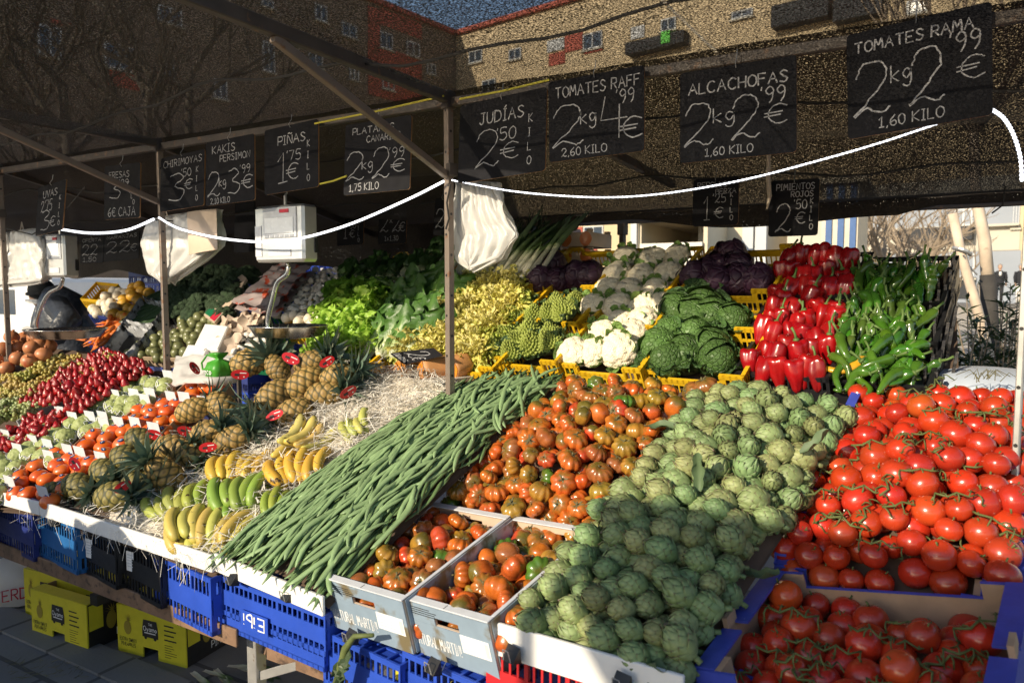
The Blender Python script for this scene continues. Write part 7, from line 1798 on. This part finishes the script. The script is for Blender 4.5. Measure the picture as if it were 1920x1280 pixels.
# ================================================================ LIGHT STRIP
def strip(pts, y, label, beads=False, r=.0072):
    P3 = [at(px, py, yy) for px, py, yy in pts]; t = thing('light_strip', label, 'light strip', P3[0]); o = P3[0]
    Q = []
    for i in range(len(P3) - 1):
        p0, p1, p2, p3 = P3[max(i - 1, 0)], P3[i], P3[i + 1], P3[min(i + 2, len(P3) - 1)]
        for j in range(6):
            s = j / 6; Q.append(.5 * (2 * p1 + (p2 - p0) * s + (2 * p0 - 5 * p1 + 4 * p2 - p3) * s * s + (3 * p1 - p0 - 3 * p2 + p3) * s ** 3) - o)
    Q.append(P3[-1] - o)
    if beads:
        mb = MB(); mb.tube(Q, r * .62, 6); mb.build('cable', M['led'], t)
        mb = MB(); L = 0
        for i in range(len(Q) - 1):
            d = (Q[i + 1] - Q[i]).length; k = max(1, int(d / .012))
            for j in range(k): mb.ball(Q[i].lerp(Q[i + 1], j / k), r * .95, 6, 4)
        mb.build('diode', M['led'], t)['kind'] = 'stuff'
    else:
        mb = MB(); mb.tube(Q, r, 8); mb.build('tube', M['led'], t)
    return t
yl = PY - .03
strip([(115, 430, yl), (170, 437, yl), (235, 432, yl), (288, 411, yl - .01)], yl, 'glowing white light strip between the uvas board and the second post', r=.0068)
strip([(298, 408, yl - .01), (340, 430, yl), (430, 449, yl), (530, 452, yl), (640, 426, yl), (760, 376, yl), (832, 340, yl - .01)], yl, 'glowing white light strip sagging in front of the metal scale', r=.0054)
strip([(848, 338, yl - .01), (950, 357, yl - .02), (1050, 367, yl - .02), (1150, 370, yl - .02), (1260, 361, yl - .02), (1400, 336, yl - .02), (1550, 297, yl - .01), (1650, 268, yl), (1720, 245, yl + .01), (1790, 222, yl + .03), (1850, 208, yl + .02)], yl, 'beaded white light strip sagging from the holed post to the rama board', True, .0038)
strip([(1862, 207, yl + .01), (1882, 222, yl), (1900, 252, yl), (1913, 295, yl), (1916, 340, yl - .01)], yl, 'short beaded white light strip curving down the pale post', True, .0055)
for pts, lab in (([(1860, 400, 3.9), (1880, 385, 3.9), (1885, 350, 3.9), (1880, 345, 3.9)], 'thin cord dangling from the rear hem of the net'), ([(285, 412, yl), (330, 415, yl + .1), (420, 405, yl + .3), (470, 395, yl + .4)], 'black cable running back from the second post'), ([(10, 428, yl), (60, 440, yl), (110, 410, yl), (160, 350, yl)], 'black cable looping by the far post'), ([(845, 345, yl), (838, 380, yl), (842, 410, yl), (836, 430, yl)], 'short chain hanging at the holed post')):
    mb = MB(); mb.tube([at(*p) for p in pts], .004, 5); tag(mb.build('cord', M['cord']), lab, 'cord')

# ================================================================ HANGING SCALES
M['scalekey'] = mat('scale_key', (.30, .32, .36), .5, var=.1)
def scale(fx0, fx1, sx1, py0, py1, y, dep, pan, arm, label, prx):
    a, b = at(fx0, py1, y), at(fx1, py1, y); W = (b - a).length; h = at(fx0, py0, y).z - a.z; t = thing('hanging_scale', label, 'scale', a)
    s_ = at(sx1, py1, y + dep); D = Vector((s_.x - b.x, s_.y - b.y, 0)); U = Vector((1, 0, 0)); Zz = Vector((0, 0, 1))
    mb = MB(); mb.span((0, 0, 0), U * W, D, Zz * h); mb.build('housing', M['inoxmat'], t, bevel=.012)
    mb = MB(); mb.span(Vector((W * .20, -.006, h * .42)), U * (W * .68), Vector((0, .008, 0)), Zz * (h * .54)); mb.build('face_plate', M['cardrim'], t, bevel=.003)
    mb = MB(); mb.span(Vector((W * .25, -.010, h * .50)), U * (W * .58), Vector((0, .006, 0)), Zz * (h * .28)); mb.build('display', M['scalescreen'], t, bevel=.002)
    mb = MB()
    for i in range(6): mb.span(Vector((W * (.25 + .10 * i), -.0085, h * .435)), U * (W * .075), Vector((0, .004, 0)), Zz * (h * .045))
    mb.build('key', M['scalekey'], t)['kind'] = 'stuff'
    mb = MB(); mb.span(Vector((W * .03, -.003, h * .10)), U * (W * .13), Vector((0, .004, 0)), Zz * (h * .55)); mb.span(Vector((W * .30, -.003, h * .10)), U * (W * .45), Vector((0, .004, 0)), Zz * (h * .12)); mb.build('name_plate', M['cardrim'], t)
    mb = MB(); mb.span(Vector((W * .56, -.0105, h * .86)), U * (W * .18), Vector((0, .005, 0)), Zz * (h * .06)); mb.build('badge', M['inkred'], t)
    mb = MB(); mb.span(U * W + D * .72 + D.cross(Zz).normalized() * .002 + Zz * (h * .16), D * .2, Zz * (h * .26), D.cross(Zz).normalized() * .003); mb.build('side_panel', M['black'], t)
    mb = MB(); o = U * (W * .5) + D * .5; mb.tube([o + Zz * h, o + Zz * (h + .05)], .008, 8); mb.tube([o + Zz * (h + .05), o + Vector((.012, 0, h + .06)), o + Vector((.012, 0, h + .08)), o + Vector((0, 0, h + .095)), o + Vector((-.012, 0, h + .08))], .004, 6); mb.build('top_hook', M['galv'], t)
    P_ = [at(px, py, y + dep * .5) - a for px, py in arm]; mb = MB(); mb.tube([o, P_[0]], .007, 8)
    Q = []
    for i in range(len(P_) - 1):
        for j in range(5):
            p0, p1, p2, p3 = P_[max(i - 1, 0)], P_[i], P_[i + 1], P_[min(i + 2, len(P_) - 1)]; s = j / 5
            Q.append(.5 * (2 * p1 + (p2 - p0) * s + (2 * p0 - 5 * p1 + 4 * p2 - p3) * s * s + (3 * p1 - p0 - 3 * p2 + p3) * s ** 3))
    Q.append(P_[-1]); mb.tube(Q, .0115, 10, up=(0, 1, 0)); mb.build('arm', M['inox'], t, smooth=True)
    c = at(*pan, y + dep * .5) - a; r = (at(pan[0] + prx, pan[1], y + dep * .5) - at(pan[0], pan[1], y + dep * .5)).length * .93
    mb = MB(); prof = [(.01, -.055), (r * .55, -.054), (r * .80, -.045), (r * .96, .0), (r * 1.0, .004), (r * .985, .006), (r * .94, .002), (r * .78, -.041), (r * .5, -.050), (.01, -.051)]; mb.lathe(prof, 40); mb.build('pan', M['inox'], t, loc=c, smooth=True)
    return t
M['scalescreen'] = mat('scale_display', (.75, .77, .80), .25, var=.05)
scale(478, 570, 598, 388, 492, 2.46, .10, (541, 612), [(541, 500), (538, 514), (520, 530), (510, 565), (502, 600), (506, 628), (522, 645)], 'steel hanging scale with a bright display above the pineapples', 59)
scale(83, 122, 150, 440, 520, 2.46, .10, (124, 618), [(118, 522), (112, 538), (90, 552), (74, 585), (68, 615), (78, 634), (100, 640)], 'smaller looking steel hanging scale with its pan before the vendor', 44)

# ================================================================ PLASTIC BAGS ON THE POSTS
def bagbundle(poly, y, label, seed, thick=.05, folds=6):
    """poly: picture outline, from the top clockwise; hangs as layered film"""
    random.seed(seed); t = thing('bag_bundle', label, 'plastic bags', at(poly[0][0], poly[0][1], y)); o = t.location.copy()
    P_ = [at(px, py, y) - o for px, py in poly]; n = len(P_); zt = max(p.z for p in P_); zb = min(p.z for p in P_)
    def spanx(z):
        xs = []
        for i in range(n):
            p, q = P_[i], P_[(i + 1) % n]
            if (p.z - z) * (q.z - z) <= 0 and abs(p.z - q.z) > 1e-6: xs.append(p.x + (q.x - p.x) * (z - p.z) / (q.z - p.z))
        return (min(xs), max(xs)) if xs else (P_[0].x, P_[0].x)
    for layer in range(5):
        mb = MB(); f0 = rnd(5, 9); ph = rnd(0, 6); dz = rnd(-.012, .012); off = (layer - 2) * thick * .26; sk = rnd(-.02, .02)
        def fn(u, v):
            z = zt + (zb - zt) * (.004 + .992 * v); x0, x1 = spanx(z); x = x0 + (x1 - x0) * u
            pl = .011 * math.sin(f0 * 6.28 * u * (1 - .35 * v) + ph + 2 * v) * (1 - .45 * v) + .016 * mnoise.noise(Vector((u * 5 + layer * 7, v * 4, seed))) + .007 * mnoise.noise(Vector((u * 16, v * 14 + layer, seed)))
            return (x + sk * v + .006 * mnoise.noise(Vector((v * 9, layer, seed))), off * (.4 + .6 * v) + pl, z + dz * v + .010 * math.sin(3 * 6.28 * u + ph) * v)
        mb.grid(fn, 34, 26); mb.build('bag', M['bag'], t, smooth=True)
    mb = MB(); top = (P_[0] + P_[1]) / 2; mb.tube([top + Vector((-.02, 0, 0)), top + Vector((0, 0, .05)), top + Vector((.02, 0, 0))], .004, 5); mb.build('hanging_loop', M['string'], t)
    return t
bagbundle([(856, 342), (935, 338), (946, 392), (968, 440), (938, 482), (885, 502), (862, 488), (852, 420)], PY + .06, 'white plastic bags hanging from the holed post over the beans', 3)
bagbundle([(276, 412), (345, 400), (412, 392), (417, 462), (372, 495), (318, 530), (288, 515), (270, 460)], PY + .06, 'bulging white plastic bags hanging from the second post', 4, .07)
bagbundle([(12, 436), (72, 428), (84, 450), (84, 526), (50, 532), (0, 534), (-6, 500), (4, 460)], PY + .05, 'white plastic bags hanging at the far post', 5, .07)
mb = MB(); a, b, c_, d = at(352, 398, PY + .01), at(408, 392, PY + .02), at(410, 468, PY + .02), at(356, 478, PY + .01)
mb.grid(lambda u, v: a * ((1 - u) * (1 - v)) + b * (u * (1 - v)) + c_ * (u * v) + d * ((1 - u) * v) + Vector((0, -.012 * math.sin(3 * u) - .006, 0)), 8, 8); mb.grid(lambda u, v: a * (u * (1 - v)) + b * ((1 - u) * (1 - v)) + c_ * ((1 - u) * v) + d * (u * v) + Vector((0, -.012 * math.sin(3 * (1 - u)) - .003, 0)), 8, 8)
tag(mb.build('paper_bag', M['cardpale'], smooth=True), 'flat beige paper bags hanging in front of the bulging plastic bags', 'paper bags')

# ================================================================ PINEAPPLE CARTONS UNDER THE TABLE
random.seed(121)
def pinebox(bl, br, h, depth, label, z=0.0, open_=False):
    a, b = atz(*bl, z), atz(*br, z); U = (b - a); L = U.length; U /= L; V_ = Vector((-U.y, U.x, 0)); Z = Vector((0, 0, 1)); t = thing('pineapple_carton', label, 'carton', a); th = .006
    mb = MB()
    hx0, hx1, hz = L * .38, L * .60, h * .22
    mb.span(Z * hz, U * L, Z * (h - hz), V_ * th); mb.span((0, 0, 0), U * hx0, Z * hz, V_ * th); mb.span(U * hx1, U * (L - hx1), Z * hz, V_ * th)
    mb.build('front_wall', M['yellowcard'], t)
    mb = MB(); mb.span(V_ * depth, U * L, Z * h, -V_ * th); mb.span(V_ * (th + .001), V_ * (depth - .014), Z * h, U * th); mb.build('back_wall', M['card'], t)
    mb = MB(); mb.span(U * (L - th) + V_ * (th + .001), V_ * (depth - .014), Z * h, U * th); sw = mb.build('side_wall', M['blackcard'], t)
    mb = MB(); mb.span(U * (L + .0015) + V_ * .01 + Z * (h * .42), V_ * (depth * .16), Z * (h * .55), U * .001); mb.build('yellow_flap', M['yellowcard'], t)
    if not open_:
        mb = MB(); mb.span(Z * h, U * L, V_ * depth, Z * .005); mb.build('lid', M['yellowcard'], t)
    else:
        mb = MB(); mb.span(Z * (h + .001), U * L, V_ * (depth * .16), Z * .004); mb.build('top_flap', M['yellowcard'], t)
        mb = MB(); mb.span(U * L + Z * h + V_ * .02, V_ * (depth * .5), Z * .05, U * .05); mb.build('side_flap', M['blackcard'], t)
    # print: pineapple, badge shaped like a small van, lines, lettering
    O = -V_ * .0012; pr = MB(); N = -V_ * .0004
    def disc(mbx, cx, cy, rx, ry, k=0.0, n=18): vs = [O + N * (1 + k) + U * (cx + rx * math.cos(6.283 * i / n)) + Z * (cy + ry * math.sin(6.283 * i / n)) for i in range(n)]; mbx.add(vs, [tuple(range(n))])
    cx, cy = L * .16, h * .56
    disc(pr, cx, cy, L * .055, h * .15)
    for i in range(9):
        a_ = math.pi * (.12 + .76 * i / 8); tip = (cx + .075 * L * math.cos(a_) * 1.1, cy + h * .13 + h * .2 * math.sin(a_)); vs = [O + N + U * (cx - .006 + .0015 * i) + Z * (cy + h * .13), O + N + U * (cx + .003 + .0005 * i) + Z * (cy + h * .13), O + N + U * tip[0] + Z * tip[1]]; pr.add(vs, [(0, 1, 2)])
    pr.build('pineapple_print', M['inkgold'], t)
    pr = MB(); write(pr, 'EXTRA SWEET', L * .04, h * .26, h * .075, O, U, Z, N, .003, width=L * .25); write(pr, 'PINEAPPLES', L * .06, h * .155, h * .075, O, U, Z, N, .003, width=L * .21)
    x0, y0, w, hh = L * .38, h * .42, L * .23, h * .40
    vs = [(x0 + w * .08, y0 + hh), (x0 + w * .92, y0 + hh), (x0 + w, y0 + hh * .5), (x0 + w, y0 + hh * .08), (x0, y0 + hh * .08), (x0, y0 + hh * .5)]; pr.add([O + N + U * x + Z * y for x, y in vs], [tuple(range(6))])
    disc(pr, x0 + w * .2, y0 + hh * .06, w * .09, w * .09); disc(pr, x0 + w * .8, y0 + hh * .06, w * .09, w * .09)
    for k in range(4): pr.span(O + N + U * (L * .70) + Z * (h * (.80 - .10 * k)), U * (L * .17 * (.8 + .2 * (k % 2))), -Z * (h * .028), -V_ * .0003)
    for k in range(6): pr.span(O + N + U * (L * .70) + Z * (h * (.38 - .05 * k)), U * (L * rnd(.08, .18)), -Z * (h * .010), -V_ * .0003)
    pr.build('print', M['ink'], t)
    pr = MB(); write(pr, 'Oyamo', x0 + w * .08, y0 + hh * .42, h * .10, O, U, Z, N * 2.5, .004, width=w * .84); write(pr, 'THE', x0 + w * .4, y0 + hh * .72, h * .05, O, U, Z, N * 2.5, .0022, width=w * .25); pr.span(O + N * 2.5 + U * (x0 + w * .15) + Z * (y0 + hh * .34), U * (w * .7), -Z * (h * .02), -V_ * .0003); pr.build('badge_lettering', M['inkwhite'], t)
    O2 = U * (L + .0012); pr = MB(); write(pr, 'PINEAPPLES', depth * .34, h * .12, h * .15, O2, V_, Z, U * .0004, .006, width=depth * .5); write(pr, 'SWEET', depth * .46, h * .36, h * .13, O2, V_, Z, U * .0004, .0055, width=depth * .3); write(pr, 'EXTRA', depth * .5, h * .56, h * .10, O2, V_, Z, U * .0004, .004, width=depth * .2); pr.build('side_lettering', M['inkwhite'], t)
    pr = MB(); n = 18; pr.add([O2 + U * .0004 + V_ * (depth * .28 + depth * .06 * math.cos(6.283 * i / n)) + Z * (h * .5 + h * .2 * math.sin(6.283 * i / n)) for i in range(n)], [tuple(range(n))])
    for i in range(7): a_ = math.pi * (.1 + .8 * i / 6); pr.add([O2 + U * .0004 + V_ * (depth * .26 + .004 * i) + Z * (h * .66), O2 + U * .0004 + V_ * (depth * .28 + .004 * i) + Z * (h * .66), O2 + U * .0004 + V_ * (depth * .28 + depth * .1 * math.cos(a_)) + Z * (h * .68 + h * .2 * math.sin(a_))], [(0, 1, 2)])
    pr.build('side_print', M['inkgold'], t)
    return t
pinebox((222, 1218), (350, 1252), .215, .42, 'yellow pineapple carton standing foremost beside the table leg')
pinebox((61, 1186), (165, 1222), .215, .42, 'open yellow pineapple carton with a dark inside', 0, True)
for bl, br, top, lab in (((48, 1150), (128, 1172), 1068, 'yellow pineapple carton behind the open one, with a whole badge showing'), ((128, 1172), (222, 1195), 1092, 'yellow pineapple carton whose print is half hidden by the rail'), ((222, 1180), (352, 1212), 1108, 'yellow pineapple carton behind the foremost one')):
    g = atz(*bl, 0); pinebox(bl, br, at(bl[0], top, g.y).z, .30, lab)
a = atz(495, 1232, .0); mb = MB(); mb.span(Vector((-1.75, 2.15, 0)), Vector((.36, .05, 0)), Vector((-.05, .36, 0)), Vector((0, 0, .20))); tag(mb.build('yellow_carton', M['yellowcard'], bevel=.003), 'plain yellow carton in the shadow behind the table leg', 'carton')
t = thing('white_sack', 'white printed sack with red letters at the far end under the table', 'sack', atz(38, 1122, 0.0), None, None, .75); mb = MB(); mb.lathe([(.10, 0), (.20, .02), (.21, .18), (.18, .27), (.08, .31), (.01, .32)], 24, lambda r, z, a: (r * (1 + .08 * math.cos(3 * a) + .03 * math.sin(9 * a + z * 30)), z)); mb.build('body', M['bag'], t, smooth=True)
mb = MB(); ang = -1.2
write(mb, 'VERDE', 0, 0, .075, Vector((.90, -.44, 0)) * .222 - Vector((.44, .90, 0)) * .15 + Vector((0, 0, .08)), Vector((.44, .90, 0)), Vector((0, 0, 1)), Vector((0, 0, 0)), .012); mb.build('lettering', M['inkred'], t)
# kerb the cartons stand on, scattered leaves and straws
mb = MB(); mb.span((-8, 1.72, .004), (10, 0, 0), (0, .16, 0), (0, 0, .012)); tag(mb.build('kerb', M['path'] if False else M['paving']), 'low grey kerb strip under the table', 'kerb', kind='structure')
for i in range(7):
    p = atz(360 + i * 22, 1262 - i * 4 + rnd(-4, 8), .008); mb = MB(); leaf(mb, (0, 0, .004), (rnd(.5, 1), rnd(-.4, .4), .02), (0, 0, 1), rnd(.18, .3), rnd(.010, .016), .02, .3, .2, 2, 3, 9, .6); o = mb.build('leaf', M['leek'], loc=p, smooth=True); tag(o, 'torn green leek leaf dropped under the table', 'leaf', 'dropped leaves under the table')
mb = MB()
for i in range(60):
    a = atz(rnd(20, 160), rnd(1235, 1275), .008); an = rnd(0, 6.28); L = rnd(.02, .05); mb.tube([a, a + Vector((math.cos(an) * L, math.sin(an) * L, .006))], .0009, 3, cap=False)
tag(mb.build('straw_litter', M['drycalyx']), 'dry straw scraps on the pavement by the far cartons', 'straw litter', kind='stuff')
# wilted stalk hanging from the rail
p = at(660, 1195, 1.50); mb = MB(); mb.tube([at(700, 1190, 1.5), at(665, 1192, 1.49), at(648, 1215, 1.5), at(640, 1250, 1.5), at(625, 1290, 1.5)], [.006, .008, .012, .014, .006], 7); t = tag(mb.build('wilted_stalk', M['vine'], smooth=True), 'wilted green stalk hanging over the crates below the first carton', 'stalk')
mb = MB()
for k in range(8):
    f = rnd(0, 1); q = at(660, 1195, 1.5).lerp(at(630, 1285, 1.5), f); leaf(mb, q, (rnd(-.5, .5), -.2, -1), (rnd(-.3, .3), -1, 0), rnd(.05, .09), .02, .2, .3, .4, 2, 3, 6, .4)
mb.build('foliage', M['oleander'], t)
# inverted lettering on the lettered crate
a_, b_ = at(387, 1080, 1.60), at(613, 1158, 1.55); U = (b_ - a_).normalized(); t = EIBI; t_m = t.matrix_basis.inverted()
mb = MB(); W = (b_ - a_).length; o = a_ + U * (W * .34) + Vector((0, 0, -.118)); Nn = Vector((U.y, -U.x, 0)).normalized()
write(mb, 'Eibi', 0, 0, .040, o + U * .118 + Vector((0, 0, .044)) + Nn * .0115, -U, Vector((0, 0, -1)), Vector((0, 0, 0)), .0085, width=.105)
me = mb.mesh('lettering', M['inkwhite']); me.transform(t_m); obj('lettering', me, t)
mb = MB(); mb.span(o - U * .005 + Nn * .0085 + Vector((0, 0, -.008)), U * .14, Vector((0, 0, .062)), Nn * .0018); me = mb.mesh('name_panel', M['blue']); me.transform(t_m); obj('name_panel', me, t)

# ================================================================ OUT OF VIEW: awning, van and two figures added to shade the lower front
coat2 = mat('brown_coat', (.10, .06, .04), .85)
t = thing('added_shade_awning', 'plain canvas awning of the stall across the aisle', 'awning', (.4, -3.6, 0))  # awning added out of view to shade artichokes and vine tomatoes
mb = MB(); mb.box((.1, 0, 2.71), (5.2, 3.2, .03)); mb.span((-2.5, 1.59, 2.65), (5.2, 0, 0), (0, .02, 0), (0, 0, .05)); mb.build('canvas', M['creamwall'], t)
for sx in (-2.4, 2.6):
    for sy in (-1.5, 1.5): mb = MB(); mb.box((sx, sy, 1.345), (.04, .04, 2.69)); mb.build('leg', M['galv'], t)
van_at(-8.2, 4.6, -3.9, 2.1, 'white delivery van parked across the aisle behind the customers', 'white_van', False)  # van added out of view to shade the pavement and lower cartons
for (x, y, yaw, h, lab, c1, c2) in ((-3.05, .15, R(165), 1.62, 'customer in a brown coat standing closest to the bananas', coat2, darkcloth), (-3.6, .0, R(175), 1.58, 'customer in a grey coat beside the brown coat', greycloth, darkcloth)):
    person((x, y, 0), yaw, h, lab, c1, c2)  # figures added out of view; their shadows fall on the tray front
